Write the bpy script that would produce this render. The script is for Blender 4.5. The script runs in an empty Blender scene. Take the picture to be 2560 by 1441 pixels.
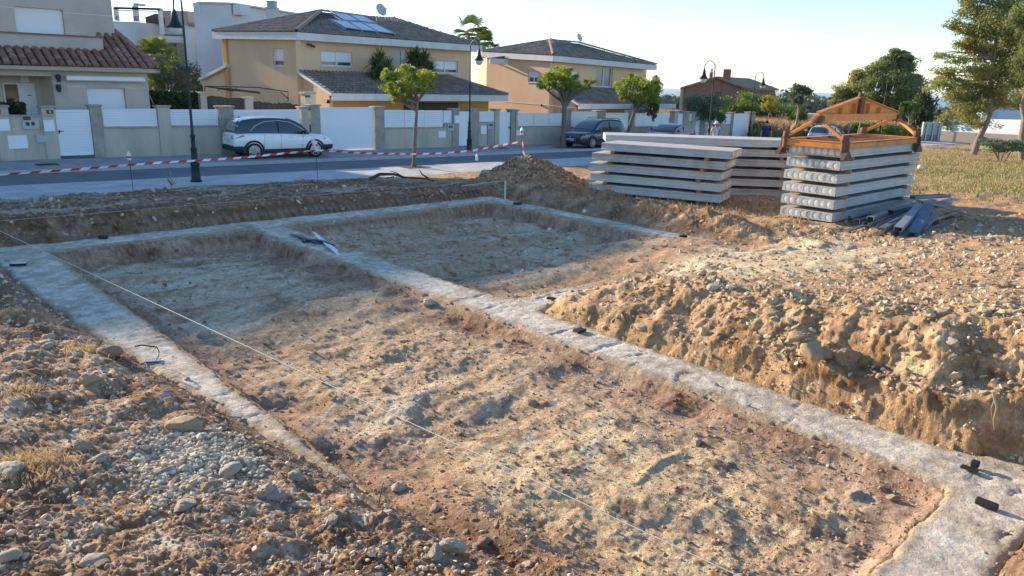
import bpy, math, random
import numpy as np
from mathutils import Vector, Matrix, Quaternion
sc = bpy.context.scene
COL = sc.collection
R = math.radians
random.seed(7); RNG = np.random.default_rng(11)

# ------------------------------------------------------------------ camera
CAM_H = 3.3; FPX = 1880.0; ROLL = math.atan(.029); PITCH = math.atan(518/1880.)
cr, sr, cp, sp = math.cos(ROLL), math.sin(ROLL), math.cos(PITCH), math.sin(PITCH)
def ray(px, py):
    """direction seen at a pixel of the 2560x1441 photograph"""
    x = px-1280; y = py-720.5
    u = x*cr+y*sr; v = -x*sr+y*cr
    return (u, FPX*cp-v*sp, -FPX*sp-v*cp)
cam = bpy.data.cameras.new('camera'); camo = bpy.data.objects.new('camera', cam); COL.objects.link(camo)
fwd = Vector((0, cp, -sp)); rgt = Vector((cr, sr*sp, sr*cp)); up = rgt.cross(fwd)
m = Matrix((rgt, up, -fwd)).transposed().to_4x4(); m.translation = (0, 0, CAM_H)
camo.matrix_world = m
cam.sensor_width = 36; cam.lens = 36*FPX/2560; cam.clip_start = .05; cam.clip_end = 40000
sc.camera = camo

# ------------------------------------------------------------------ sky, sun, exposure
SUN_EL = R(16.4); SUN_AZ = R(-53.5)            # azimuth clockwise from +Y (the view direction)
w = bpy.data.worlds.new('World'); sc.world = w; w.use_nodes = True
nt = w.node_tree; bg = nt.nodes['Background']
sky = nt.nodes.new('ShaderNodeTexSky'); sky.sky_type = 'NISHITA'; sky.sun_disc = False
sky.sun_elevation = SUN_EL; sky.sun_rotation = SUN_AZ; sky.altitude = 60
sky.air_density = 1.0; sky.dust_density = .1; sky.ozone_density = 5.0
cw = nt.nodes.new('ShaderNodeVectorMath'); cw.operation = 'MULTIPLY'; cw.inputs[1].default_value = (1.11, .985, .89)   # white balance of the sky
nt.links.new(sky.outputs[0], cw.inputs[0]); nt.links.new(cw.outputs[0], bg.inputs[0]); bg.inputs[1].default_value = 0.15
sl = bpy.data.lights.new('sun', 'SUN'); sl.energy = 4.2; sl.angle = R(1.2); sl.color = (1.0, .82, .60)
so = bpy.data.objects.new('sun', sl); COL.objects.link(so)
tosun = Vector((math.sin(SUN_AZ)*math.cos(SUN_EL), math.cos(SUN_AZ)*math.cos(SUN_EL), math.sin(SUN_EL)))
so.rotation_euler = tosun.to_track_quat('Z', 'Y').to_euler(); so.location = (-30, 20, 30)
sc.view_settings.view_transform = 'Standard'; sc.view_settings.look = 'None'
sc.view_settings.exposure = 1.14; sc.view_settings.gamma = 1; sc.view_settings.use_curve_mapping = False

# ------------------------------------------------------------------ street frame: s runs along the street, t across it away from the camera
TH = R(47.0); SS, CS = math.sin(TH), math.cos(TH)
def xy(s, t): return s*SS-t*CS, s*CS+t*SS
def st(X, Y): return X*SS+Y*CS, -X*CS+Y*SS
def SV(s, t, z): return Vector((s*SS-t*CS, s*CS+t*SS, z))
def zst(s): return -0.0125*(s-8.68)             # street surface, falls gently along s
DS = Vector((SS, CS, 0)); DT = Vector((-CS, SS, 0)); UP = Vector((0, 0, 1))
def P(px, py, z=0.):
    r = ray(px, py); q = (z-CAM_H)/r[2]; return Vector((r[0]*q, r[1]*q, z))
def D(px, py, Y):
    r = ray(px, py); q = Y/r[1]; return Vector((r[0]*q, Y, CAM_H+r[2]*q))
def PSt(px, py, dz=0.):
    r = ray(px, py); k = .0125; q = (dz+k*8.68-CAM_H)/(r[2]+k*(r[0]*SS+r[1]*CS))
    return Vector((r[0]*q, r[1]*q, CAM_H+r[2]*q))
def onplane(px, py, p0, p1):
    """(distance along p0->p1, height) where the pixel's ray meets the vertical plane through p0,p1"""
    r = ray(px, py); dx, dy = p1[0]-p0[0], p1[1]-p0[1]; L = math.hypot(dx, dy); dx /= L; dy /= L
    # solve q*r - u*d = p0
    det = r[0]*(-dy)+dx*r[1]; q = (p0[0]*(-dy)+dx*p0[1])/det
    X, Y = r[0]*q, r[1]*q
    return (X-p0[0])*dx+(Y-p0[1])*dy, CAM_H+r[2]*q
def atT(px, py, t):
    u, z = onplane(px, py, xy(0, t), xy(1, t)); return u, z       # s, z

# ------------------------------------------------------------------ tagging
def tag(o, label=None, cat=None, group=None, kind=None):
    if label: o['label'] = label
    if cat: o['category'] = cat
    if group: o['group'] = group
    if kind: o['kind'] = kind
    return o
def thing(name, loc, label, cat, group=None, rz=0.):
    o = bpy.data.objects.new(name, None); COL.objects.link(o)
    o.location = loc; o.rotation_euler = (0, 0, rz); o.empty_display_size = .3
    bpy.context.view_layer.update if False else None
    return tag(o, label, cat, group)
def mat_of(o):
    return Matrix.LocRotScale(o.location, o.rotation_euler, None)
def kids(o): return [c for c in COL.objects if c.parent is o]

class MB:
    """collects faces for ONE mesh"""
    def __init__(s): s.v = []; s.f = []; s.sm = []; s.c = []
    def add(s, vs, fs, smooth=False, col=None):
        b = len(s.v); s.v.extend([tuple(p) for p in vs]); s.f.extend([tuple(b+i for i in f) for f in fs])
        s.sm.extend([smooth]*len(fs)); s.c.extend([col]*len(fs)); return s
    def box(s, c, size, M=None, bev=0.):
        x, y, z = size[0]/2, size[1]/2, size[2]/2
        if bev > 0:
            b = min(bev, x*.9, y*.9, z*.9); vs = []; 
            for sx in (-1, 1):
                for sy in (-1, 1):
                    for sz in (-1, 1):
                        vs += [(sx*x, sy*(y-b), sz*(z-b)), (sx*(x-b), sy*y, sz*(z-b)), (sx*(x-b), sy*(y-b), sz*z)]
            def I(sx, sy, sz, k): return (((sx > 0)*4+(sy > 0)*2+(sz > 0))*3+k)
            fs = []
            for q in (-1, 1):
                fs.append([I(q, -1, -1, 0), I(q, 1, -1, 0), I(q, 1, 1, 0), I(q, -1, 1, 0)][::q])
                fs.append([I(-1, q, -1, 1), I(-1, q, 1, 1), I(1, q, 1, 1), I(1, q, -1, 1)][::q])
                fs.append([I(-1, -1, q, 2), I(1, -1, q, 2), I(1, 1, q, 2), I(-1, 1, q, 2)][::q])
            for a in (-1, 1):
                for b2 in (-1, 1):
                    fs.append([I(a, b2, -1, 0), I(a, b2, -1, 1), I(a, b2, 1, 1), I(a, b2, 1, 0)][::-a*b2])
                    fs.append([I(a, -1, b2, 0), I(a, -1, b2, 2), I(a, 1, b2, 2), I(a, 1, b2, 0)][::a*b2])
                    fs.append([I(-1, a, b2, 1), I(-1, a, b2, 2), I(1, a, b2, 2), I(1, a, b2, 1)][::-a*b2])
                    for c2 in (-1, 1):
                        fs.append([I(a, b2, c2, 0), I(a, b2, c2, 1), I(a, b2, c2, 2)][::a*b2*c2])
        else:
            vs = [(sx*x, sy*y, sz*z) for sx in (-1, 1) for sy in (-1, 1) for sz in (-1, 1)]
            fs = [(0, 1, 3, 2), (4, 6, 7, 5), (0, 4, 5, 1), (2, 3, 7, 6), (0, 2, 6, 4), (1, 5, 7, 3)]
        c = Vector(c)
        vs = [(M @ Vector(p) if M else Vector(p))+c for p in vs]
        return s.add(vs, fs)
    def bar(s, a, b, w, h, upv=UP, bev=0.):
        """rectangular bar from a to b, w sideways, h along up"""
        a, b = Vector(a), Vector(b); d = b-a; L = d.length
        if L < 1e-6: return s
        x = d/L; y = Vector(upv).cross(x)
        if y.length < 1e-4: y = Vector((1, 0, 0)).cross(x)
        y.normalize(); z = x.cross(y)
        return s.box((a+b)/2, (L, w, h), Matrix((x, y, z)).transposed(), bev)
    def tube(s, pts, r, n=8, caps=True, smooth=True):
        pts = [Vector(p) for p in pts]; N = len(pts)
        rs = r if isinstance(r, (list, tuple)) else [r]*N
        vs = []; prev = None
        for i, p in enumerate(pts):
            d = (pts[min(i+1, N-1)]-pts[max(i-1, 0)]).normalized()
            if prev is None: prev = d.orthogonal().normalized()
            prev = (prev-d*prev.dot(d))
            prev = prev.normalized() if prev.length > 1e-5 else d.orthogonal().normalized()
            q = d.cross(prev)
            for k in range(n):
                a = 2*math.pi*k/n; vs.append(p+(prev*math.cos(a)+q*math.sin(a))*rs[i])
        fs = [(i*n+k, i*n+(k+1) % n, (i+1)*n+(k+1) % n, (i+1)*n+k) for i in range(N-1) for k in range(n)]
        s.add(vs, fs, smooth)
        if caps: s.add(vs[:n], [tuple(range(n))[::-1]]); s.add(vs[-n:], [tuple(range(n))])
        return s
    def lathe(s, prof, o=(0, 0, 0), n=20, axis=UP, smooth=True):
        axis = Vector(axis).normalized(); x = axis.orthogonal().normalized(); y = axis.cross(x); o = Vector(o)
        vs = []
        for (r_, h_) in prof:
            for k in range(n):
                a = 2*math.pi*k/n; vs.append(o+axis*h_+(x*math.cos(a)+y*math.sin(a))*r_)
        fs = [(i*n+k, i*n+(k+1) % n, (i+1)*n+(k+1) % n, (i+1)*n+k) for i in range(len(prof)-1) for k in range(n)]
        return s.add(vs, fs, smooth)
    def prism(s, poly, d):
        """polygon (3D points) extruded by vector d"""
        poly = [Vector(p) for p in poly]; d = Vector(d); n = len(poly)
        nn = Vector((0, 0, 0))
        for i in range(n): nn += poly[i].cross(poly[(i+1) % n])
        if nn.dot(d) > 0: poly = poly[::-1]
        vs = poly+[p+d for p in poly]
        fs = [tuple(range(n)), tuple(range(2*n-1, n-1, -1))]+[(i, i+n, (i+1) % n+n, (i+1) % n) for i in range(n)]
        return s.add(vs, fs)
    def quad(s, a, b, c, d): return s.add([a, b, c, d], [(0, 1, 2, 3)])
    def build(s, name, mat, parent=None, inv=None):
        me = bpy.data.meshes.new(name); vs = s.v
        if parent is not None and parent.type == 'EMPTY' and parent.parent is None:
            M = mat_of(parent).inverted(); vs = [M @ Vector(p) for p in vs] if inv is None else vs
        elif parent is not None and inv is None:
            q = parent
            while q.parent is not None: q = q.parent
            if q.type == 'EMPTY':
                M = mat_of(q).inverted(); vs = [M @ Vector(p) for p in vs]
        me.from_pydata([tuple(p) for p in vs], [], s.f)
        if s.sm: me.polygons.foreach_set('use_smooth', s.sm)
        if any(c is not None for c in s.c):
            at = me.attributes.new('tint', 'FLOAT', 'FACE'); at.data.foreach_set('value', [0. if c is None else c for c in s.c])
        me.materials.append(mat); me.update()
        o = bpy.data.objects.new(name, me); COL.objects.link(o)
        if parent is not None: o.parent = parent
        return o
def copy_tree(o, parent=None):
    c = o.copy(); COL.objects.link(c); c.parent = parent
    for ch in kids(o): copy_tree(ch, c)
    return c
def link_np(name, V, F, mat, smooth=False, tint=None, col=None):
    """mesh from numpy arrays; F an (n,3) or (n,4) array"""
    me = bpy.data.meshes.new(name); n, k = F.shape
    me.vertices.add(len(V)); me.vertices.foreach_set('co', np.ascontiguousarray(V, dtype=np.float32).ravel())
    me.loops.add(n*k); me.loops.foreach_set('vertex_index', np.ascontiguousarray(F, dtype=np.int32).ravel())
    me.polygons.add(n); me.polygons.foreach_set('loop_start', np.arange(0, n*k, k, dtype=np.int32))
    me.polygons.foreach_set('loop_total', np.full(n, k, dtype=np.int32))
    me.update(calc_edges=True)
    me.polygons.foreach_set('use_smooth', np.full(n, smooth))
    if tint is not None:
        at = me.attributes.new('tint', 'FLOAT', 'FACE' if len(tint) == n else 'POINT'); at.data.foreach_set('value', tint.astype(np.float32))
    if col is not None:
        at = me.attributes.new('soil', 'FLOAT_COLOR', 'POINT')
        c4 = np.ones((len(col), 4), np.float32); c4[:, :3] = col; at.data.foreach_set('color', c4.ravel())
    me.materials.append(mat)
    o = bpy.data.objects.new(name, me); COL.objects.link(o); return o

# ------------------------------------------------------------------ materials
def _n(nt, t, **kw):
    n = nt.nodes.new(t)
    for k, v in kw.items(): setattr(n, k, v)
    return n
def M_(name, c, rough=.8, metal=0., c2=None, scale=3., detail=6., bump=0., bscale=None, spec=.4, stretch=None, tint=None, trans=0., alpha=1., coat=0., emit=None, estr=0., mixlo=.35, mixhi=.65, world=False):
    m = bpy.data.materials.new(name); m.use_nodes = True; nt = m.node_tree; b = nt.nodes['Principled BSDF']
    b.inputs['Roughness'].default_value = rough; b.inputs['Metallic'].default_value = metal
    b.inputs['Specular IOR Level'].default_value = spec; b.inputs['Base Color'].default_value = (*c, 1)
    if coat: b.inputs['Coat Weight'].default_value = coat; b.inputs['Coat Roughness'].default_value = .06
    if trans: b.inputs['Transmission Weight'].default_value = trans
    if emit: b.inputs['Emission Color'].default_value = (*emit, 1); b.inputs['Emission Strength'].default_value = estr
    tc = _n(nt, 'ShaderNodeTexCoord'); src = tc.outputs['Object']
    if stretch:
        mp = _n(nt, 'ShaderNodeMapping'); mp.inputs['Scale'].default_value = stretch; nt.links.new(src, mp.inputs[0]); src = mp.outputs[0]
    last = None
    if c2:
        nz = _n(nt, 'ShaderNodeTexNoise'); nz.inputs['Scale'].default_value = scale; nz.inputs['Detail'].default_value = detail; nz.inputs['Roughness'].default_value = .62
        nt.links.new(src, nz.inputs['Vector'])
        rp = _n(nt, 'ShaderNodeValToRGB'); rp.color_ramp.elements[0].position = mixlo; rp.color_ramp.elements[1].position = mixhi
        rp.color_ramp.elements[0].color = (*c, 1); rp.color_ramp.elements[1].color = (*c2, 1)
        nt.links.new(nz.outputs[0], rp.inputs[0]); last = rp.outputs[0]
        nt.links.new(last, b.inputs['Base Color'])
    if tint:                                   # per-face variation stored in the mesh
        at = _n(nt, 'ShaderNodeAttribute', attribute_name='tint')
        mx = _n(nt, 'ShaderNodeMix', data_type='RGBA'); mx.inputs[7].default_value = (*tint, 1)
        if last: nt.links.new(last, mx.inputs[6])
        else: mx.inputs[6].default_value = (*c, 1)
        nt.links.new(at.outputs['Fac'], mx.inputs[0]); nt.links.new(mx.outputs[2], b.inputs['Base Color'])
    if bump:
        nb = _n(nt, 'ShaderNodeTexNoise'); nb.inputs['Scale'].default_value = bscale or scale*4; nb.inputs['Detail'].default_value = 8
        nt.links.new(src, nb.inputs['Vector']); bp = _n(nt, 'ShaderNodeBump'); bp.inputs['Strength'].default_value = bump; bp.inputs['Distance'].default_value = .02
        nt.links.new(nb.outputs[0], bp.inputs['Height']); nt.links.new(bp.outputs[0], b.inputs['Normal'])
    return m
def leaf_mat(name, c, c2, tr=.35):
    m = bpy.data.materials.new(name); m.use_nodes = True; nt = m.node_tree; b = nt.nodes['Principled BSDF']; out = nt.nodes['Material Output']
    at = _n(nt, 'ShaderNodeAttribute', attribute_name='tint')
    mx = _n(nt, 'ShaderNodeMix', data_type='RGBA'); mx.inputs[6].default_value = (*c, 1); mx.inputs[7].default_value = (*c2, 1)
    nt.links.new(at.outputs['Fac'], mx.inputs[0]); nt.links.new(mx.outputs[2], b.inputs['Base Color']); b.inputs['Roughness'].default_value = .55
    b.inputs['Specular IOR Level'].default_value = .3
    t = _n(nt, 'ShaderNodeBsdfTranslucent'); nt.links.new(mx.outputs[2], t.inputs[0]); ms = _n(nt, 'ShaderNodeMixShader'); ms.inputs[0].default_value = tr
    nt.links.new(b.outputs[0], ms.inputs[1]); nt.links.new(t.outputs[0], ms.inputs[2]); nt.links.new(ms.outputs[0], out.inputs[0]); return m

# ------------------------------------------------------------------ noise
def _h(ix, iy, seed):
    n = (ix.astype(np.int64)*374761393+iy.astype(np.int64)*668265263+seed*1442695041) & 0xffffffff
    n = ((n ^ (n >> 13))*1274126177) & 0xffffffff; n = (n ^ (n >> 16))
    return (n & 0xffff).astype(np.float32)/65535.
def perlin(x, y, seed=0):
    x0 = np.floor(x); y0 = np.floor(y); fx = x-x0; fy = y-y0
    u = fx*fx*fx*(fx*(fx*6-15)+10); v = fy*fy*fy*(fy*(fy*6-15)+10)
    def g(ix, iy, dx, dy):
        a = _h(ix, iy, seed)*6.2831853; return np.cos(a)*dx+np.sin(a)*dy
    a = g(x0, y0, fx, fy); b = g(x0+1, y0, fx-1, fy); c = g(x0, y0+1, fx, fy-1); d = g(x0+1, y0+1, fx-1, fy-1)
    return (a+(b-a)*u)*(1-v)+(c+(d-c)*u)*v
def fbm(x, y, f, o=4, seed=0, g=.5):
    r = 0.; a = 1.
    for i in range(o): r = r+a*perlin(x*f, y*f, seed+i); f *= 2.03; a *= g
    return r
def stones(x, y, cell, seed, rmin=.15, rmax=.45, keep=.7):
    """height of half-buried round clods, one per cell"""
    X = x/cell; Y = y/cell; ix = np.floor(X); iy = np.floor(Y); h = np.zeros_like(X); idc = np.zeros_like(X)
    for dx in (-1, 0, 1):
        for dy in (-1, 0, 1):
            jx = ix+dx; jy = iy+dy
            cx = jx+.2+.6*_h(jx, jy, seed); cy = jy+.2+.6*_h(jx, jy, seed+1)
            k = _h(jx, jy, seed+2); r = rmin+(rmax-rmin)*k*k; r = np.where(_h(jx, jy, seed+3) < keep, r, .001)
            an = _h(jx, jy, seed+5)*3.14159; ca = np.cos(an); sa = np.sin(an); ex = X-cx; ey = Y-cy
            d2 = ((ex*ca+ey*sa)**2+((ey*ca-ex*sa)*1.5)**2)/(r*r)
            hh = r*np.sqrt(np.clip(1-d2, 0, 1)); b = hh > h; h = np.where(b, hh, h); idc = np.where(b, _h(jx, jy, seed+4), idc)
    return h*cell, idc
def sstep(x, a, b):
    t = np.clip((x-a)/(b-a), 0, 1); return t*t*(3-2*t)
def box_sd(s, t, s0, s1, t0, t1):
    dx = np.maximum(s0-s, s-s1); dy = np.maximum(t0-t, t-t1)
    return np.hypot(np.maximum(dx, 0), np.maximum(dy, 0))+np.minimum(np.maximum(dx, dy), 0)

# ------------------------------------------------------------------ lie of the land (heights in street coordinates s, t)
ZC = .30                                        # top of the concrete strips
CTRL = np.array([(0, 0, 1.62), (-3, 0, 1.6), (.4, 4.4, .66), (1.3, 4.0, .62), (2.2, 3.4, .56), (2.9, 2.2, .55), (2.0, 2.2, .85), (2.2, 5.5, .47), (1.9, 8, .45), (1.5, 10, .46), (1.2, 13, .52), (0, 7, .62), (-3, 8, .75), (-4, 13, .7),
 (-3, 3, 1.1), (3.5, .3, .95), (5.2, .55, .62), (6.6, .35, .8), (8, 0, 1.3), (7.5, 1.2, 1.30), (7.5, 1.7, 1.22), (7.5, 2.4, 1.12), (7.5, 3.5, 1.0), (7.5, 4.6, .84), (7.5, 5.6, .80), (7.7, 6.4, .76), (8.6, 6.8, .6), (9.8, 6.9, .5), (11.5, 6.7, .48),
 (13.5, 7.2, .46), (14, 6, .52), (16, 7.5, .5), (17, 10.5, .45), (20, 11, .36), (10.5, 5.2, .74), (12, 4, .82), (9, 4.6, .88), (10, 2.5, 1.08), (12, 0, 1.2), (16, 2, .85), (18, 5, .6), (22, 5.5, .45), (26, 2, .5), (28, 8, .15), (30, -5, .6),
 (36, 14, -.15), (24, 14, .12), (30, 20, -.2), (40, 4, -.1), (45, -10, .2), (60, 0, -.6), (60, 22, -.6), (14.3, 9, .45), (14.2, 12, .47), (14.2, 14.6, .46), (13, 16.3, .42), (11, 16.2, .5), (8, 16.1, .56), (5, 16.1, .62), (2.5, 16.1, .62), (0, 15, .66), (-6, 15, .7),
 (-4, 19, .45), (2, 18.7, .42), (7, 18.7, .36), (12, 18.7, .28), (17, 17.5, .22), (20, 18, .05), (-4, 21.6, .15), (3, 21.7, .13), (8, 21.8, .08), (13, 21.7, .02), (18, 21.6, -.06), (24, 21.5, -.12), (-14, 22, .3), (-14, 8, .9), (-14, -5, 1.8), (0, -8, 1.9), (15, -10, 1.6)], float)
def _tps(d2): return np.where(d2 > 1e-9, .5*d2*np.log(np.maximum(d2, 1e-9)), 0)
_c = CTRL[:, :2]; _K = _tps(((_c[:, None]-_c[None])**2).sum(-1))+np.eye(len(_c))*.6
_Pm = np.c_[np.ones(len(_c)), _c]; _A = np.block([[_K, _Pm], [_Pm.T, np.zeros((3, 3))]])
_W = np.linalg.solve(_A, np.r_[CTRL[:, 2], 0, 0, 0])
def G(s, t):
    s = np.asarray(s, float); t = np.asarray(t, float); r = _W[-3]+_W[-2]*s+_W[-1]*t
    for i in range(len(_c)): r = r+_W[i]*_tps((s-_c[i, 0])**2+(t-_c[i, 1])**2)
    return r
_gs = np.arange(-30, 90.1, .5); _gt = np.arange(-40, 60.1, .5); _GG = G(*np.meshgrid(_gs, _gt))
def Gf(s, t):                                   # bilinear lookup, quick for a million points
    a = np.clip((s+30)/.5, 0, len(_gs)-1.001); b = np.clip((t+40)/.5, 0, len(_gt)-1.001); i = a.astype(int); j = b.astype(int); a = a-i; b = b-j
    return (_GG[j, i]*(1-a)+_GG[j, i+1]*a)*(1-b)+(_GG[j+1, i]*(1-a)+_GG[j+1, i+1]*a)*b
def left_out(t): return 1.88+np.clip((13.5-t)/9.5, 0, 1.2)**1.6*.85
def conc_sd(s, t):
    """signed distance to the concrete strips, edges left ragged by the digger"""
    ws = s+.05*perlin(s*1.7, t*1.7, 31)+.035*perlin(s*5, t*5, 32)+.016*perlin(s*16, t*16, 33)+.01*perlin(s*40, t*40, 35)
    wt = t+.05*perlin(s*1.7, t*1.7, 41)+.035*perlin(s*5, t*5, 42)+.016*perlin(s*16, t*16, 43)+.01*perlin(s*40, t*40, 45)
    left = np.maximum(np.maximum(left_out(wt)-ws, ws-2.72), np.maximum(3.0-wt, wt-15.1))
    mid = box_sd(ws, wt, 6.27, 6.90, 1.0, 14.6); top = box_sd(ws, wt, 1.2, 13.25, 14.42, 15.14)
    rt = box_sd(ws, wt, 12.63, 13.2, 7.15, 15.1); tee = box_sd(ws, wt, 6.8, 9.2, 6.98, 7.52)
    bot = box_sd(ws, wt, 3.3, 7.1, .92, 1.47)
    # fillets where strips meet
    f = lambda a, b, k: -np.log(np.exp(-k*np.clip(a, -2, 4))+np.exp(-k*np.clip(b, -2, 4)))/k
    m = f(f(mid, top, 9), f(mid, tee, 7), 22); m = f(m, rt, 12); m = f(m, left, 12); return f(m, bot, 10)
_bp = lambda x, y, z=.12: st(*P(x, y, z)[:2])
_BERM = [(_bp(1575, 1225), _bp(1702, 1142), .05, .045), (_bp(1240, 1190), _bp(1480, 1110), .03, .06), (_bp(1700, 1330), _bp(1905, 1215), .035, .07), (_bp(700, 900), _bp(1010, 860), .03, .07), (_bp(560, 780), _bp(860, 730), .03, .08), (_bp(1010, 1060), _bp(1240, 985), .03, .06), (_bp(1900, 1420), _bp(2090, 1300), .035, .06)]
def height(s, t, fine=True):
    s = np.asarray(s, float); t = np.asarray(t, float)
    g = Gf(s, t); n1 = fbm(s, t, .45, 4, 3); n2 = fbm(s, t, 1.9, 4, 9)
    g = g+.07*n1+.05*n2
    dc = conc_sd(s, t)
    # pits either side of the middle strip
    pitL = box_sd(s, t, 2.7, 6.5, 1.2, 14.7); pitR = box_sd(s+.15*n2, t+.15*n2, 6.6, 12.85, 7.1, 14.7)
    inL = sstep(-pitL, -.14, .10); inR = sstep(-pitR, -.25, .25)
    near = 1-sstep(t, 3.0, 4.8)                    # soil slides in over the strip end near the camera
    inL = inL*(1-near*sstep(3.25+.25*perlin(s*1.3, t*1.3, 5)-s, -.25, .35))
    flL = .14-.17*sstep(t, 9, 14)+.03*sstep(s, 3.5, 5.5)+.075*n1+.055*n2+.025*sstep(s, 4.6, 6.1)
    flL = flL+.02*np.sin((s*.75+t*.55+.6*n1)*5.2)*sstep(t, 0, 2)*(1-sstep(t, 7, 9))   # ridges left by the tracks
    flR = .02+.16*sstep(-t, -10.5, -7.6)+.10*n1+.05*n2+.03*np.sin(t*3.4+s*1.1+1.5*n1)
    ramp = sstep(s, 9.2, 12.4)*sstep(-t, -10.3, -7.6); flR = flR+(g-flR)*ramp
    lipL = .31-dc*0; eL = sstep(dc, .0, .16+.10*perlin(s*2.2, t*2.2, 77)+.3*sstep(t, 13.2, 14.4))
    eR = sstep(dc, .0, .14+.35*sstep(t, 13.2, 14.4)*(1-sstep(s, 10, 12)))
    zl = .27+(flL-.27)*eL; zr = .27+(flR-.27)*eR
    # outside: banks of several widths
    right = sstep(s, 6.6, 7.2)*(1-sstep(t, 7.2, 8.2))
    wd = .36+.25*np.abs(perlin(s*.9, t*.9, 61))+(.12+.55*np.abs(perlin(s*.8, t*.8, 63)))*right+.12*sstep(t, 14, 15)+.05*sstep(-s, -3, -1)
    lip = fbm(s, t, 2.6, 3, 71)
    dd = dc+right*(.08*lip-.03)
    e = np.clip(dd/wd, 0, 1); e = e**.62; e2 = .50*sstep(dd, -.02, .20)+.50*sstep(dd, .16, wd+.30); e = e*(1-right)+e2*right; e = np.where(dd > -.02, e, 0)
    rough = (.08+.02*right)*(fbm(s, t, 2.6, 4, 81)+.1)*sstep(dc, .12, .4)*(1-sstep(dc, .8, 2.0))
    zo = .28+(g-.28)*e+rough*.8
    zo = zo+.06*right*sstep(dc, .25, .5)*(1-sstep(dc, .9, 1.6))*fbm(s, t, 1.3, 2, 91)
    z = zo*(1-inL)*(1-inR)+zl*inL*(1-inR)+zr*inR*(1-inL)+np.minimum(zl, zr)*inL*inR
    # bank beyond the far strip drops again to a wheel track, then a second windrow by the pavement
    z = z+.10*sstep(t, 19.2, 20.4)*(1-sstep(t, 20.9, 21.9))*(.5+.9*fbm(s, t, .8, 3, 14))*(1-sstep(s, 13, 16))
    rid = np.exp(-((s-14.15-.15*n1)/.50)**2)*sstep(t, 7.4, 8.6)*(1-sstep(t, 14.4, 15.2)); z = z+rid*(.20+.16*fbm(s, t, 1.3, 3, 24)+.08*np.abs(fbm(s, t, 4, 3, 25)))
    # berms pushed up by the bucket on the pit floor
    for (a0, b0), (a1, b1), hh_, ww_ in _BERM:
        L_ = math.hypot(a1-a0, b1-b0); ux, uy = (a1-a0)/L_, (b1-b0)/L_; al_ = (s-a0)*ux+(t-b0)*uy; ac_ = (s-a0)*uy-(t-b0)*ux+.03*n2; z = z+.45*hh_*np.exp(-(ac_/ww_)**2)*sstep(al_, -.1, .15)*(1-sstep(al_, L_-.15, L_+.1))*(1+.5*fbm(s, t, 9, 2, 26))
    # spoil heap
    hs, ht = s-15.5, t-16.1; rr = np.hypot(hs/1.9, ht/1.55); rr = rr+.20*perlin(s*1.1, t*1.1, 19)+.07*fbm(s, t, 3.5, 3, 20)
    z = z+np.clip(.86*(1-rr), 0, 2)**.9*(1+.12*n2)+.12*np.exp(-((s-13.4)**2+(t-15.9)**2)/.5)
    # ruts on the flat ground to the right
    z = z-.035*sstep(s, 13, 15)*np.abs(np.sin(t*3.1-s*.4+n1*2))*(1-sstep(s, 30, 40))*(1-sstep(t, 13, 15))
    # the foreground slope is clodded
    hole = np.exp(-((s-10.35)**2+(t-2.2)**2)/.03)*.25; z = z-hole
    inside = (dc < .015)
    if fine:
        cl = np.clip(1.0-.8*(inL+inR)*(1-.6*np.abs(n1)), .15, 1)
        h1, i1 = stones(s+.04*n2, t, .34, 101, .08, .30, .55); h2, i2 = stones(s, t, .15, 201, .10, .38, .75); h3, i3 = stones(s, t, .066, 301, .15, .45, .85)
        far = 1-sstep(np.hypot(s, t), 20, 40)
        rdg = 1-2.2*np.abs(fbm(s+.03*n2, t, 5.5, 3, 53, .55)); pat = .35+1.3*np.clip(.5+1.5*fbm(s, t, .7, 3, 57), 0, 1); stp = sstep(dc, .0, .05)*(1-sstep(dc, .22+.2*right, .42+.25*right)); rmp = sstep(-np.hypot((s-11.3)/3.2, (t-6.0)/1.8), -1.1, -.7); tex = (1-.78*stp)*(1-.5*rmp)*(h1*.16*cl+h2*.17*(.35+.65*cl)+h3*.30+.011*rdg*(.4+.6*cl)+.016*fbm(s, t, 8, 4, 51, .6)+.005*perlin(s*60, t*60, 55))*far*(1-.62*(inL+inR))*pat*(1+1.1*sstep(t, 15.1, 15.8)*(1-sstep(s, 13.5, 14.5)))
        z = z+np.where(inside, 0, tex*sstep(dc, .0, .09))
    z = np.where(inside, np.minimum(z, .262), z)
    return (z, dc, inL, inR, right, (i1, h1, i2, h2, i3, h3), n1, n2) if fine else z
def hz(s, t): return float(height(np.array([s]), np.array([t]))[0][0])

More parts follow.
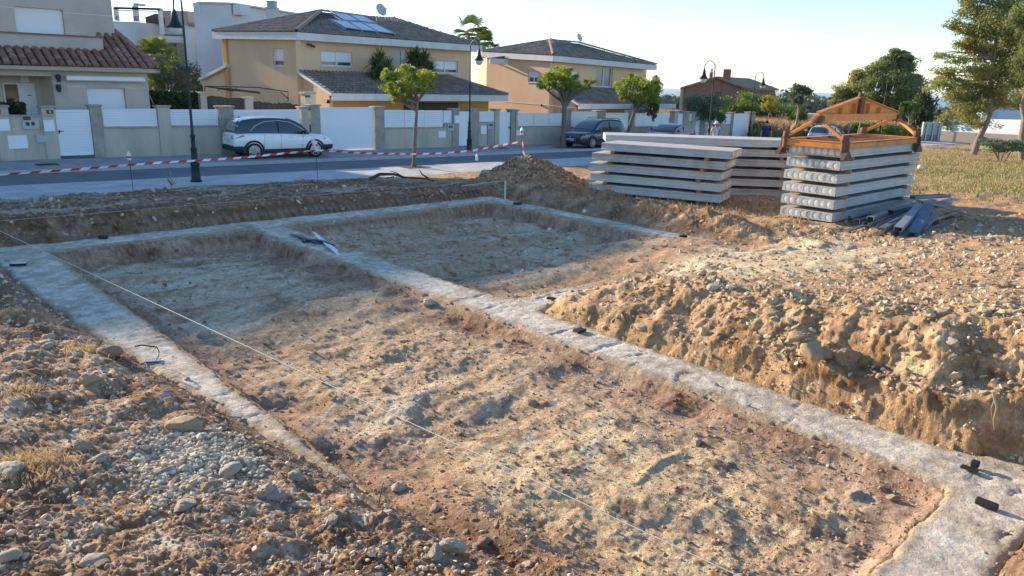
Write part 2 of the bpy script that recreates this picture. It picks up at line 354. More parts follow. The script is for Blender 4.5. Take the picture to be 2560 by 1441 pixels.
_gp = P(478, 1140, .55); _gps, _gpt = st(_gp.x, _gp.y)
def soil_colour(s, t, z, dc, inL, inR, right, tex, n1, n2):
    i1, h1, i2, h2, i3, h3 = tex; C = lambda *c: np.array(c, float)
    def mix(a, b, k): k = np.clip(k, 0, 1)[:, None]; return a*(1-k)+b*k
    n3 = fbm(s, t, .9, 5, 131, .6); n4 = fbm(s, t, 3.1, 4, 141, .6); n5 = fbm(s, t, 9, 3, 151, .6)
    brown = C(.33, .225, .15); red = C(.29, .165, .10); dark = C(.19, .125, .085); pale = C(.53, .455, .365); grey = C(.42, .38, .33); ochre = C(.54, .41, .27); tan = C(.43, .31, .185); cream = C(.60, .50, .33)
    c = np.tile(brown, (len(s), 1))
    c = mix(c, tan, .55+1.5*n3); c = mix(c, dark, 1.3*n4-.15)
    # left bank: reddish with pale patches
    lf = 1-sstep(s, 1.8, 3.2); c = mix(c, red*.92, lf*(.75+1.6*n3)); c = mix(c, dark, lf*(1.8*n4-.1)); c = mix(c, tan*1.1, lf*(1.6*n5+.1)); c = mix(c, pale, lf*(2.0*n4-.30+.9*n1))
    # windrows near the pavement: dark red earth
    tp = sstep(t, 14.6, 15.4)*(1-sstep(s, 12.8, 14)); c = mix(c, red*.62, tp*(.85+1.2*n4)); c = mix(c, dark*.9, tp*(1.5*n3)); c = mix(c, tan, tp*(1.6*n5-.3)); c = mix(c, grey, tp*(2.2*fbm(s, t*2.5, .55, 4, 161)+.05)*sstep(t, 16, 17))
    # right: tan plateau, ochre face
    rg = sstep(s, 6.6, 7.6)*(1-sstep(t, 9, 12))*(1-inR); c = mix(c, tan*1.02, rg*.75); c = mix(c, brown, rg*(1.4*n3-.1)); c = mix(c, C(.56, .44, .29), rg*(1.8*n4-.4))
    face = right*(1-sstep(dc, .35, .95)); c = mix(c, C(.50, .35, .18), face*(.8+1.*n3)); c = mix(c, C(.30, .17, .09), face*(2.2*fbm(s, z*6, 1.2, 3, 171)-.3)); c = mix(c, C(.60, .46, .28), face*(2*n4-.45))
    # pale yellow ramp of marl
    rampm = sstep(-np.hypot((s-11.3+.8*n3)/3.2, (t-6.0+.5*n4)/1.75), -1.15, -.75); c = mix(c, C(.60, .50, .355), rampm*(.9+.8*n4))
    # far right field, orange earth
    fr = sstep(s, 15, 19)*(1-sstep(t, 12, 16)); c = mix(c, C(.42, .26, .135), fr*.8); c = mix(c, brown, fr*(1.5*n3)); 
    c = mix(c, C(.40, .31, .16), sstep(s+2.5*fbm(s, t, .15, 3, 5), 25, 29)*(1-sstep(t, 20, 21.5))*.9)
    # floors of the pits
    L = inL; c = mix(c, C(.47, .37, .26), L*.95); c = mix(c, C(.60, .475, .315), L*sstep(n1+.35*n3-.3*sstep(t, 7, 10)+.15*sstep(-t, -8, -3), -.05, .25)); c = mix(c, pale, L*(1.7*n3+1.2*sstep(t, 8, 12)-.55)); c = mix(c, C(.27, .20, .14), L*sstep(n4+.35*n3, .16, .45)); c = mix(c, brown, L*(1-sstep(s-.5*n3, 2.9, 3.9))*(1-sstep(t, 7, 10)))
    c = mix(c, C(.33, .24, .165), L*sstep(s+.6*n3, 5.3, 6.0)*.8); c = mix(c, red*1.0, L*sstep(t, 13.4, 14.2)*.9)
    sc1 = fbm(s*.35+t*.2, t*2.2-s*1.2, 1.1, 4, 191, .6); c = mix(c, C(.58, .50, .40), L*(2.4*sc1-.45)); c = mix(c, C(.36, .27, .18), L*(-2.0*sc1-.6)); sc2 = fbm(s*.8, t*1.6, 1.0, 4, 193, .6); c = mix(c, C(.60, .53, .45), (L+inR*(1-rampm)*.8)*np.clip(2.6*sc2-.25, 0, 1)*sstep(t, 8, 10)); c = mix(c, C(.24, .17, .12), (L+inR*.8)*np.clip(-2.6*sc2-.35, 0, 1)*sstep(t, 8, 10)*.8)
    gp = np.exp(-(((s-_gps)/.42)**2+((t-_gpt)/.62)**2)); c = mix(c, C(.40, .365, .30), (1-L)*gp*1.3)
    Rr = inR*(1-rampm); c = mix(c, C(.40, .32, .215), Rr*.9); c = mix(c, C(.52, .46, .38), Rr*(1.9*fbm(s*.6, t*1.6, .6, 4, 181)+.25)); c = mix(c, C(.28, .19, .12), Rr*sstep(n4+.3*n3, .12, .4)); c = mix(c, C(.45, .31, .19), Rr*(1-sstep(t, 7.8, 9.2))*.7)
    rd_ = np.exp(-((s-14.15)/.6)**2)*sstep(t, 7.2, 8.4)*(1-sstep(t, 14.6, 15.2)); c = mix(c, C(.30, .18, .115), rd_*.85); c = mix(c, dark, rd_*(1.8*n4)); c = mix(c, tan, rd_*(1.5*n3-.1))
    # heap
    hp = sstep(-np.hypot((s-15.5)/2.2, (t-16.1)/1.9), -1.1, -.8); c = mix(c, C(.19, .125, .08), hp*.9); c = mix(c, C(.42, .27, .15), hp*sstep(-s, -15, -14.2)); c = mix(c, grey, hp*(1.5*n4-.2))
    # clods and stones carry their own shade
    ston = np.clip(h2/.03, 0, 1)*(i2 > .35); c = mix(c, (pale*1.05)[None]*(.7+.5*i2[:, None]), ston*.55*(1-.4*tp))
    ston = np.clip(h1/.05, 0, 1)*(i1 > .5); c = mix(c, (pale*1.1)[None]*(.7+.4*i1[:, None]), ston*.6*(1-.6*tp))
    ston = np.clip(h3/.012, 0, 1)*(i3 > .45); c = mix(c, (pale)[None]*(.65+.6*i3[:, None]), ston*.45*(1-.5*tp))
    c = c*(1+.30*n5[:, None]+.12*n4[:, None])
    # low ground behind the camera's field towards the street is grit
    c = mix(c, grey*.8, sstep(t, 21.6, 22.2)*.6)
    return np.clip(c*np.array([1.33, 1.19, 1.05]), .02, .75)

# ------------------------------------------------------------------ ground material
def soil_material():
    m = bpy.data.materials.new('bare earth'); m.use_nodes = True; nt = m.node_tree; b = nt.nodes['Principled BSDF']; b.inputs['Roughness'].default_value = .95; b.inputs['Specular IOR Level'].default_value = .15
    at = _n(nt, 'ShaderNodeAttribute', attribute_name='soil'); tc = _n(nt, 'ShaderNodeTexCoord')
    n1 = _n(nt, 'ShaderNodeTexNoise'); n1.inputs['Scale'].default_value = 22; n1.inputs['Detail'].default_value = 9; n1.inputs['Roughness'].default_value = .72; nt.links.new(tc.outputs['Object'], n1.inputs['Vector'])
    mr = _n(nt, 'ShaderNodeMapRange'); mr.inputs[1].default_value = .25; mr.inputs[2].default_value = .75; mr.inputs[3].default_value = .50; mr.inputs[4].default_value = 1.46; nt.links.new(n1.outputs[0], mr.inputs[0])
    mx = _n(nt, 'ShaderNodeVectorMath', operation='SCALE'); nt.links.new(at.outputs['Color'], mx.inputs[0]); nt.links.new(mr.outputs[0], mx.inputs[3]); nt.links.new(mx.outputs[0], b.inputs['Base Color'])
    n2 = _n(nt, 'ShaderNodeTexNoise'); n2.inputs['Scale'].default_value = 34; n2.inputs['Detail'].default_value = 10; n2.inputs['Roughness'].default_value = .7; nt.links.new(tc.outputs['Object'], n2.inputs['Vector'])
    bp = _n(nt, 'ShaderNodeBump'); bp.inputs['Strength'].default_value = 1.0; bp.inputs['Distance'].default_value = .045; nt.links.new(n2.outputs[0], bp.inputs['Height']); nt.links.new(bp.outputs[0], b.inputs['Normal'])
    return m
SOIL = soil_material()
QUAL = 1.0
def polar_ground():
    rows = [.9]
    while rows[-1] < 75: rows.append(rows[-1]*(1+(.0026 if 2.8 < rows[-1] < 9.5 else .0046)/QUAL))
    r = np.array(rows); a = np.radians(np.arange(-56, 62.01, .105/QUAL)); RR, AA = np.meshgrid(r, a, indexing='ij')
    X = RR*np.sin(AA); Y = RR*np.cos(AA); s, t = st(X.ravel(), Y.ravel())
    z, dc, inL, inR, right, tex, n1, n2 = height(s, t)
    low = zst(s)-.32; z = np.where(t > 22.35, low, z); z = z+(low-z)*sstep(t, 22.05, 22.35)
    beyond = sstep(s, 62, 72); z = z+(-.013*(s-8.7)-z)*beyond
    col = soil_colour(s, t, z, dc, inL, inR, right, tex, n1, n2)
    # steep faces are pushed in and out sideways so that they crumble instead of standing in flutes
    fc = sstep(dc, .03, .16)*(1-sstep(dc, .8, 1.3))*(1-inL)*(1-inR); al = np.where(s > 5, t, s)
    up_ = sstep(z, .45, .7); push = fc*((.045*fbm(al, z, 1.5, 2, 301)+.035*fbm(al, z, 5, 5, 311, .68)*(.5+.8*up_)+.02*np.abs(fbm(al, z, 13, 3, 315, .6)))*(.6+.7*right)+.30*stones(al, z, .13, 321, .12, .42, .6)[0]*(.35+up_))
    gs_, gt_ = np.where((s > 5) & (t < 12), 1., 0), np.where((s > 5) & (t < 12), 0., 1.)
    s2 = s-push*gs_; t2 = t-push*gt_; X, Y = xy(s2, t2)
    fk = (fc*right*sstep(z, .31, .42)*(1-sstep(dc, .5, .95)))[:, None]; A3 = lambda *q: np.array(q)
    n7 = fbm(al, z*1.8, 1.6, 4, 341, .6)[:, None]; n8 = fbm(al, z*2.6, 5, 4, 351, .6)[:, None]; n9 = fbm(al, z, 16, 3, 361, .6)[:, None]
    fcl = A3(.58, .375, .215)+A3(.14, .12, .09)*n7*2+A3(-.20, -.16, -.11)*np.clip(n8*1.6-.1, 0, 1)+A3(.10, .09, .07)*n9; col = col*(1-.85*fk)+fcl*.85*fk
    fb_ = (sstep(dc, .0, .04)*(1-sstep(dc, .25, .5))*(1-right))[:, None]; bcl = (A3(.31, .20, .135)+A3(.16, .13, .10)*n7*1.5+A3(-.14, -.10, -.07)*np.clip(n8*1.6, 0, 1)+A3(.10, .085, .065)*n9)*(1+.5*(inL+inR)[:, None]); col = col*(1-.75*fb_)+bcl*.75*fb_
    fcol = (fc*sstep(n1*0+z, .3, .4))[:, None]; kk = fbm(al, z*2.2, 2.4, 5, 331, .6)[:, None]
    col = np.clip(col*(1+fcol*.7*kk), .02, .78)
    nr, na = RR.shape; I = np.arange(nr*na).reshape(nr, na)
    F = np.stack([I[:-1, :-1].ravel(), I[:-1, 1:].ravel(), I[1:, 1:].ravel(), I[1:, :-1].ravel()], 1)[:, ::-1]
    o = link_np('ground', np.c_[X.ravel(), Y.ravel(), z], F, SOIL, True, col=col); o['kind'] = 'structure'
    return o
polar_ground()
# a coarse sheet carries on round the camera and out to the shore
def far_ground():
    def zz(X, Y):
        s, t = st(X, Y); r = np.hypot(X, Y)
        a = Gf(s, t)-1.9; b = -.0130*(s-8.7)-.35; k = sstep(r, 60, 90); z = np.where(t > 20, zst(s)-1.4, a)*(1-k)+b*k
        q = sstep(r, 90, 420); d = np.clip(s, 0, 2700)
        z = z*(1-q)+(-1.0-.0198*d-2.2*fbm(X, Y, .004, 3, 7))*q
        z = np.where(t > 100, z+.03*(t-100)*sstep(-s, -260, 0), z)
        return z
    r = np.array([0, 3, 8, 15, 25, 40, 60, 75, 90, 110, 140, 180, 230, 300, 380, 480, 600, 760, 950, 1200, 1500, 1900, 2300, 2750]); a = np.radians(np.arange(0, 360, 2.))
    RR, AA = np.meshgrid(r, a, indexing='ij'); X = RR*np.sin(AA); Y = RR*np.cos(AA); Z = zz(X, Y)
    nr, na = RR.shape; I = np.arange(nr*na).reshape(nr, na); J = np.roll(I, -1, 1)
    F = np.stack([I[:-1].ravel(), J[:-1].ravel(), J[1:].ravel(), I[1:].ravel()], 1)[:, ::-1]
    m = M_('distant land', (.085, .10, .045), .95, c2=(.20, .17, .09), scale=.02, detail=8)
    o = link_np('terrain', np.c_[X.ravel(), Y.ravel(), Z.ravel()], F, m, True); o['kind'] = 'structure'
    return zz
far_z = far_ground()
bs = MB(); N = 96
bs.add([(0, 0, -53)]+[(14500*math.cos(2*math.pi*k/N), 14500*math.sin(2*math.pi*k/N), -53) for k in range(N)], [(0, k+1, (k+1) % N+1) for k in range(N)])
sea = M_('sea', (.05, .11, .17), .32, c2=(.07, .14, .2), scale=.004, spec=.5, bump=.6, bscale=.15)
o = bs.build('sea', sea); o['kind'] = 'structure'

# ------------------------------------------------------------------ concrete strips
def concrete():
    step = .024; s = np.arange(1.0, 13.5, step); t = np.arange(.8, 15.4, step); S, T = np.meshgrid(s, t, indexing='ij')
    sd = conc_sd(S.ravel(), T.ravel()).reshape(S.shape); ins = sd < .01
    cell = ins[:-1, :-1] & ins[1:, :-1] & ins[1:, 1:] & ins[:-1, 1:]
    z = ZC+.012*fbm(S, T, 1.2, 3, 211)+.010*fbm(S, T, 9, 4, 221, .65)+.003*perlin(S*60, T*60, 225)
    # shallow board marks pressed across the strips
    z = z-.012*(perlin(S*1.3, T*7, 231) > .42)
    z = z-.025*sstep(sd, -.035, .0)
    z = z-.04*sstep(s[:, None]*np.ones_like(T), 8.0, 8.6)*(T < 7.8)
    X, Y = xy(S, T)
    n = S.size; I = np.arange(n).reshape(S.shape); q = np.stack([I[:-1, :-1][cell], I[1:, :-1][cell], I[1:, 1:][cell], I[:-1, 1:][cell]], 1)
    used = np.zeros(n, bool); used[q.ravel()] = True; mp = -np.ones(n, int); mp[used] = np.arange(used.sum())
    V = np.c_[X.ravel(), Y.ravel(), z.ravel()][used]; q = mp[q]; nv = len(V)
    # skirt down the sides
    E = np.concatenate([q[:, [0, 1]], q[:, [1, 2]], q[:, [2, 3]], q[:, [3, 0]]]); key = np.minimum(E[:, 0], E[:, 1])*nv+np.maximum(E[:, 0], E[:, 1])
    u, idx, cnt = np.unique(key, return_index=True, return_counts=True); be = E[idx[cnt == 1]]
    B = V.copy(); B[:, 2] = -.12; ss, tt = st(B[:, 0], B[:, 1]); 
    B[:, 0] += .02*perlin(ss*18, tt*18, 5); B[:, 1] += .02*perlin(ss*18, tt*18, 6)
    sk = np.stack([be[:, 1], be[:, 0], be[:, 0]+nv, be[:, 1]+nv], 1)
    s1, t1 = st(V[:, 0], V[:, 1]); k = fbm(s1, t1, .8, 5, 241, .6)[:, None]; k2 = fbm(s1, t1, 6, 4, 251, .65)[:, None]
    c = np.array([.68, .60, .485])*(1+.28*k+.42*k2); w = np.clip(sstep(fbm(s1, t1, 2, 3, 261), .15, .4)*.5, 0, 1)[:, None]; c = c*(1-w)+np.array([.47, .39, .27])*w
    ed_ = sstep(conc_sd(s1, t1)+.05*perlin(s1*2.3, t1*2.3, 271)+.04*perlin(s1*9, t1*9, 272), -.13, -.03)[:, None]*.8; ed_ = np.clip(ed_+.8*sstep(fbm(s1, t1, .9, 4, 273), .28, .5)[:, None], 0, .85); c = c*(1-ed_)+np.array([.46, .34, .22])*(1+.3*k2)*ed_
    cb = np.tile(np.array([.46, .35, .21]), (nv, 1))*(1+.3*k2)
    m = SOIL.copy(); m.name = 'rough cast concrete'
    for nd in m.node_tree.nodes:
        if nd.type == 'BUMP': nd.inputs['Strength'].default_value = .8
        if nd.type == 'MAP_RANGE': nd.inputs[3].default_value = .68; nd.inputs[4].default_value = 1.3
    o = link_np('concrete_foundation', np.r_[V, B], np.r_[q, sk], m, True, col=np.clip(np.r_[c, cb], .05, .8))
    tag(o, 'pale rough concrete foundation strips laid as a ladder of trenches across the dug site', 'foundation')
concrete()

# ------------------------------------------------------------------ street
ASPH = M_('asphalt', (.14, .147, .16), .9, c2=(.19, .195, .205), scale=1.3, detail=10, bump=.4, bscale=60, stretch=(1, 1, 1))
def paving(name, c, c2, joint, sx, sy):
    m = bpy.data.materials.new(name); m.use_nodes = True; nt = m.node_tree; b = nt.nodes['Principled BSDF']; b.inputs['Roughness'].default_value = .8
    tc = _n(nt, 'ShaderNodeTexCoord'); mp = _n(nt, 'ShaderNodeMapping'); mp.inputs['Rotation'].default_value = (0, 0, -R(43)); nt.links.new(tc.outputs['Object'], mp.inputs[0])
    br = _n(nt, 'ShaderNodeTexBrick'); br.inputs['Color1'].default_value = (*c, 1); br.inputs['Color2'].default_value = (*c2, 1); br.inputs['Mortar'].default_value = (*joint, 1)
    br.inputs['Scale'].default_value = 1; br.inputs['Brick Width'].default_value = sx; br.inputs['Row Height'].default_value = sy; br.inputs['Mortar Size'].default_value = .006
    nt.links.new(mp.outputs[0], br.inputs['Vector'])
    nz = _n(nt, 'ShaderNodeTexNoise'); nz.inputs['Scale'].default_value = 1.2; nz.inputs['Detail'].default_value = 8; nt.links.new(tc.outputs['Object'], nz.inputs['Vector'])
    mr = _n(nt, 'ShaderNodeMapRange'); mr.inputs[1].default_value = .3; mr.inputs[2].default_value = .7; mr.inputs[3].default_value = .8; mr.inputs[4].default_value = 1.15; nt.links.new(nz.outputs[0], mr.inputs[0])
    sc_ = _n(nt, 'ShaderNodeVectorMath', operation='SCALE'); nt.links.new(br.outputs[0], sc_.inputs[0]); nt.links.new(mr.outputs[0], sc_.inputs[3]); nt.links.new(sc_.outputs[0], b.inputs['Base Color']); return m
PAVE = paving('pavement slabs', (.54, .53, .52), (.47, .465, .46), (.27, .26, .25), .4, .2)
PAVE2 = paving('far pavement slabs', (.36, .355, .36), (.31, .31, .315), (.18, .18, .18), .4, .4)
KERB = M_('kerb stone', (.50, .50, .49), .85, c2=(.40, .40, .39), scale=3)
S0, S1 = -40., 75.
def strip(name, t0, t1, dz, mat, th=.3, s0=S0, s1=S1, n=24, wob=0):
    mb = MB(); vs = []
    for i in range(n+1):
        s = s0+(s1-s0)*i/n
        for t, z in ((t0, zst(s)+dz-th), (t0, zst(s)+dz), (t1, zst(s)+dz), (t1, zst(s)+dz-th)): vs.append(SV(s, t+(wob*math.sin(s*1.7)+wob*math.sin(s*4.1) if t == t0 else 0), z))
    fs = [(4*i+k, 4*i+k+1, 4*i+5+k, 4*i+4+k) for i in range(n) for k in range(3)]
    mb.add(vs, fs); o = mb.build(name, mat); o['kind'] = 'structure'; return o
T_K1, T_K2, T_W = 25.1, 28.8, 32.1
strip('road', T_K1-.3, T_K2+.3, -.12, ASPH)
strip('sidewalk', 22.0, T_K1-.14, 0, PAVE, n=230, wob=.05)
strip('sidewalk', T_K2+.14, T_W+1.6, 0, PAVE2)
strip('kerb', T_K1-.14, T_K1, .003, KERB); strip('kerb', T_K2, T_K2+.14, .003, KERB)
GAR = M_('garden ground', (.16, .14, .10), .95, c2=(.11, .12, .06), scale=2)
strip('garden', T_W+1.2, 62, -.02, GAR)
# dropped joint lines and covers
IRON = M_('cast iron cover', (.05, .05, .055), .6, metal=.3)
def cover(px, py, rx, ry, lab):
    c = PSt(px, py); s, t = st(c.x, c.y); mb = MB(); mb.bar(SV(s-rx, t, zst(s-rx)+.006), SV(s+rx, t, zst(s+rx)+.006), ry*2, .012, bev=.003)
    for k in range(5): mb.bar(SV(s-rx*.8, t-ry*.8+k*ry*.4, zst(s-rx*.8)+.014), SV(s+rx*.8, t-ry*.8+k*ry*.4, zst(s+rx*.8)+.014), .02, .006)
    tag(mb.build('manhole_cover', IRON), lab, 'manhole cover')
cover(118, 412, .35, .28, 'dark manhole cover on the pavement in front of the slatted white garden door')
cover(1255, 371, .3, .25, 'small dark manhole cover on the far pavement near the second narrow white door')

# ------------------------------------------------------------------ house materials
REND_B = M_('beige render', (.50, .41, .31), .9, c2=(.44, .36, .275), scale=.8, detail=8)
REND_G = M_('greyish beige render', (.56, .48, .40), .9, c2=(.44, .38, .32), scale=.9, detail=8, mixlo=.4, mixhi=.75)
REND_Y = M_('ochre render', (.78, .53, .34), .9, c2=(.68, .45, .28), scale=.5, detail=9, stretch=(1, 1, .5))
REND_O = M_('orange render', (.70, .36, .12), .9, c2=(.64, .32, .10), scale=.8)
WHITEP = M_('white paint', (.76, .76, .75), .55, c2=(.70, .70, .69), scale=1.5)
FASC = M_('white fascia', (.70, .68, .65), .7, c2=(.60, .58, .55), scale=1.2)
SHUT = M_('white roller shutter', (.83, .83, .84), .5)
GLASS = M_('dark window glass', (.03, .045, .055), .06, spec=.9)
GLASSB = M_('curtained window glass', (.16, .19, .20), .12, spec=.8)
METW = M_('white lacquered metal', (.82, .83, .85), .42, c2=(.76, .78, .80), scale=1.0, spec=.5)
DARKM = M_('dark metal', (.04, .04, .045), .5, metal=.4)
GREYM = M_('grey metal', (.42, .43, .45), .5, metal=.3)
TILE_G = M_('weathered brown roof tile', (.17, .125, .10), .9, c2=(.30, .24, .195), scale=1.6, detail=9, tint=(.33, .27, .22), bump=.3)
TILE_R = M_('red clay roof tile', (.24, .10, .07), .85, c2=(.33, .17, .12), scale=2.5, detail=8, tint=(.42, .24, .18), bump=.3)
TILEBASE = M_('dark roof bed', (.09, .06, .05), .95)  # even dark brown for the bed under the tiles
CAPST = M_('stone cap', (.42, .38, .33), .85, c2=(.33, .30, .26), scale=4)

def inter(poly, x):
    ys = []
    n = len(poly)
    for i in range(n):
        (x0, y0), (x1, y1) = poly[i], poly[(i+1) % n]
        if (x0-x)*(x1-x) < 0: ys.append(y0+(y1-y0)*(x-x0)/(x1-x0))
    return (min(ys), max(ys)) if len(ys) >= 2 else None
def tiled(mb, base, poly, ea, eb, pitch=.24, row=.40, r=.085, n=5):
    """barrel tiles over a roof plane; ea->eb is the eave"""
    ea, eb = Vector(ea), Vector(eb); x = (eb-ea).normalized(); poly = [Vector(p) for p in poly]
    nn = Vector((0, 0, 0))
    for i in range(len(poly)): nn += (poly[i]-ea).cross(poly[(i+1) % len(poly)]-ea)
    nn.normalize()
    if nn.z < 0: nn = -nn
    y = nn.cross(x).normalized()
    if y.z < 0: y = -y
    P2 = [((p-ea).dot(x), (p-ea).dot(y)) for p in poly]
    xs = [p[0] for p in P2]; c = min(xs)+pitch/2
    base.add(poly if (poly[1]-poly[0]).cross(poly[2]-poly[1]).z > 0 else poly[::-1], [tuple(range(len(poly)))])
    while c < max(xs):
        iv = inter(P2, c)
        if iv and iv[1]-iv[0] > .05:
            y0 = iv[0]-.05; jit = random.uniform(-.01, .01)
            while y0 < iv[1]-.03:
                y1 = min(y0+row*1.06, iv[1]); vs = []
                rr = r*random.uniform(.95, 1.05); off = x*random.uniform(-.008, .008)
                for (yy, k, h) in ((y0, 1.0, .035), (y1, .84, .0)):
                    for i in range(n+1):
                        a = math.pi*i/n; vs.append(ea+off+x*(c+jit-math.cos(a)*rr*k)+y*yy+nn*(math.sin(a)*rr*k*.85+h+.01))
                fs = [(i, i+1, n+2+i, n+1+i) for i in range(n)]; mb.add(vs, fs, True, random.random()**2)
                mb.add(vs[:n+1], [tuple(range(n+1))], False, 0.)
                y0 += row
        c += pitch
def ridge(mb, a, b, r=.11, row=.42, tint=None):
    a, b = Vector(a), Vector(b); L = (b-a).length; d = (b-a)/L; x = d.cross(UP).normalized(); u = x.cross(d); q = 0.
    while q < L:
        q1 = min(q+row*1.1, L); vs = []
        for (yy, k) in ((q, 1.), (q1, .85)):
            for i in range(7): an = math.pi*i/6; vs.append(a+d*yy+x*math.cos(an)*r*k+u*(math.sin(an)*r*k+.05))
        mb.add(vs, [(i, i+1, 8+i, 7+i) for i in range(6)], True, random.random() if tint is None else tint); q += row
def wallface(mb, p0, p1, z0, z1, ops=(), depth=.2, inward=None):
    """flat wall from p0 to p1 with recessed openings [(u0,u1,za,zb)]; inward = horizontal vector into the house"""
    p0 = Vector((p0[0], p0[1], 0)); p1 = Vector((p1[0], p1[1], 0)); L = (p1-p0).length; d = (p1-p0)/L
    if inward is None: inward = Vector((-d.y, d.x, 0))
    iw = Vector(inward).normalized()*depth
    us = sorted({0., L, *[v for o in ops for v in o[:2]]}); zs = sorted({z0, z1, *[v for o in ops for v in o[2:4]]})
    for i in range(len(us)-1):
        for j in range(len(zs)-1):
            cu, cz = (us[i]+us[i+1])/2, (zs[j]+zs[j+1])/2
            if any(o[0] < cu < o[1] and o[2] < cz < o[3] for o in ops): continue
            q = [p0+d*us[i]+UP*zs[j], p0+d*us[i+1]+UP*zs[j], p0+d*us[i+1]+UP*zs[j+1], p0+d*us[i]+UP*zs[j+1]]; mb.quad(*q)
    for (u0, u1, a, b) in [o[:4] for o in ops]:
        c = [p0+d*u0+UP*a, p0+d*u1+UP*a, p0+d*u1+UP*b, p0+d*u0+UP*b]
        for k in range(4): mb.quad(c[k], c[(k+1) % 4], c[(k+1) % 4]+iw, c[k]+iw)
def pxop(p0, p1, x0, x1, y0, y1):
    """opening from photo pixels (left, right, top, bottom)"""
    a = onplane(x0, (y0+y1)/2, p0, p1); b = onplane(x1, (y0+y1)/2, p0, p1); xm = (x0+x1)/2
    return (a[0], b[0], onplane(xm, y1, p0, p1)[1], onplane(xm, y0, p0, p1)[1])
def window(house, p0, p1, op, inward, cols=2, shut=.7, depth=.16, sill=True, glass=None, fr=.055):
    p0 = Vector((p0[0], p0[1], 0)); d = (Vector((p1[0], p1[1], 0))-p0).normalized(); iw = Vector(inward).normalized()*depth; u0, u1, a, b = op
    mb = MB()
    Q = lambda u, z, off=0.: p0+d*u+UP*z+iw+Vector(inward).normalized()*off
    def bar(ua, za, ub, zb, w_): mb.bar(Q(ua, za), Q(ub, zb), .06, w_, inward)
    def bx(ua, ub, za, zb, th=.05, m=None):
        m = m or mb; m.prism([Q(ua, za), Q(ub, za), Q(ub, zb), Q(ua, zb)], -Vector(inward).normalized()*th)
    bx(u0, u0+fr, a, b); bx(u1-fr, u1, a, b); bx(u0+fr, u1-fr, a, a+fr); bx(u0+fr, u1-fr, b-fr, b)
    cw = (u1-u0)/cols
    for k in range(1, cols): bx(u0+k*cw-fr*.7, u0+k*cw+fr*.7, a+fr, b-fr, .055)
    f = mb.build('window', WHITEP, house)
    g = MB(); g.prism([Q(u0+fr, a+fr, .03), Q(u1-fr, a+fr, .03), Q(u1-fr, b-fr, .03), Q(u0+fr, b-fr, .03)], -Vector(inward).normalized()*.03); g.build('pane', glass or GLASS, f)
    if shut > 0:
        s_ = MB(); zt = b-fr; zb = b-(b-a)*shut; z = zt
        while z > zb+.001:
            z2 = max(z-.06, zb)
            for k in range(cols):
                ua = u0+k*cw+fr*(1 if k == 0 else .75); ub = u0+(k+1)*cw-fr*(1 if k == cols-1 else .75)
                s_.prism([Q(ua, z2+.006, .0), Q(ub, z2+.006, .0), Q(ub, z, .0), Q(ua, z, .0)], -Vector(inward).normalized()*.028)
            z = z2
        s_.build('shutter', SHUT, f)
    if sill:
        s_ = MB(); s_.prism([p0+d*(u0-.06)+UP*(a-.06)+iw*.9, p0+d*(u1+.06)+UP*(a-.06)+iw*.9, p0+d*(u1+.06)+UP*a+iw*.9, p0+d*(u0-.06)+UP*a+iw*.9], -iw*.9-Vector(inward).normalized()*.06); s_.build('sill', FASC, f)
    return f
def V2(p): return Vector((p.x, p.y, 0))
def fascia(mb, pts, h, th=.05):
    for a, b in zip(pts[:-1], pts[1:]): mb.bar(Vector(a)-UP*h/2, Vector(b)-UP*h/2, th, h)

# ------------------------------------------------------------------ ochre villas
def villa(name, label, Ae, Be, Ce, ridge_z, R1px, R2px, base_z, back=9.):
    t = thing(name, (Be.x, Be.y, base_z), label, 'house')
    R1 = P(*R1px, ridge_z); R2 = P(*R2px, ridge_z-.05)
    De = Ae+DS*3.2+DT*1.6; Ee = Vector((2*R2.x-Ce.x, 2*R2.y-Ce.y, Ce.z))
    fh = .38
    A, B, C, D_, E = [p+UP*fh for p in (Ae, Be, Ce, De, Ee)]
    rt = MB(); rb = MB()
    tiled(rt, rb, [B, C, R2, R1], B, C); tiled(rt, rb, [A, B, R1], A, B); tiled(rt, rb, [C, E, R2], C, E)
    for q in ([E, D_, R1, R2], [D_, A, R1]): rb.add(q, [tuple(range(len(q)))])
    ridge(rt, B, R1, .13, tint=.9); ridge(rt, R1, R2, .12); ridge(rt, C, R2, .12); ridge(rt, A, R1, .12)
    roof = rt.build('roof', TILE_G, t); rb.build('roof_bed', TILEBASE, roof)
    fb = MB(); fascia(fb, [D_, A, B, C, E], fh, .06)
    cen = (Be+Ce+De+Ee)/4; ins = lambda p, k=.12: p+(Vector((cen.x, cen.y, p.z))-p)*k
    ring = [Ae, Be, Ce, Ee, De]; inn = [ins(p) for p in ring]
    for i in range(5): fb.quad(ring[i], ring[(i+1) % 5], inn[(i+1) % 5], inn[i])
    fb.build('eaves', FASC, roof)
    return t, roof, (A, B, C, D_, E, R1, R2)
H1A, H1B, H1C = P(532, 97, 5.2), P(742, 100, 5.05), P(1205, 130, 5.05)
h1, roof1, K = villa('villa', 'ochre villa with solar panels on its brown tiled roof, behind the wide white gate', H1A, H1B, H1C, 6.95, (803, 30), (985, 54), -.1)
RA, RB, RC, RD_, RE, R1, R2 = K
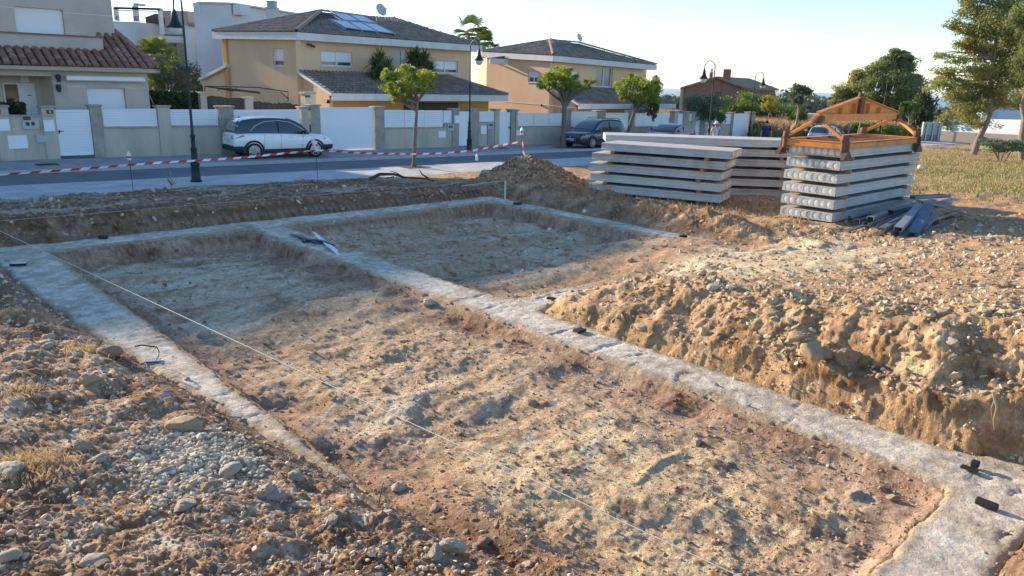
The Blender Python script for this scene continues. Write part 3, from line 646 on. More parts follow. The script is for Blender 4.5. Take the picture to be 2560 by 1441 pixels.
# walls of the first villa
w1B = H1B+DT*.55+DS*.2; w1C = H1C+DT*.55-DS*.55; w1A = H1A+(H1B-H1A).normalized()*.5+DS*.25
def wplane_x(px, py, a, b): u, z = onplane(px, py, a, b); d = (V2(b)-V2(a)).normalized(); return V2(a)+d*u, z
mb = MB(); inF = DT; 
ops = [pxop(w1B, w1C, 803, 881, 129, 166), pxop(w1B, w1C, 978, 1036, 126, 196), pxop(w1B, w1C, 1082, 1145, 152, 183)]
wallface(mb, w1B, w1C, -.6, 5.1, ops, .2, DT)
dL = (V2(w1B)-V2(w1A)).normalized(); inL_ = Vector((-dL.y, dL.x, 0)); inL_ = inL_ if inL_.y > 0 else -inL_
opl = [pxop(w1A, w1B, 681, 709, 121, 165)]
wallface(mb, w1A, w1B, -.6, 5.15, opl, .2, inL_)
w1E = w1C+DT*6; wallface(mb, w1C, w1E, -.6, 5.1, (), .2); w1D = w1A+DT*4+DS*3; wallface(mb, w1D, w1A, -.6, 5.15)
mb.build('wall', REND_Y, h1)
window(h1, w1B, w1C, ops[0], DT, 2, .72); window(h1, w1B, w1C, ops[1], DT, 2, 0, glass=GLASSB); window(h1, w1B, w1C, ops[2], DT, 2, .72)
window(h1, w1A, w1B, opl[0], inL_, 1, .72)
# pergola corner in orange at the left end, and the small lean-to with its sloping verge
mb = MB(); a = wplane_x(566, 130, w1A, w1B)[0]; mb.bar(Vector((a.x, a.y, 0))-inL_*.06, Vector((a.x, a.y, 5.2))-inL_*.06, .35, .12, inL_); mb.build('corner_pier', REND_O, h1)
a0, a1 = wplane_x(574, 165, w1A, w1B), wplane_x(506, 199, w1A, w1B); p_, q_ = Vector((*a0[0][:2], a0[1])), Vector((*a1[0][:2], a1[1]))
mb = MB(); mb.bar(p_, q_, .5, .16); mb.build('verge', FASC, h1)
mb = MB(); mb.prism([p_-UP*.1, q_-UP*.1, Vector((q_.x, q_.y, -.5)), Vector((p_.x, p_.y, -.5))], inL_*3); mb.build('side_wall', REND_Y, h1)
# ground-floor annex
def annex(house, tA, s_left, s_right, z_eave, z_top, tM, hipR=True, orange=(0, 0), hipL=False):
    L0 = SV(s_left, tA, z_eave); R0 = SV(s_right, tA, z_eave); sl = s_left-(.0 if not hipL else -1.2)
    Lt = SV(s_left+(1.6 if hipL else 0)-.05, tM, z_top); Rt = SV(s_right-(2.2 if hipR else 0), tM, z_top)
    rt = MB(); rb = MB(); tiled(rt, rb, [L0, R0, Rt, Lt], L0, R0); 
    rf = rt.build('porch_roof', TILE_G, house); rb.build('roof_bed', TILEBASE, rf)
    fb = MB(); fb.bar(L0-UP*.17, R0-UP*.17, .08, .36); fb.bar(L0+UP*.0-UP*.06, Lt-UP*.06, .1, .14)
    fb.quad(L0-UP*.34, R0-UP*.34, SV(s_right-.3, tA+1.2, z_eave-.34), SV(s_left+.1, tA+1.2, z_eave-.34))
    if hipR:
        Rb = SV(s_right, tM, z_eave); fb.bar(R0-UP*.17, Rb-UP*.17, .08, .36)
        rt2 = MB(); rb2 = MB(); tiled(rt2, rb2, [R0, Rb, Rt], R0, Rb); rt2.build('porch_roof', TILE_G, house); rb2.build('roof_bed', TILEBASE, rf); rr = MB(); ridge(rr, R0, Rt, .11); rr.build('hip_tiles', TILE_G, rf)
    fb.build('eaves', FASC, rf)
    wl = MB(); wl.prism([SV(s_left+.12, tA+.5, -.9), SV(s_left+.12, tM, -.9), SV(s_left+.12, tM, z_top-.12), SV(s_left+.12, tA+.5, z_eave-.05)], DS*.2); wl.build('side_wall', REND_Y, house)
    ob = MB(); ob.bar(SV(s_left+.3, tA+1.2, (z_eave-.9)/2), SV(s_right-.6, tA+1.2, (z_eave-.9)/2), .2, z_eave+.9-.34)
    ob.build('porch_wall', REND_O, house)
annex(h1, 35.3, 20.0, 32.1, 2.42, 3.48, 38.75)
mb = MB(); p = atT(880, 258, 36.4)
# dark openings under the porch of the first villa
for (x0, x1, nm) in ((1010, 1145, 'porch_opening'),):
    a = atT(x0, 258, 36.35)[0]; b = atT(x1, 258, 36.35)[0]; m2 = MB(); m2.bar(SV(a, 36.36, .8), SV(b, 36.36, .8), .05, 2.3); m2.build(nm, M_('deep brown door', (.09, .05, .035), .6), h1)
# solar panels
def onroof(px, py, p, q, r_):
    n = (q-p).cross(r_-p); d = Vector(ray(px, py)); o_ = Vector((0, 0, CAM_H)); k = (p-o_).dot(n)/d.dot(n); return o_+d*k
SOLAR = M_('blue solar glass', (.05, .10, .17), .12, spec=.9, coat=.6)
nR = (RC-RB).cross(R1-RB).normalized(); nR = nR if nR.z > 0 else -nR
Z2 = lambda x, y: (500+x/3.276, y/3.276)
for q in (((1070, 120), (1203, 138), (1308, 196), (1172, 186)), ((1209, 139), (1335, 152), (1440, 210), (1314, 197)), ((1065, 183), (1196, 195), (1322, 268), (1190, 250)), ((1202, 196), (1318, 207), (1452, 281), (1328, 269)), ((1324, 208), (1440, 218), (1600, 300), (1458, 282))):
    c = [onroof(*Z2(*k), RB, RC, R1)+nR*.16 for k in q]; f = MB(); f.prism(c, -nR*.035); pn = f.build('solar_panel', SOLAR, h1)
    e = MB()
    for i in range(4): e.bar(c[i], c[(i+1) % 4], .03, .045, nR)
    e.build('frame', GREYM, pn)
    g = MB(); g.bar(c[0]-nR*.08, c[3]-nR*.08, .04, .1, nR); g.bar(c[1]-nR*.08, c[2]-nR*.08, .04, .1, nR); g.build('bracket', GREYM, pn)
def chimney(house, px0, px1, py0, py1, Y, mat, cap, nm='chimney'):
    a = D(px0, py1, Y); b = D(px1, py0, Y); w_ = b.x-a.x; mb = MB(); mb.box(((a.x+b.x)/2, Y+w_/2, (a.z-.8+b.z)/2), (w_, w_, b.z-a.z+.8)); c = mb.build(nm, mat, house)
    mb = MB(); mb.box(((a.x+b.x)/2, Y+w_/2, b.z+.04), (w_*1.15, w_*1.15, .08)); mb.box(((a.x+b.x)/2, Y+w_/2, b.z+.25), (w_*.8, w_*.8, .32)); mb.box(((a.x+b.x)/2, Y+w_/2, b.z+.44), (w_*.95, w_*.95, .06)); mb.build('cowl', cap, c)
chimney(h1, 666, 689, 22, 50, 51, FASC, GREYM)
ALU = M_('aluminium', (.55, .56, .58), .4, metal=.7)
def antenna(house, px, y0, y1, Y, dish=None, yagi=True, r=.018):
    a = D(px, y1+12, Y); b = D(px, y0, Y); a.x = b.x = D(px, y1, Y).x; mb = MB(); mb.tube([a, b], r, 6)
    if yagi:
        for k, w_ in enumerate((.22, .26, .3, .34)): mb.tube([b+Vector((-.1-.14*k, -w_/2, -.1)), b+Vector((-.1-.14*k, w_/2, -.1))], .008, 4)
        mb.tube([b+Vector((.1, 0, -.1)), b+Vector((-.6, 0, -.1))], .012, 5)
    an = mb.build('antenna', ALU, house)
    if dish:
        dx, dy, rp = dish; c = D(dx, dy, Y-.15); rr = rp/FPX*Y; prof = [(rr*k/6, .35*rr*((k/6)**2)) for k in range(7)]+[(rr*1.02, .36*rr), (rr*.98, .30*rr)]
        ax = Vector((.75, -.6, .35)).normalized(); mb = MB(); mb.lathe(prof, c-ax*.1, 20, ax); mb.tube([c-ax*.05+Vector((0, 0, -rr)), c+ax*rr*1.1+Vector((0, 0, -rr*.3))], .012, 5); mb.lathe([(.0, 0), (.04, 0), (.04, .1), (0, .1)], c+ax*rr*1.1+Vector((0, 0, -rr*.3)), 8, ax)
        mb.tube([c-ax*.05, Vector((b.x, b.y, c.z))], .02, 6); mb.build('satellite_dish', M_('dish grey', (.5, .5, .5), .5), house)
antenna(h1, 941, -30, 42, 46, (953, 25, 14.5)); antenna(h1, 812, -25, 22, 47, None, False)
# small things on the facade of the first villa
mb = MB(); c, z = wplane_x(751, 106, w1B, w1C); mb.box((c.x-.1, c.y-.15, z), (.28, .1, .3), bev=.02); mb.build('siren_box', WHITEP, h1)
mb = MB(); c, z = wplane_x(766, 111, w1B, w1C); c = Vector((c.x, c.y, z))-DT*.15; mb.bar(c, c+DS*.35-UP*.12-DT*.1, .12, .12); mb.tube([c, c+DT*.15], .03, 6); mb.build('camera_lamp', DARKM, h1)
for (x, y) in ((828, 239), (819, 254)):
    mb = MB(); s_, z_ = atT(x, y, 35.9); c = SV(s_, 35.75, z_); mb.lathe([(.0, 0), (.09, .02), (.1, .12), (.05, .2), (0, .22)], c, 10, DS*-1-DT*.5); mb.build('wall_lamp', DARKM, h1)

H2A, H2B, H2C = P(1204, 143, 4.95), P(1383, 154, 4.65), P(1641, 176, 4.43)
h2, roof2, K2 = villa('villa', 'ochre villa with a grey dish on its roof, behind the grey parked car', H2A, H2B, H2C, 6.2, (1374, 103), (1446, 109), -.4)
w2B = H2B+DT*.5+DS*.25; w2C = H2C+DT*.5-DS*.6; w2A = H2A+(H2B-H2A).normalized()*.3+DS*.25
mb = MB(); ops = [pxop(w2B, w2C, 1490, 1531, 170, 218), pxop(w2B, w2C, 1573, 1596, 188, 213), pxop(w2B, w2C, 1427, 1447, 178, 203)]
wallface(mb, w2B, w2C, -1.2, 4.6, ops, .2, DT)
dL = (V2(w2B)-V2(w2A)).normalized(); inL2 = Vector((-dL.y, dL.x, 0)); inL2 = inL2 if inL2.y > 0 else -inL2
opl = [pxop(w2A, w2B, 1320, 1346, 177, 206)]; wallface(mb, w2A, w2B, -1.2, 4.9, opl, .2, inL2); wallface(mb, w2C, w2C+DT*8, -1.2, 4.5); wallface(mb, w2A+DT*4+DS*2.5, w2A, -1.2, 4.9)
mb.build('wall', REND_Y, h2)
window(h2, w2B, w2C, ops[0], DT, 2, 0, glass=GLASSB); window(h2, w2B, w2C, ops[1], DT, 2, .1, glass=GLASSB); window(h2, w2B, w2C, ops[2], DT, 1, .5); window(h2, w2A, w2B, opl[0], inL2, 2, .6)
mb = MB(); a, z0 = wplane_x(1262, 255, w2A, w2B); b, z1 = wplane_x(1455, 271, w2A, w2B); mb.bar(Vector((a.x, a.y, z0))-inL2*.01, Vector((b.x, b.y, z1))-inL2*.01, .02, .04, inL2); mb.build('joint_line', FASC, h2)
mb = MB(); a, z0 = wplane_x(1354, 264, w2A, w2B); mb.lathe([(0, 0), (.08, 0), (.08, .1), (0, .1)], Vector((a.x, a.y, z0)), 8, -inL2); mb.build('vent_pipe', DARKM, h2)
annex(h2, 35.6, 38.9, 50.0, 1.92, 2.95, 38.3)
antenna(h2, 1376, 52, 103, 60, None); antenna(h2, 1450, 63, 112, 62, (1449, 94, 9.5))

# ------------------------------------------------------------------ house on the left
h0 = thing('house', SV(6, 36, 0), 'beige two storey house with red clay tiles and a white awning box', 'house')
T0, T0u, T0p = 34.3, 36.4, 35.15
f0, f1 = xy(-6, T0), xy(11.0, T0); F0, F1 = Vector((*f0, 0)), Vector((*f1, 0))
sR = atT(372, 230, T0)[0]; F1 = SV(sR, T0, 0); sP = atT(135, 235, T0)[0]; zE = atT(200, 170, T0)[1]-.08
mb = MB(); FP = SV(sP, T0, 0)
opw = [pxop(FP, F1, 220, 315, 221, 279)]
wallface(mb, FP, F1, -.3, zE, opw, .2, DT)
wallface(mb, F1, F1+DT*12, -.3, zE)
# entrance recess
Rb = SV(sP-.15, T0+1.5, 0); La = SV(-6, T0+1.5, 0)
opd = [pxop(La, Rb, 12, 92, 208, 300)]
wallface(mb, La, Rb, -.3, zE, opd, .1, DT); mb.quad(SV(sP, T0, -.3), SV(sP-.15, T0+1.5, -.3), SV(sP-.15, T0+1.5, zE), SV(sP, T0, zE))
mb.bar(SV(-6, T0+.1, zE-.1), SV(sP, T0+.1, zE-.1), .2, .34); mb.quad(SV(-6, T0, zE-.25), SV(sP, T0, zE-.25), SV(sP, T0+1.5, zE-.25), SV(-6, T0+1.5, zE-.25))
# upper storey
sU = atT(283, 50, T0u)[0]; U0, U1 = SV(-6, T0u, 0), SV(sU, T0u, 0)
opu = [pxop(U0, U1, 38, 160, 21, 84)]
wallface(mb, U0, U1, zE-.2, 7.9, opu, .22, DT); wallface(mb, U1, U1+DT*9, zE-.2, 7.9)
mb.build('wall', REND_G, h0)
for pp, op, inn in ((FP, opw[0], F1), (U0, opu[0], U1)):
    s_ = MB(); d = (V2(inn)-V2(pp)).normalized(); u0, u1, a, b = op; z = b-.02
    while z > a+.03: s_.prism([V2(pp)+d*(u0+.02)+UP*(z-.075)+DT*.15, V2(pp)+d*(u1-.02)+UP*(z-.075)+DT*.15, V2(pp)+d*(u1-.02)+UP*(z-.004)+DT*.15, V2(pp)+d*(u0+.02)+UP*(z-.004)+DT*.15], -DT*.03); z -= .08
    s_.prism([V2(pp)+d*u0+UP*a+DT*.19, V2(pp)+d*u1+UP*a+DT*.19, V2(pp)+d*u1+UP*b+DT*.19, V2(pp)+d*u0+UP*b+DT*.19], -DT*.035)
    s_.build('shutter', SHUT, h0)
window(h0, La, Rb, opd[0], DT, 2, 0, .08, False, GLASS); 
dr = MB(); u0, u1, a, b = opd[0]; d = DS; mid = u0+(u1-u0)*.48; Q = lambda u, z, o: V2(La)+DS*u+UP*z+DT*o
dr.prism([Q(mid, a, .06), Q(u1-.05, a, .06), Q(u1-.05, b-.05, .06), Q(mid, b-.05, .06)], -DT*.05)
for k in range(3): dr.prism([Q(mid+.12, a+.15+k*.65, .008), Q(u1-.17, a+.15+k*.65, .008), Q(u1-.17, a+.7+k*.65, .008), Q(mid+.12, a+.7+k*.65, .008)], -DT*.012)
dd = dr.build('door', WHITEP, h0); hn = MB(); hn.tube([Q(u1-.15, a+.95, -.03), Q(u1-.3, a+.95, -.03)], .015, 6); hn.build('handle', DARKM, dd)
# parapet
zb = zE; mb = MB(); s2 = atT(258, 112, T0p)[0]; zt = atT(200, 93, T0p)[1]; zt0 = atT(20, 80, T0p)[1]
mb.prism([SV(-6, T0p, zb), SV(s2, T0p, zb), SV(s2, T0p, zt), SV(-6, T0p, zt)], DT*.22); mb.prism([SV(s2-.22, T0p+.22, zb), SV(s2, T0p+.22, zb), SV(s2, T0p+.22, zt), SV(s2-.22, T0p+.22, zt)], DT*1.0)
pb = mb.build('balcony_parapet', REND_G, h0); mb = MB(); mb.bar(SV(-6, T0p+.08, zt+.03), SV(s2+.04, T0p+.08, zt+.03), .3, .06); mb.build('coping', TILE_R, pb)
# clay tiled pent roof in front
rt = MB(); rb = MB(); ze = zE+.12; eL, eR = SV(-6, T0-.45, ze), SV(sR+.35, T0-.45, ze); slope = .50
zr = lambda t: ze+(t-(T0-.45))*slope
tiled(rt, rb, [eL, SV(s2+.1, T0-.45, ze), SV(s2+.1, T0p-.02, zr(T0p-.02)), SV(-6, T0p-.02, zr(T0p-.02))], eL, eR, .30, .42, .125, 7)
tiled(rt, rb, [SV(s2+.05, T0-.45, ze), eR, SV(sU+.1, T0u+.4, zr(T0u+.4)), SV(s2+.05, T0u+.4, zr(T0u+.4))], eL, eR, .30, .42, .125, 7)
ridge(rt, eR, SV(sU+.1, T0u+.4, zr(T0u+.4)), .13); rf = rt.build('roof', TILE_R, h0); rb.build('roof_bed', TILEBASE, rf)
mb = MB(); mb.bar(eL-UP*.09+DT*.08, eR-UP*.09+DT*.08, .16, .14); mb.bar(eR-UP*.09-DS*.05, eR-UP*.09-DS*.05+DT*11, .14, .14); mb.prism([eL-UP*.17+DT*.05, eR-UP*.17+DT*.05, eR-UP*.17+DT*.5, eL-UP*.17+DT*.5], UP*.02); mb.build('eaves', REND_B, rf)
mb = MB(); tiled(mb, MB(), [SV(-6.5, T0u-.6, 7.9), SV(sU+.6, T0u-.6, 7.9), SV(sU-1.0, T0u+3.3, 9.4), SV(-6.5, T0u+3.3, 9.4)], SV(-6.5, T0u-.6, 7.9), SV(sU+.6, T0u-.6, 7.9), .3, .42, .12, 4); mb.build('roof', TILE_R, h0)
mb = MB(); top = [SV(-6.5, T0u-.6, 7.88), SV(sU+.6, T0u-.6, 7.88), SV(sU+.6, T0u+9, 7.88), SV(-6.5, T0u+9, 7.88)]; r1, r2 = SV(-6.5, T0u+3.9, 9.35), SV(sU-1.0, T0u+3.9, 9.35)
mb.add(top+[r1, r2], [(0, 1, 5, 4), (1, 2, 5), (2, 3, 4, 5), (3, 0, 4), (3, 2, 1, 0)]); mb.build('upper_roof_bed', TILEBASE, h0)
# awning box, lamps, joints
s_a, z_a = atT(164, 196, T0-.12); s_b, z_b = atT(361, 199, T0-.12); mb = MB(); mb.bar(SV(s_a, T0-.14, (z_a+z_b)/2), SV(s_b, T0-.14, (z_a+z_b)/2), .24, .2, bev=.04); mb.build('awning_box', METW, h0)
mb = MB(); c = SV(s_b-.1, T0-.2, z_b-.1); mb.tube([c, c-UP*.9+DS*.35], .012, 5); mb.build('awning_crank', GREYM, h0)
for (x, y) in ((145, 193), (146, 218)):
    s_, z_ = atT(x, y, T0-.1); c = SV(s_, T0-.12, z_); mb = MB(); mb.box(c, (.16, .14, .2), bev=.03); mb.box(c-UP*.14-DT*.05, (.1, .12, .1), bev=.02); mb.bar(c, c+DT*.12, .05, .05); mb.build('wall_lamp', DARKM, h0)
mb = MB()
for (xa, ya, xb, yb, T) in ((0, 17, 38, 20, T0u), (160, 32, 280, 44, T0u), (168, 216, 218, 217, T0), (316, 220, 370, 222, T0)):
    a, za = atT(xa, ya, T); b, zb2 = atT(xb, yb, T); mb.bar(SV(a, T-.004, za), SV(b, T-.004, za), .012, .03)
a, za = atT(168, 214, T0); mb.bar(SV(a, T0-.004, za), SV(a, T0-.004, .0), .012, .025, DT); mb.build('render_joint', FASC, h0)
STAIN = M_('rain stain', (.22, .21, .19), .95)

# ------------------------------------------------------------------ garden walls along the far pavement
WALL = M_('streaked garden wall render', (.55, .48, .38), .92, c2=(.38, .335, .27), scale=1.1, detail=9, stretch=(1, 1, .35), mixlo=.42, mixhi=.72)
PILL = M_('grey brown pillar stone', (.42, .37, .30), .9, c2=(.29, .26, .215), scale=2.5, detail=8)
sx = lambda px, t=T_W: atT(px, 320 if px < 1500 else 315, t)[0]
class Wall:
    def __init__(w, label, x0): w.o = thing('garden_wall', SV(sx(x0), T_W, zst(sx(x0))), label, 'wall')
    def base(w, x0, x1, h=1.1, name='base', cap=True, th=.2):
        a, b = sx(x0), sx(x1); mb = MB(); mb.prism([SV(a, T_W, zst(a)-.25), SV(b, T_W, zst(b)-.25), SV(b, T_W, zst(b)+h), SV(a, T_W, zst(a)+h)], DT*th)
        o = mb.build(name, WALL, w.o)
        if cap: m2 = MB(); m2.bar(SV(a, T_W+th/2-.02, zst(a)+h+.02), SV(b, T_W+th/2-.02, zst(b)+h+.02), th+.1, .05); m2.build('coping', CAPST, o)
    def pillar(w, x0, x1, h=1.93, mat=None, pr=.06):
        a, b = sx(x0), sx(x1); mb = MB(); mb.prism([SV(a, T_W-pr, zst(a)-.25), SV(b, T_W-pr, zst(b)-.25), SV(b, T_W-pr, zst(a)+h), SV(a, T_W-pr, zst(a)+h)], DT*.42); o = mb.build('pillar', mat or PILL, w.o)
        m2 = MB(); m2.bar(SV(a-.05, T_W-pr+.21, zst(a)+h+.03), SV(b+.05, T_W-pr+.21, zst(a)+h+.03), .54, .065, bev=.015); m2.build('cap', CAPST, o)
    def panel(w, x0, x1, h0=1.13, h1=1.84, n=1, slats=True):
        a, b = sx(x0), sx(x1); zA = zst((a+b)/2)
        for k in range(n):
            u0, u1 = a+(b-a)*k/n+.015, a+(b-a)*(k+1)/n-.015; mb = MB(); z0, z1 = zst((u0+u1)/2)+h0, zst((u0+u1)/2)+h1
            for (p, q, r_, s_) in ((u0, u1, z0, z0+.05), (u0, u1, z1-.05, z1), (u0, u0+.05, z0+.05, z1-.05), (u1-.05, u1, z0+.05, z1-.05)): mb.prism([SV(p, T_W+.02, r_), SV(q, T_W+.02, r_), SV(q, T_W+.02, s_), SV(p, T_W+.02, s_)], DT*.05)
            z = z0+.055
            while z < z1-.06: mb.prism([SV(u0+.05, T_W+.035, z), SV(u1-.05, T_W+.035, z), SV(u1-.05, T_W+.035, min(z+.092, z1-.05)), SV(u0+.05, T_W+.035, min(z+.092, z1-.05))], DT*.02); z += .098
            mb.build('panel', METW, w.o)
    def box(w, x0, x1, h0, h1, mat, name='meter_box', dp=.08, windows=0):
        a, b = sx(x0), sx(x1); mb = MB(); za = zst(a); mb.prism([SV(a, T_W-dp, za+h0), SV(b, T_W-dp, za+h0), SV(b, T_W-dp, za+h1), SV(a, T_W-dp, za+h1)], DT*(dp+.01)); o = mb.build(name, mat, w.o)
        if windows:
            m2 = MB()
            for k in range(windows): u = a+(b-a)*(k+.9)/(windows+1.); c = za+h0+(h1-h0)*.62; m2.prism([SV(u-.06, T_W-dp-.006, c-.06), SV(u+.05, T_W-dp-.006, c-.06), SV(u+.05, T_W-dp-.006, c+.06), SV(u-.06, T_W-dp-.006, c+.06)], DT*.01)
            m2.build('sight_glass', DARKM, o)
def gate(x0, x1, h, label, group=None, cat='gate', name='gate', vertical=False, slat=.14, handle=True, lo=.06, hleft=True):
    a, b = sx(x0)+.02, sx(x1)-.02; s = (a+b)/2; z0, z1 = zst(s)+lo, zst(s)+h; g = thing(name, SV(s, T_W, zst(s)), label, cat, group)
    f = MB(); fw = .07
    for (p, q, r_, s_) in ((a, b, z0, z0+fw), (a, b, z1-fw, z1), (a, a+fw, z0+fw, z1-fw), (b-fw, b, z0+fw, z1-fw)): f.prism([SV(p, T_W+.0, r_), SV(q, T_W+.0, r_), SV(q, T_W, s_), SV(p, T_W, s_)], DT*.07)
    f.build('frame', METW, g); pb = MB(); z = z0+fw
    while z < z1-fw-.01: pb.prism([SV(a+fw, T_W+.02, z), SV(b-fw, T_W+.02, z), SV(b-fw, T_W+.02, min(z+slat-.006, z1-fw)), SV(a+fw, T_W+.02, min(z+slat-.006, z1-fw))], DT*.03); z += slat
    pb.build('leaf', METW, g)
    if handle:
        hb = MB(); u = a+.05 if hleft else b-.05; hb.box(SV(u, T_W-.02, zst(s)+1.0), (.05, .04, .12), bev=.01); hb.tube([SV(u, T_W-.05, zst(s)+1.02), SV(u+(.14 if hleft else -.14), T_W-.06, zst(s)+1.02)], .012, 6); hb.build('handle', DARKM, g)
    return g
W0 = Wall('beige garden wall with white slatted panels and capped pillars, in front of the beige house', 0)
W0.base(-160, 138, 1.55); W0.pillar(-10, 26, 1.86, WALL); W0.pillar(108, 141, 1.86, WALL); W0.pillar(229, 257, 1.92); W0.base(257, 398, 1.13); W0.pillar(397, 427, 1.92, WALL); W0.base(427, 550, 1.16); W0.pillar(549, 585, 1.93)
W0.panel(259, 396); W0.panel(428, 548, 1.18); W0.base(585, 752, 1.16); W0.panel(586, 752, 1.19, 1.86)
W0.box(-5, 24, 1.05, 1.45, METW, 'meter_box'); W0.box(14, 63, .42, .88, METW, 'meter_box'); W0.box(86, 124, .62, .88, GREYM); W0.box(57, 98, 1.10, 1.40, M_('grey plastic', (.45, .46, .45), .6), windows=2)
W0.box(108, 135, 1.02, 1.42, METW, 'letterbox', .16); W0.box(61, 80, 1.42, 1.56, M_('brown plaque', (.10, .05, .035), .5), 'plaque', .02); W0.box(121, 137, 1.64, 1.78, M_('brown number tile', (.10, .045, .03), .5), 'number_plate', .09); W0.box(-2, 7, 1.64, 1.78, M_('brown number tile 2', (.10, .045, .03), .5), 'number_plate', .09)
PALE = M_('cream lettering', (.75, .68, .5), .6)
def text(body, size, loc, xdir, ydir, mat, name, parent, ext=.003):
    cu = bpy.data.curves.new('t', 'FONT'); cu.body = body; cu.size = size; cu.extrude = ext; cu.align_x = 'CENTER'; cu.align_y = 'CENTER'
    to = bpy.data.objects.new('t', cu); COL.objects.link(to); dg = bpy.context.evaluated_depsgraph_get(); me = bpy.data.meshes.new_from_object(to.evaluated_get(dg)); bpy.data.objects.remove(to)
    x = Vector(xdir).normalized(); y = Vector(ydir).normalized(); z = x.cross(y); mb = MB(); mb.add([Vector(loc)+x*v.co.x+y*v.co.y+z*v.co.z for v in me.vertices], [tuple(p.vertices) for p in me.polygons]); return mb.build(name, mat, parent)
for px_, ch in ((129, 'B'), (2.5, 'A')): s_ = sx(px_); text(ch, .14, SV(s_, T_W-.10, zst(s_)+1.71), DS, UP, PALE, 'house_letter', W0.o)
gate(141, 229, 1.79, 'white slatted garden door with a dark handle, beside the letterbox', cat='garden door', name='garden_door', slat=.1, lo=.12)
W1 = Wall('beige garden wall of white panels between the wide white gate and the narrow doors', 752)
W1.pillar(753, 772, 1.95, WALL); W1.pillar(776, 800, 2.05); W1.pillar(936, 960, 2.0); W1.base(960, 1112, 1.02); W1.panel(961, 1108, 1.04, 1.9, 3); W1.panel(1109, 1130, 1.25, 1.9); W1.base(1112, 1130, 1.22, 'base'); W1.pillar(1130, 1146, 1.95)
W1.box(1133, 1144, 1.25, 1.65, METW, 'letterbox', .15); W1.box(1117, 1133, .85, 1.2, M_('grey plastic 3', (.45, .46, .45), .6), windows=2); W1.box(1094, 1112, .5, .85, METW)
W1.pillar(1174, 1196, 1.95); W1.base(1196, 1236, 1.28); W1.panel(1196, 1236, 1.32, 1.88); W1.pillar(1236, 1247, 1.95, WALL); W1.box(1200, 1214, .65, 1.12, METW); W1.box(1218, 1233, .95, 1.28, M_('grey plastic 4', (.45, .46, .45), .6), windows=2); W1.box(1218, 1229, .05, .95, M_('grey cabinet', (.30, .30, .32), .6), dp=.05)
W1.pillar(1276, 1286, 1.95); W1.pillar(1288, 1293, 1.93, WALL); W1.base(1293, 1411, 1.03); W1.panel(1294, 1411, 1.05, 1.80, 3); W1.box(1290, 1296, 1.35, 1.7, METW, 'letterbox', .15); W1.box(1290, 1303, .55, .85, METW); W1.pillar(1412, 1425, 1.95)
gate(801, 935, 2.0, 'wide plain white sliding gate behind the bonnet of the white car', slat=.9, handle=False)
gate(1147, 1173, 1.86, 'narrow white garden door left of the second street lamp', 'narrow white garden doors', 'garden door', 'garden_door', slat=.6, hleft=False)
gate(1248, 1275, 1.84, 'narrow white garden door right of the grey meter cabinet', 'narrow white garden doors', 'garden door', 'garden_door', slat=.6, hleft=False)
gate(1426, 1489, 1.92, 'white slatted sliding gate behind the roof of the grey car', slat=.25, handle=False)
W2 = Wall('stretch of beige wall with white panels behind the red car', 1490)
W2.pillar(1490, 1511, 1.95); W2.pillar(1571, 1585, 1.95); W2.base(1585, 1672, .95); W2.panel(1586, 1672, .98, 1.85, 4); W2.base(1672, 1690, 1.25); W2.pillar(1683, 1692, 1.95, WALL); W2.box(1676, 1688, .95, 1.2, M_('grey plastic 5', (.45, .46, .45), .6), windows=2)
W2.pillar(1706, 1720, 1.97); W2.base(1720, 1735, 1.3); W2.panel(1708, 1730, 1.3, 1.85); W2.pillar(1728, 1737, 1.95, WALL); W2.pillar(1750, 1761, 1.95); W2.base(1761, 1826, 1.05); W2.panel(1762, 1826, 1.07, 1.85, 3); W2.pillar(1826, 1831, 1.93); W2.pillar(1869, 1884, 1.97)
gate(1512, 1570, 1.86, 'white sliding gate between the grey car and the leaning street tree', slat=.5, handle=False)
gate(1692, 1706, 1.85, 'narrow white garden door behind the red car roof, left of the third lamp', 'narrow white garden doors', 'garden door', 'garden_door', slat=.6, hleft=False)
gate(1737, 1750, 1.85, 'narrow white garden door just left of the third lamp post', 'narrow white garden doors', 'garden door', 'garden_door', slat=.6, hleft=False)
gate(1832, 1868, 1.9, 'last white gate at the far end of the garden wall', slat=.9, handle=False)

# ------------------------------------------------------------------ buildings further back
SHADEW = M_('white building render', (.70, .70, .70), .9, c2=(.58, .58, .59), scale=.35, detail=9)
wb = thing('apartment_block', D(450, 250, 62), 'white stepped apartment block with a roof pergola and outside stair, behind the palm', 'building')
def pbox(mb, Y, x0, x1, y0, y1, dp, yb=None):
    a = D(x0, (y0+y1)/2, Y); b = D(x1, (y0+y1)/2, Y); zt = D((x0+x1)/2, y0, Y).z; zb = D((x0+x1)/2, y1, Y).z if yb is None else yb
    d = Vector((b.x-a.x, 0, 0)); dv = Vector((.30, .95, 0)).normalized()*dp
    mb.prism([Vector((a.x, Y, zb)), Vector((b.x, Y, zb)), Vector((b.x, Y, zt)), Vector((a.x, Y, zt))], dv); return a, b, zt, zb
mb = MB(); pbox(mb, 58, 492, 585, 8, 260, 9, -1); pbox(mb, 60, 466, 492, 64, 260, 6, -1); pbox(mb, 57.9, 492, 501, 5, 34, 1.2); pbox(mb, 57.9, 583, 600, 12, 37, 1.2); mb.build('wall', SHADEW, wb)
mb = MB(); pbox(mb, 57.85, 492, 584, 5, 9, 9.2); pbox(mb, 59.9, 466, 493, 63, 66, 1); mb.build('coping', FASC, wb)
mb = MB(); pbox(mb, 59, 283, 347, 54, 260, 8, -1); pbox(mb, 61.5, 347, 470, 62, 86, 5); pbox(mb, 63, 347, 466, 86, 260, 1, -1); mb.build('wall', M_('pale render', (.64, .65, .67), .9, c2=(.52, .53, .55), scale=.4), wb)
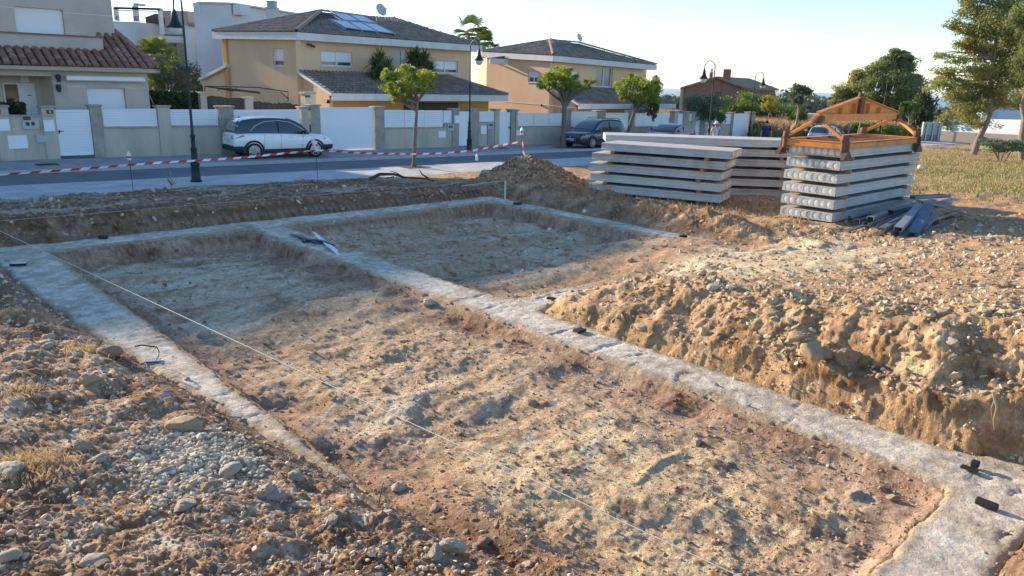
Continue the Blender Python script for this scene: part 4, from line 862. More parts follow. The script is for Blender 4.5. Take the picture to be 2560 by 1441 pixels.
mb = MB(); pbox(mb, 60.5, 347, 466, 90, 106, .3); mb.build('balcony_front', FASC, wb)
mb = MB(); pbox(mb, 61, 400, 470, 27, 64, 4); mb.build('upper_room', M_('beige upper render', (.36, .31, .26), .9), wb)
for q in ((284, 290, 20, 52), (332, 340, 14, 54), (397, 402, 26, 86)): mb = MB(); pbox(mb, 59.3, *q, .3); mb.build('pergola_post', FASC, wb); mb = MB(); pbox(mb, 59.2, 284, 400, 19, 24, .3); mb.build('pergola_beam', FASC, wb); mb = MB(); pbox(mb, 62, 284, 400, 26, 28, .3); mb.build('pergola_beam', FASC, wb)
mb = MB()
mb = MB(); [pbox(mb, 59.25, 288, 346, 41+k*3.4, 42.2+k*3.4, .05) for k in range(4)]; mb.build('railing', DARKM, wb); mb = MB(); [pbox(mb, 60.2, 347, 400, 44+k*3.6, 45.2+k*3.6, .05) for k in range(4)]; mb.build('railing', DARKM, wb); mb = MB(); [pbox(mb, 59.8, 468, 494, 57+k*2.6, 58+k*2.6, .05) for k in range(4)]; mb.build('railing', DARKM, wb)
mb = MB(); a, b, zt, zb = pbox(mb, 61, 364, 412, 44, 60, 2.5); c = D(388, 34, 61); mb.prism([Vector((a.x, 61, zt)), Vector((b.x, 61, zt)), Vector((c.x, 61, c.z))], Vector((.6, 2.4, 0))); mb.build('shed', M_('brown shed', (.10, .065, .05), .8), wb)
mb = MB(); pbox(mb, 59.4, 333, 344, 8, 14, .8); pbox(mb, 58.2, 581, 590, 9, 13, .8); mb.build('chimney_cap', GREYM, wb)
st_ = MB()
for k in range(11):
    x = 412+k*5.2; y = 142-k*4.6; a = D(x, y, 61.2); b = D(x+6, y, 61.2); st_.box(((a.x+b.x)/2, 61.6, a.z), (b.x-a.x, 1.0, .22))
p_, q_ = D(412, 147, 61.1), D(468, 99, 61.1); st_.bar(p_, q_, .2, .2); st_.build('stair', M_('pale stair', (.62, .61, .58), .9), wb)
mb = MB(); pbox(mb, 60.6, 415, 440, 110, 150, .1); mb.build('window', M_('dark opening', (.06, .07, .08), .4), wb)

BRK = bpy.data.materials.new('brick'); BRK.use_nodes = True; nt = BRK.node_tree; b_ = nt.nodes['Principled BSDF']; b_.inputs['Roughness'].default_value = .9
tc = _n(nt, 'ShaderNodeTexCoord'); mp = _n(nt, 'ShaderNodeMapping'); mp.inputs['Rotation'].default_value = (R(90), 0, 0); nt.links.new(tc.outputs['Object'], mp.inputs[0])
br = _n(nt, 'ShaderNodeTexBrick'); br.inputs['Color1'].default_value = (.30, .13, .075, 1); br.inputs['Color2'].default_value = (.22, .10, .06, 1); br.inputs['Mortar'].default_value = (.30, .24, .19, 1); br.inputs['Brick Width'].default_value = .6; br.inputs['Row Height'].default_value = .2; br.inputs['Mortar Size'].default_value = .02; br.inputs['Scale'].default_value = 1
nt.links.new(mp.outputs[0], br.inputs[0]); nt.links.new(br.outputs[0], b_.inputs[0])
bh = thing('brick_house', D(1790, 250, 92), 'red brick house with a shallow gable and a chimney, seen beyond the garden wall', 'house')
Yb = 92; a, c, b = D(1713, 217, Yb), D(1791, 195, Yb), D(1867, 222, Yb); gz = -3; back = Vector((7, 11, 0))
mb = MB(); mb.prism([Vector((a.x, Yb, gz)), Vector((b.x, Yb, gz)), b, c, a], back); mb.box((c.x+1.2, Yb-.02, D(1800, 228, Yb).z), (.9, .08, 5)); mb.build('wall', BRK, bh)
mb = MB(); a2, b2, c2_ = D(1701, 219, Yb-.4), D(1873, 221, Yb-.4), D(1791, 191, Yb-.4); t_ = .22
mb.prism([a2, c2_, c2_-UP*t_, a2-UP*t_], back*1.05); mb.prism([c2_, b2, b2-UP*t_, c2_-UP*t_], back*1.05); mb.build('roof', M_('far roof tile', (.28, .16, .10), .9, c2=(.34, .21, .15), scale=1), bh)
mb = MB(); p0_ = D(1702, 235, Yb); mb.prism([Vector((p0_.x, Yb+.3, gz)), Vector((a.x, Yb+.3, gz)), Vector((a.x, Yb+.3, a.z)), Vector((p0_.x, Yb+.3, p0_.z+.6))], back*.3); mb.build('sunlit_face', M_('painted sunlit wall', (.6, .42, .26), .9), bh)  # left face of the brick house, its sunlight painted in as a paler colour
mb = MB(); pbox(mb, Yb-.15, 1792, 1803, 231, 238, .2); mb.build('window', GLASS, bh)
chimney(bh, 1774, 1783, 182, 196, 95, BRK, M_('pale cowl', (.6, .58, .55), .8)); antenna(bh, 1786, 145, 195, 95, None, True, .03)

# dark brown house and white walls beyond the field on the right
rh = thing('distant_house', D(2350, 310, 95), 'brown hipped house roof showing over the white wall, left of the big leaning pine', 'house')
mb = MB(); a, b, zt, zb = pbox(mb, 96, 2324, 2386, 296, 325, 9, -4); mb.build('wall', M_('brown render', (.20, .14, .11), .9), rh)
mb = MB(); l, r_, e1, e2 = D(2318, 293, 95.5), D(2392, 296, 95.5), D(2340, 277, 99), D(2368, 278, 99); bk = Vector((2, 10, 0)); mb.add([l, r_, e2, e1, r_+bk, l+bk], [(0, 1, 2, 3), (1, 4, 2), (4, 5, 3, 2), (5, 0, 3), (0, 5, 4, 1)]); mb.build('roof', M_('dark roof', (.16, .12, .11), .9), rh)
def longwall(label, pa, pb, ha, hb, mat1, mat2, split=.35, cat='wall', posts=0):
    t = thing('boundary_wall', pa, label, cat); pa, pb = Vector(pa), Vector(pb); th = Vector((0, .3, 0))
    m1 = MB(); m1.prism([pa-UP*.5, pb-UP*.5, pb+UP*hb*split, pa+UP*ha*split], th); m1.build('base', mat2, t)
    m1 = MB(); m1.prism([pa+UP*ha*split-th*.1, pb+UP*hb*split-th*.1, pb+UP*hb-th*.1, pa+UP*ha-th*.1], th*.8); m1.build('upper_wall', mat1, t)
    for k in range(posts): p = pa.lerp(pb, (k+.5)/posts); m1 = MB(); m1.bar(p-th*.4, p-th*.4+UP*ha, .12, .12, Vector((1, 0, 0))); m1.build('post', GREYM, t)
    return t
def atz(px, py, z): return P(px, py, z)
lw = longwall('long white wall on a grey base beyond the dry grass field, behind the leaning pine', P(2350, 345, -.65), P(2545, 358, -.55), 1.75, 1.9, M_('cool white wall', (.66, .68, .72), .8, c2=(.6, .62, .66), scale=.6), M_('grey wall base', (.27, .24, .22), .9))
pa = P(2362, 345, -.65); mb = MB(); mb.tube([pa-Vector((0, .1, -.5)), pa+Vector((-.05, -.1, 1.6))], .03, 6); mb.tube([pa+Vector((0, -.1, 1.6)), pa+Vector((.75, -.1, .5))], .03, 6); mb.build('brace', GREYM, lw)
longwall('pale green grey fence panels left of the long white wall', P(2302, 352, -.75), P(2349, 350, -.75), 1.6, 1.5, M_('grey green panel', (.36, .41, .38), .7), M_('grey green base', (.22, .24, .21), .9), .3, 'fence', 3)
wh = thing('white_house', D(2520, 340, 75), 'white house seen in slivers through the pine branches at the right edge', 'house')
mb = MB(); pbox(mb, 76, 2490, 2600, 268, 350, 8, -2); mb.build('wall', M_('blue white render', (.62, .68, .76), .8), wh); mb = MB(); pbox(mb, 75.9, 2504, 2530, 313, 321, .1); mb.build('window', GLASS, wh)
# town and coast, small and far
tw = M_('town white', (.6, .58, .54), .9); tg = M_('town grey', (.40, .38, .36), .9)
for i, (x0, x1, y0, y1, Y, mm, lab) in enumerate(((2003, 2016, 259, 272, 620, tw, 'tallest pale block of the distant town, right of the thin street tree'), (2016, 2034, 266, 280, 560, tg, 'grey flat roofed block right of the tallest pale block in the distant town'), (1996, 2012, 272, 282, 430, tw, 'low pale house in front of the tallest block of the distant town'), (2033, 2046, 271, 284, 500, tw, 'small white block of the distant town next to the orange frame'), (1964, 1985, 278, 285, 330, M_('pale shed wall', (.62, .63, .62), .8), 'low white shed below the round dark trees in the distance'), (2060, 2085, 292, 306, 210, M_('white hut wall', (.8, .8, .78), .8), 'white hut seen between the arms of the orange lifting frame'))):
    t_ = thing('distant_building', D((x0+x1)/2, y1, Y), lab, 'building'); mb = MB(); pbox(mb, Y, x0, x1, y0, y1, (x1-x0)/FPX*Y, far_z(np.array([D(x0, y1, Y).x]), np.array([Y]))[0]-3); mb.build('wall', mm, t_)
    mb = MB(); w_ = x1-x0
    for k in range(3): pbox(mb, Y-.3, x0+w_*(.15+.28*k), x0+w_*(.27+.28*k), y0+3, y0+5, .2)
    mb.build('window_row', M_('far glass', (.10, .12, .14), .4), t_)
    mb = MB(); pbox(mb, Y-.4, x0-.4, x1+.4, y0-.8, y0, (x1-x0)/FPX*Y); mb.build('roof', M_('far flat roof', (.5, .42, .36), .9), t_)
gh = thing('greenhouse', D(2000, 285, 260), 'long low white greenhouse roof in the middle distance', 'greenhouse'); mb = MB(); pbox(mb, 262, 1962, 2052, 284.5, 287, 6); gr_ = mb.build('roof', M_('white sheeting', (.75, .77, .8), .5), gh); mb = MB(); pbox(mb, 263, 1963, 2050, 287, 292, 5, D(1965, 300, 263).z); mb.build('side', M_('green netting', (.06, .10, .07), .8), gh)

# ------------------------------------------------------------------ vegetation
def leaves(center, radii, n, size, seed=0, clumps=24, crad=.33, aspect=.55, hollow=.55, flat=1., lo=-1., up_bias=0., pts_out=None):
    """leaf quads spread through clumps that fill an ellipsoid"""
    g = np.random.default_rng(seed); c = np.array(center, float); r = np.array(radii, float)
    d = g.normal(size=(clumps, 3)); d /= np.linalg.norm(d, axis=1)[:, None]; d[:, 2] = np.maximum(d[:, 2], lo)
    cc = d*(hollow+(1-hollow)*g.random((clumps, 1)))*(1-crad*.6)
    cr_ = crad*(.6+.8*g.random(clumps)); k = g.integers(0, clumps, n)
    e = g.normal(size=(n, 3)); e /= np.linalg.norm(e, axis=1)[:, None]; rad = g.random(n)**.45
    q = cc[k]+e*(rad*cr_[k])[:, None]*np.array([1, 1, flat]); p = c+q*r
    nrm = g.normal(size=(n, 3)); nrm[:, 2] += up_bias; nrm /= np.linalg.norm(nrm, axis=1)[:, None]
    a = np.cross(nrm, g.normal(size=(n, 3))); a /= np.linalg.norm(a, axis=1)[:, None]; b = np.cross(nrm, a); sz = size*(.6+.8*g.random((n, 1)))
    V = np.stack([p-a*sz*.5, p-b*sz*aspect*.5+a*sz*.05, p+a*sz*.5, p+b*sz*aspect*.5+a*sz*.05], 1).reshape(-1, 3); F = np.arange(4*n).reshape(n, 4)
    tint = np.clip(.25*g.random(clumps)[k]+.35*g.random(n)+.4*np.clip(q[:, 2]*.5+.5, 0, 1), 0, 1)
    if pts_out is not None: pts_out.extend((c+cc*r).tolist())
    return V, F, tint
def merge(parts):
    V, F, T = [], [], []; n = 0
    for v, f, t in parts: V.append(v); F.append(f+n); T.append(t); n += len(v)
    return np.concatenate(V), np.concatenate(F), np.concatenate(T)
def crown_obj(name, parts, mat, parent):
    V, F, T = merge(parts); V = V-np.array(parent.location); o = link_np(name, V, F, mat, False, tint=T); o.parent = parent; return o
BARK = M_('grey brown bark', (.23, .19, .155), .95, c2=(.13, .105, .085), scale=6, stretch=(3, 3, .6), bump=.6, bscale=25)
BARKP = M_('pine bark', (.17, .13, .11), .95, c2=(.30, .24, .20), scale=5, stretch=(2, 2, .8), bump=.6)
BARKL = M_('pale young bark', (.36, .30, .21), .9, c2=(.25, .2, .14), scale=5)
L_ST = leaf_mat('street tree leaf', (.12, .19, .03), (.46, .52, .07), .5); L_OL = leaf_mat('olive leaf', (.09, .14, .09), (.18, .24, .13), .3); L_DK = leaf_mat('dark hedge leaf', (.018, .04, .016), (.05, .09, .03), .15)
L_PI = leaf_mat('pine needles', (.14, .17, .055), (.48, .46, .14), .45); L_PD = leaf_mat('dark pine needles', (.085, .125, .05), (.36, .38, .12), .4); L_BG = leaf_mat('bright shrub leaf', (.07, .14, .025), (.22, .30, .05)); L_YE = leaf_mat('yellow leaf', (.28, .28, .03), (.50, .44, .05)); L_YU = leaf_mat('yucca blade', (.03, .07, .02), (.12, .19, .05), .2)
L_PA = leaf_mat('palm frond', (.10, .16, .03), (.30, .34, .08), .4); L_FA = leaf_mat('hazy green leaf', (.06, .09, .05), (.12, .15, .08), .2)
def limb(mb, a, b, r0, r1, sag=.0, n=6, wob=.12, seed=0):
    g = random.Random(seed); a, b = Vector(a), Vector(b); L = (b-a).length; pts = []; 
    off = Vector((g.uniform(-1, 1), g.uniform(-1, 1), g.uniform(-.3, .6)))*L*wob
    for i in range(n+1): u = i/n; pts.append(a.lerp(b, u)+off*math.sin(math.pi*u)+UP*sag*math.sin(math.pi*u)*L)
    mb.tube(pts, [r0+(r1-r0)*i/n for i in range(n+1)], 7); return pts
def tree(name, label, base, top, crown_c, crown_r, nleaf, size, lmat, bark=BARK, r0=.11, clumps=26, nl=9, seed=1, group=None, cat='tree', extra=(), crad=.33, lean=None, flat=1., lo=-.6, hollow=.55, aspect=.55, sag=0.):
    t = thing(name, base, label, cat, group); mb = MB(); base, top = Vector(base), Vector(top); g = random.Random(seed)
    mid = lean or base.lerp(top, .5)+Vector((g.uniform(-.05, .05), 0, 0)); pts = []
    for i in range(9): u = i/8; pts.append(base*(1-u)**2+mid*2*u*(1-u)+top*u*u)
    mb.tube([base-UP*.15]+pts, [r0*1.35, r0*1.15]+[r0*(1-.35*i/8) for i in range(1, 9)], 10)
    ends = []; parts = [leaves(crown_c, crown_r, nleaf, size, seed, clumps, crad, aspect, hollow, flat, lo, pts_out=ends)]
    for k, (c, r_, n_) in enumerate(extra): parts.append(leaves(c, r_, n_, size, seed+50+k, 8, .45, aspect, .4, flat, -.8, pts_out=ends))
    ends = [Vector(e) for e in ends]; g.shuffle(ends)
    for k, e in enumerate(ends[:nl]):
        s_ = pts[-1] if k % 3 else pts[-2]; pp = limb(mb, s_, e, r0*.55, r0*.12, sag, seed=seed+k)
        for j in range(2): q = ends[(k*3+j*7+5) % len(ends)]; limb(mb, pp[4], pp[4].lerp(q, .45), r0*.25, r0*.06, seed=seed+k*9+j)
    mb.build('trunk', bark, t); crown_obj('crown', parts, lmat, t); return t
def rp(px, py, base): return D(px, py, base.y)          # a point above the same spot of ground
def mpx(base): return FPX/(base.y*cp+.9)                # pixels per metre there
# three street trees
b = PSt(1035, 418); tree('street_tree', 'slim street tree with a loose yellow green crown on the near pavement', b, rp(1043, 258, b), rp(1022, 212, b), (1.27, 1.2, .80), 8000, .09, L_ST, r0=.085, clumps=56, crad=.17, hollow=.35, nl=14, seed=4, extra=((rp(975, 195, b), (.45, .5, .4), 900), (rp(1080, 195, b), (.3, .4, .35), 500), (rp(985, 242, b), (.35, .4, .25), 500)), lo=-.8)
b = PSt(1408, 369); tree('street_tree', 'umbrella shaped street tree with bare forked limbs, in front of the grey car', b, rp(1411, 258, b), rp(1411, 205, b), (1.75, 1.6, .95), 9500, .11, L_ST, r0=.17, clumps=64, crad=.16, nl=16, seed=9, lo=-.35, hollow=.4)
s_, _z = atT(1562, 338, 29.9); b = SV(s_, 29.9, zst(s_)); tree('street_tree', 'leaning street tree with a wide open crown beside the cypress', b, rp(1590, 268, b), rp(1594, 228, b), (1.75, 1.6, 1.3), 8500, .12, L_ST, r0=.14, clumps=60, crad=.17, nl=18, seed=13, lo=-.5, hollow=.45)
def pit(px, py, rx, ry):
    c = PSt(px, py); s, t = st(c.x, c.y); mb = MB(); mb.prism([SV(s-rx, t-ry, zst(s-rx)+.006), SV(s+rx, t-ry, zst(s+rx)+.006), SV(s+rx, t+ry, zst(s+rx)+.006), SV(s-rx, t+ry, zst(s-rx)+.006)], UP*.006); o = mb.build('tree_pit', M_('dark pit soil', (.06, .05, .045), .95)); o['kind'] = 'structure'
pit(1035, 418, .55, .45); pit(1408, 369, .6, .45)
# young trees by the far street and trees beyond
def bz(px, py, Y, z=None):
    p = D(px, py, Y); s, t = st(p.x, p.y); p.z = zst(s)-.1 if z is None else z; return p
b = bz(1985, 345, 62); tree('young_tree', 'tall thin street tree with two ragged tufts against the sea', b, rp(1999, 262, b), rp(1996, 238, b), (.75, .7, .95), 1600, .17, L_OL, BARKL, r0=.12, clumps=14, nl=8, seed=22, extra=((rp(2014, 226, b), (.75, .7, .42), 1100), (rp(2000, 222, b), (.6, .5, .35), 700)), lean=rp(1992, 305, b))
b = bz(1916, 330, 68); tree('young_tree', 'small golden yellow tree behind the man in the navy shirt', b, rp(1923, 280, b), rp(1924, 262, b), (.95, .9, .85), 2200, .15, L_YE, BARKL, r0=.05, clumps=16, nl=6, seed=23)
def shrub(name, label, c, r, n, size, mat, seed, group=None, cat='shrub', clumps=20, stem=True, lo=-.9, crad=.36):
    base = Vector((c[0], c[1], min(c[2]-r[2], zst(st(c[0], c[1])[0])-.1))); t = thing(name, base, label, cat, group); ends = []
    pr = [leaves(c, r, n, size, seed, clumps, crad, .6, .5, 1., lo, pts_out=ends)]; mb = MB()
    for k in range(6): limb(mb, base-UP*.2, Vector(ends[k]), .05, .012, seed=seed+k)
    mb.build('stem', BARK, t); crown_obj('foliage', pr, mat, t); return t
shrub('pepper_tree', 'grey green weeping pepper tree hanging over the garden wall before the brick house', D(1760, 268, 57), (1.9, 1.6, 1.15), 5200, .16, L_OL, 31, cat='tree', clumps=30)
shrub('pepper_tree', 'low drooping branch of grey green leaves over the last white wall panels', D(1792, 290, 55.5), (.75, .7, .6), 1500, .14, L_OL, 32, cat='tree')
for k, (x, y, Y, r, lab) in enumerate(((1850, 262, 72, (2.0, 1.6, 1.3), 'bright green bush right of the brick house'), (1895, 255, 78, (2.0, 2, 1.2), 'tall bright bush behind the fourth street lamp'), (1950, 282, 80, (2.4, 2, 1.5), 'green bush right of the golden yellow tree'), (1890, 290, 74, (3.2, 2, 1.0), 'dark lower bush behind the straw coloured grass'), (1995, 292, 66, (.85, .8, .8), 'small bright bush at the foot of the tall thin street tree'), (1890, 320, 62, (.9, .7, .7), 'low green bush at the foot of the fourth street lamp'))):
    shrub('bush', lab, D(x, y, Y), r, 3400, .17, L_BG if k not in (3,) else L_DK, 40+k, 'bushes beyond the end of the garden wall')
# pines
def pine(label, base, trunk_pts, blobs, n, size, mat, seed, r0=.2, lean=0, name='pine_tree', flat=.55, nl=14):
    blobs = [(c, tuple(k*1.22 for k in r)) for c, r in blobs]
    t = thing(name, base, label, 'pine tree'); mb = MB(); pts = [Vector(p) for p in trunk_pts]; mb.tube(pts, [r0*(1-.75*i/(len(pts)-1)) for i in range(len(pts))], 10)
    parts = []; tot = sum(r[0]*r[2] for _, r in blobs); k = 0
    for i, (c, r) in enumerate(blobs):
        ends = []; parts.append(leaves(c, r, int(n*r[0]*r[2]/tot), size, seed+i, 18, .42, .42, .3, flat, -.9, .1, pts_out=ends))
        s_ = min(pts, key=lambda p: (p-Vector(c)).length+max(0, p.z-c[2])*2)
        pp = limb(mb, s_, Vector(c), r0*.32, r0*.08, .05, seed=seed+i)
        for e in ends[:4]: limb(mb, pp[4], Vector(e), r0*.10, r0*.03, seed=seed+i+7)
    mb.build('trunk', BARKP, t); crown_obj('crown', parts, mat, t); return t
PFLAT = .95
B_ = bz(2438, 362, 50, -.45); q = lambda x, y, dy=0.: D(x, y, B_.y+dy)
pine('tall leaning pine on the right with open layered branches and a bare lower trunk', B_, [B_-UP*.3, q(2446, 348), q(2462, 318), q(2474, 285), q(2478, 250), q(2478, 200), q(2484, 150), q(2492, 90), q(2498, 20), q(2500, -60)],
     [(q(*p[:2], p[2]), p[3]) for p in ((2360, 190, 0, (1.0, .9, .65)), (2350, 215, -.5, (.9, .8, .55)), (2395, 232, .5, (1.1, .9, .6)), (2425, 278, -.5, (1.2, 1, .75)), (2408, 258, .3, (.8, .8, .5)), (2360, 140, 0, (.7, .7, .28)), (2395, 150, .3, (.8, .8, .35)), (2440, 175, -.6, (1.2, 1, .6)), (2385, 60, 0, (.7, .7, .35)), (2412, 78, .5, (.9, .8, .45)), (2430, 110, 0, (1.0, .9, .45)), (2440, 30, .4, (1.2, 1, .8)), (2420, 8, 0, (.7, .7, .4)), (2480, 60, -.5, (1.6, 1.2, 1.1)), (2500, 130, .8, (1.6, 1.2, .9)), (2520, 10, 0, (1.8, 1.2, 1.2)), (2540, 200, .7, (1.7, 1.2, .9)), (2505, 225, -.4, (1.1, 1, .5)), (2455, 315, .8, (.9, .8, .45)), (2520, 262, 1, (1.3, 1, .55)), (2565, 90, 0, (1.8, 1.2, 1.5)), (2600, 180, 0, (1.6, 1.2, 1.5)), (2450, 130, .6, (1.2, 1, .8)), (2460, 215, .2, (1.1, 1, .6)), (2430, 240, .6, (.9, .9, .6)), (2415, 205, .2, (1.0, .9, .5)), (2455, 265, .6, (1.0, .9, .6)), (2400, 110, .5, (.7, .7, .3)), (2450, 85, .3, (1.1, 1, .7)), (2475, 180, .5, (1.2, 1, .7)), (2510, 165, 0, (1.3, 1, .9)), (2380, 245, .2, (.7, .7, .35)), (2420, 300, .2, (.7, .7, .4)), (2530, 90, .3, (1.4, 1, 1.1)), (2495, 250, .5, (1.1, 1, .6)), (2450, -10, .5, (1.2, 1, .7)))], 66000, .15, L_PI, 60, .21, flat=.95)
B2 = bz(2565, 372, 46, -.4); q2 = lambda x, y, dy=0.: D(x, y, B2.y+dy)
pine('dark pine at the very right edge with a thick twisted trunk', B2, [B2-UP*.3, q2(2556, 340), q2(2562, 300), q2(2555, 262), q2(2575, 200), q2(2600, 100)], [(q2(*p[:2], p[2]), p[3]) for p in ((2560, 40, 0, (1.3, 1, 1.1)), (2575, 150, 0, (1.2, 1, 1.2)), (2565, 250, .5, (.9, .8, .6)), (2585, 320, 0, (.8, .8, .8)), (2620, 60, 0, (1.6, 1, 1.6)))], 20000, .16, L_PD, 90, .24, flat=.9)
B3 = bz(2215, 345, 84, -1.1); q3 = lambda x, y, dy=0.: D(x, y, B3.y+dy)
pine('broad dense pine rising behind the orange lifting frame', B3, [B3-UP*.3, q3(2216, 300), q3(2218, 240), q3(2222, 180), q3(2225, 135)], [(q3(*p[:2], p[2]), p[3]) for p in ((2232, 150, 0, (1.7, 1.6, 1.1)), (2260, 175, .5, (1.9, 1.6, 1.3)), (2205, 175, 0, (1.7, 1.6, 1.2)), (2275, 205, 0, (1.6, 1.5, 1.1)), (2235, 215, -1, (2.4, 2, 1.5)), (2195, 225, 0, (1.9, 1.6, 1.3)), (2250, 255, 0, (2.3, 2, 1.4)), (2285, 240, .3, (1.2, 1.2, .8)), (2215, 275, 0, (2.0, 2, 1.4)), (2255, 305, .4, (2.0, 1.6, 1.3)), (2245, 135, .3, (1.0, 1, .6)), (2265, 148, 0, (.9, .9, .5)), (2298, 222, 0, (.7, .7, .3)))], 56000, .24, L_PD, 120, .3, nl=8, flat=.75)
B4 = bz(2130, 345, 86, -1.1); q4 = lambda x, y, dy=0.: D(x, y, B4.y+dy)
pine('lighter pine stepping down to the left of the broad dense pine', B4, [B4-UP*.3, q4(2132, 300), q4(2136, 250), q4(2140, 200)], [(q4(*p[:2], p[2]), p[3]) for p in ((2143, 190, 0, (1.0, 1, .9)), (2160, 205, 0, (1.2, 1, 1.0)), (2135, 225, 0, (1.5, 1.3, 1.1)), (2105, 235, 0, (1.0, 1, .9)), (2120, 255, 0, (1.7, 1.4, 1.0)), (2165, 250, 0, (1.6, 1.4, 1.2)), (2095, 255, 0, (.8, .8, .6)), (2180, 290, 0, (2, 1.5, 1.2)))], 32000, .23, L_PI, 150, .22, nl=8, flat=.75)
b = bz(2268, 350, 66, -.9); tree('young_tree', 'round headed bright green tree on two slim trunks, right of the orange frame', b, rp(2273, 300, b), rp(2276, 268, b), (1.0, .9, .85), 2600, .17, L_BG, BARKL, r0=.08, clumps=20, nl=7, seed=71)
shrub('bush', 'dark blue green bush right of the broad dense pine', D(2305, 275, 78), (1.8, 1.5, 2.6), 4200, .2, L_DK, 73, clumps=26)
for k, (x, y, Y, r, lab) in enumerate(((2160, 322, 68, (1.9, 1.4, .8), 'bright green bush behind the silver blue car'), (2105, 318, 72, (1.4, 1.2, .6), 'green bush over the roof of the silver blue car'), (2235, 330, 66, (1.6, 1.2, .7), 'green bush under the right arm of the orange frame'))): shrub('bush', lab, D(x, y, Y), r, 2600, .15, L_BG, 80+k)
for k, (x0, y0, x1, y1, Y) in enumerate(((2143, 345, 2154, 296, 60), (2119, 340, 2128, 290, 64))):
    b = bz(x0, y0, Y, D(x0, y0, Y).z-.2); tree('young_tree', ('slim pale sapling trunk in front of the bright bush' if k == 0 else 'thin grey sapling behind the silver blue car'), b, rp(x1, y1, b), rp(x1+1, y1-16, b), (.5, .5, .4), 260, .15, L_BG, BARKL, r0=.07, clumps=8, nl=4, seed=85+k)
shrub('bush', 'low green bush at the foot of the tall leaning pine, right side', D(2510, 365, 44), (1.9, 1.2, .42), 3200, .1, L_OL, 88, clumps=20)
shrub('bush', 'small yellow green bush by the long white wall', D(2385, 300, 70), (1.8, 1.2, 1.0), 2200, .18, L_PI, 89)
# cypress
def cypress(label, Y, px, y0, y1, w_, seed):
    b = D(px, y1, Y); tp = D(px, y0, Y); t = thing('cypress', Vector((b.x, b.y, b.z)), label, 'tree'); c = (b+tp)/2; parts = [leaves((c.x, c.y, b.z+(tp.z-b.z)*f), (w_*(1-.55*f**2), w_*(1-.55*f**2), (tp.z-b.z)*.2), 900, .14, seed+i, 10, .4, .4, .5, 1.4, -.9) for i, f in enumerate((.12, .3, .5, .7, .86))]
    mb = MB(); mb.tube([b-UP*.3, tp-UP*.4], [.09, .02], 6); mb.build('trunk', BARK, t); crown_obj('crown', parts, L_DK, t)
cypress('dark columnar cypress behind the garden wall, between tree and villa eaves', 49.5, 1634, 192, 292, .48, 95); cypress('slim dark cypress beside the brown distant house', 93, 2345, 276, 322, .8, 99)
# yuccas, palms
def rosette(parts, c, L, n, wd, seed, lo=-.5, droop=.25):
    g = np.random.default_rng(seed); c = np.array(c); d = g.normal(size=(n*3, 3)); d /= np.linalg.norm(d, axis=1)[:, None]; d = d[d[:, 2] > lo][:n]; n = len(d); L_ = L*(.75+.35*g.random((n, 1)))
    side = np.cross(d, [0, 0, 1.]); side /= np.maximum(np.linalg.norm(side, axis=1)[:, None], .05); w_ = wd
    m_ = c+d*L_*.55; e = c+d*L_-np.array([0, 0, 1.])*droop*L_*(1-d[:, 2:3]*.5)
    V = np.stack([c+side*w_*.4, c-side*w_*.4, m_-side*w_*.5, m_+side*w_*.5, e+side*.004, e-side*.004], 1).reshape(-1, 3); k = np.arange(n)[:, None]*6
    F = np.concatenate([k+np.array([0, 1, 2, 3]), k+np.array([3, 2, 5, 4])]); parts.append((V, F, np.tile(np.clip(g.random(n)*.6+.4*(d[:, 2] > .2), 0, 1), 2)))
def yucca(label, heads, base, seed, L=.62, tr=.07):
    t = thing('yucca', base, label, 'yucca'); mb = MB(); parts = []
    for i, (x, y) in enumerate(heads): c = D(x, y, base.y); limb(mb, base-UP*.2, c, tr, tr*.7, seed=seed+i); rosette(parts, c, L, 150, .05, seed+i)
    mb.build('stem', BARK, t); crown_obj('blades', parts, L_YU, t)
Yy = SV(24.5, 33.9, 0).y
b = D(955, 268, 44.0); b.z = -.3; yucca('tall spiky yucca standing left of the slim street tree crown', [(950, 148), (938, 165), (958, 250), (968, 170), (975, 245), (945, 185)], b, 200, .85)
b = D(1045, 268, 45.0); b.z = -.3; yucca('spiky yucca rising behind the slim street tree crown', [(1042, 143), (1062, 150), (1028, 150), (1040, 245), (1075, 175), (1012, 246), (1050, 160)], b, 210, .85)
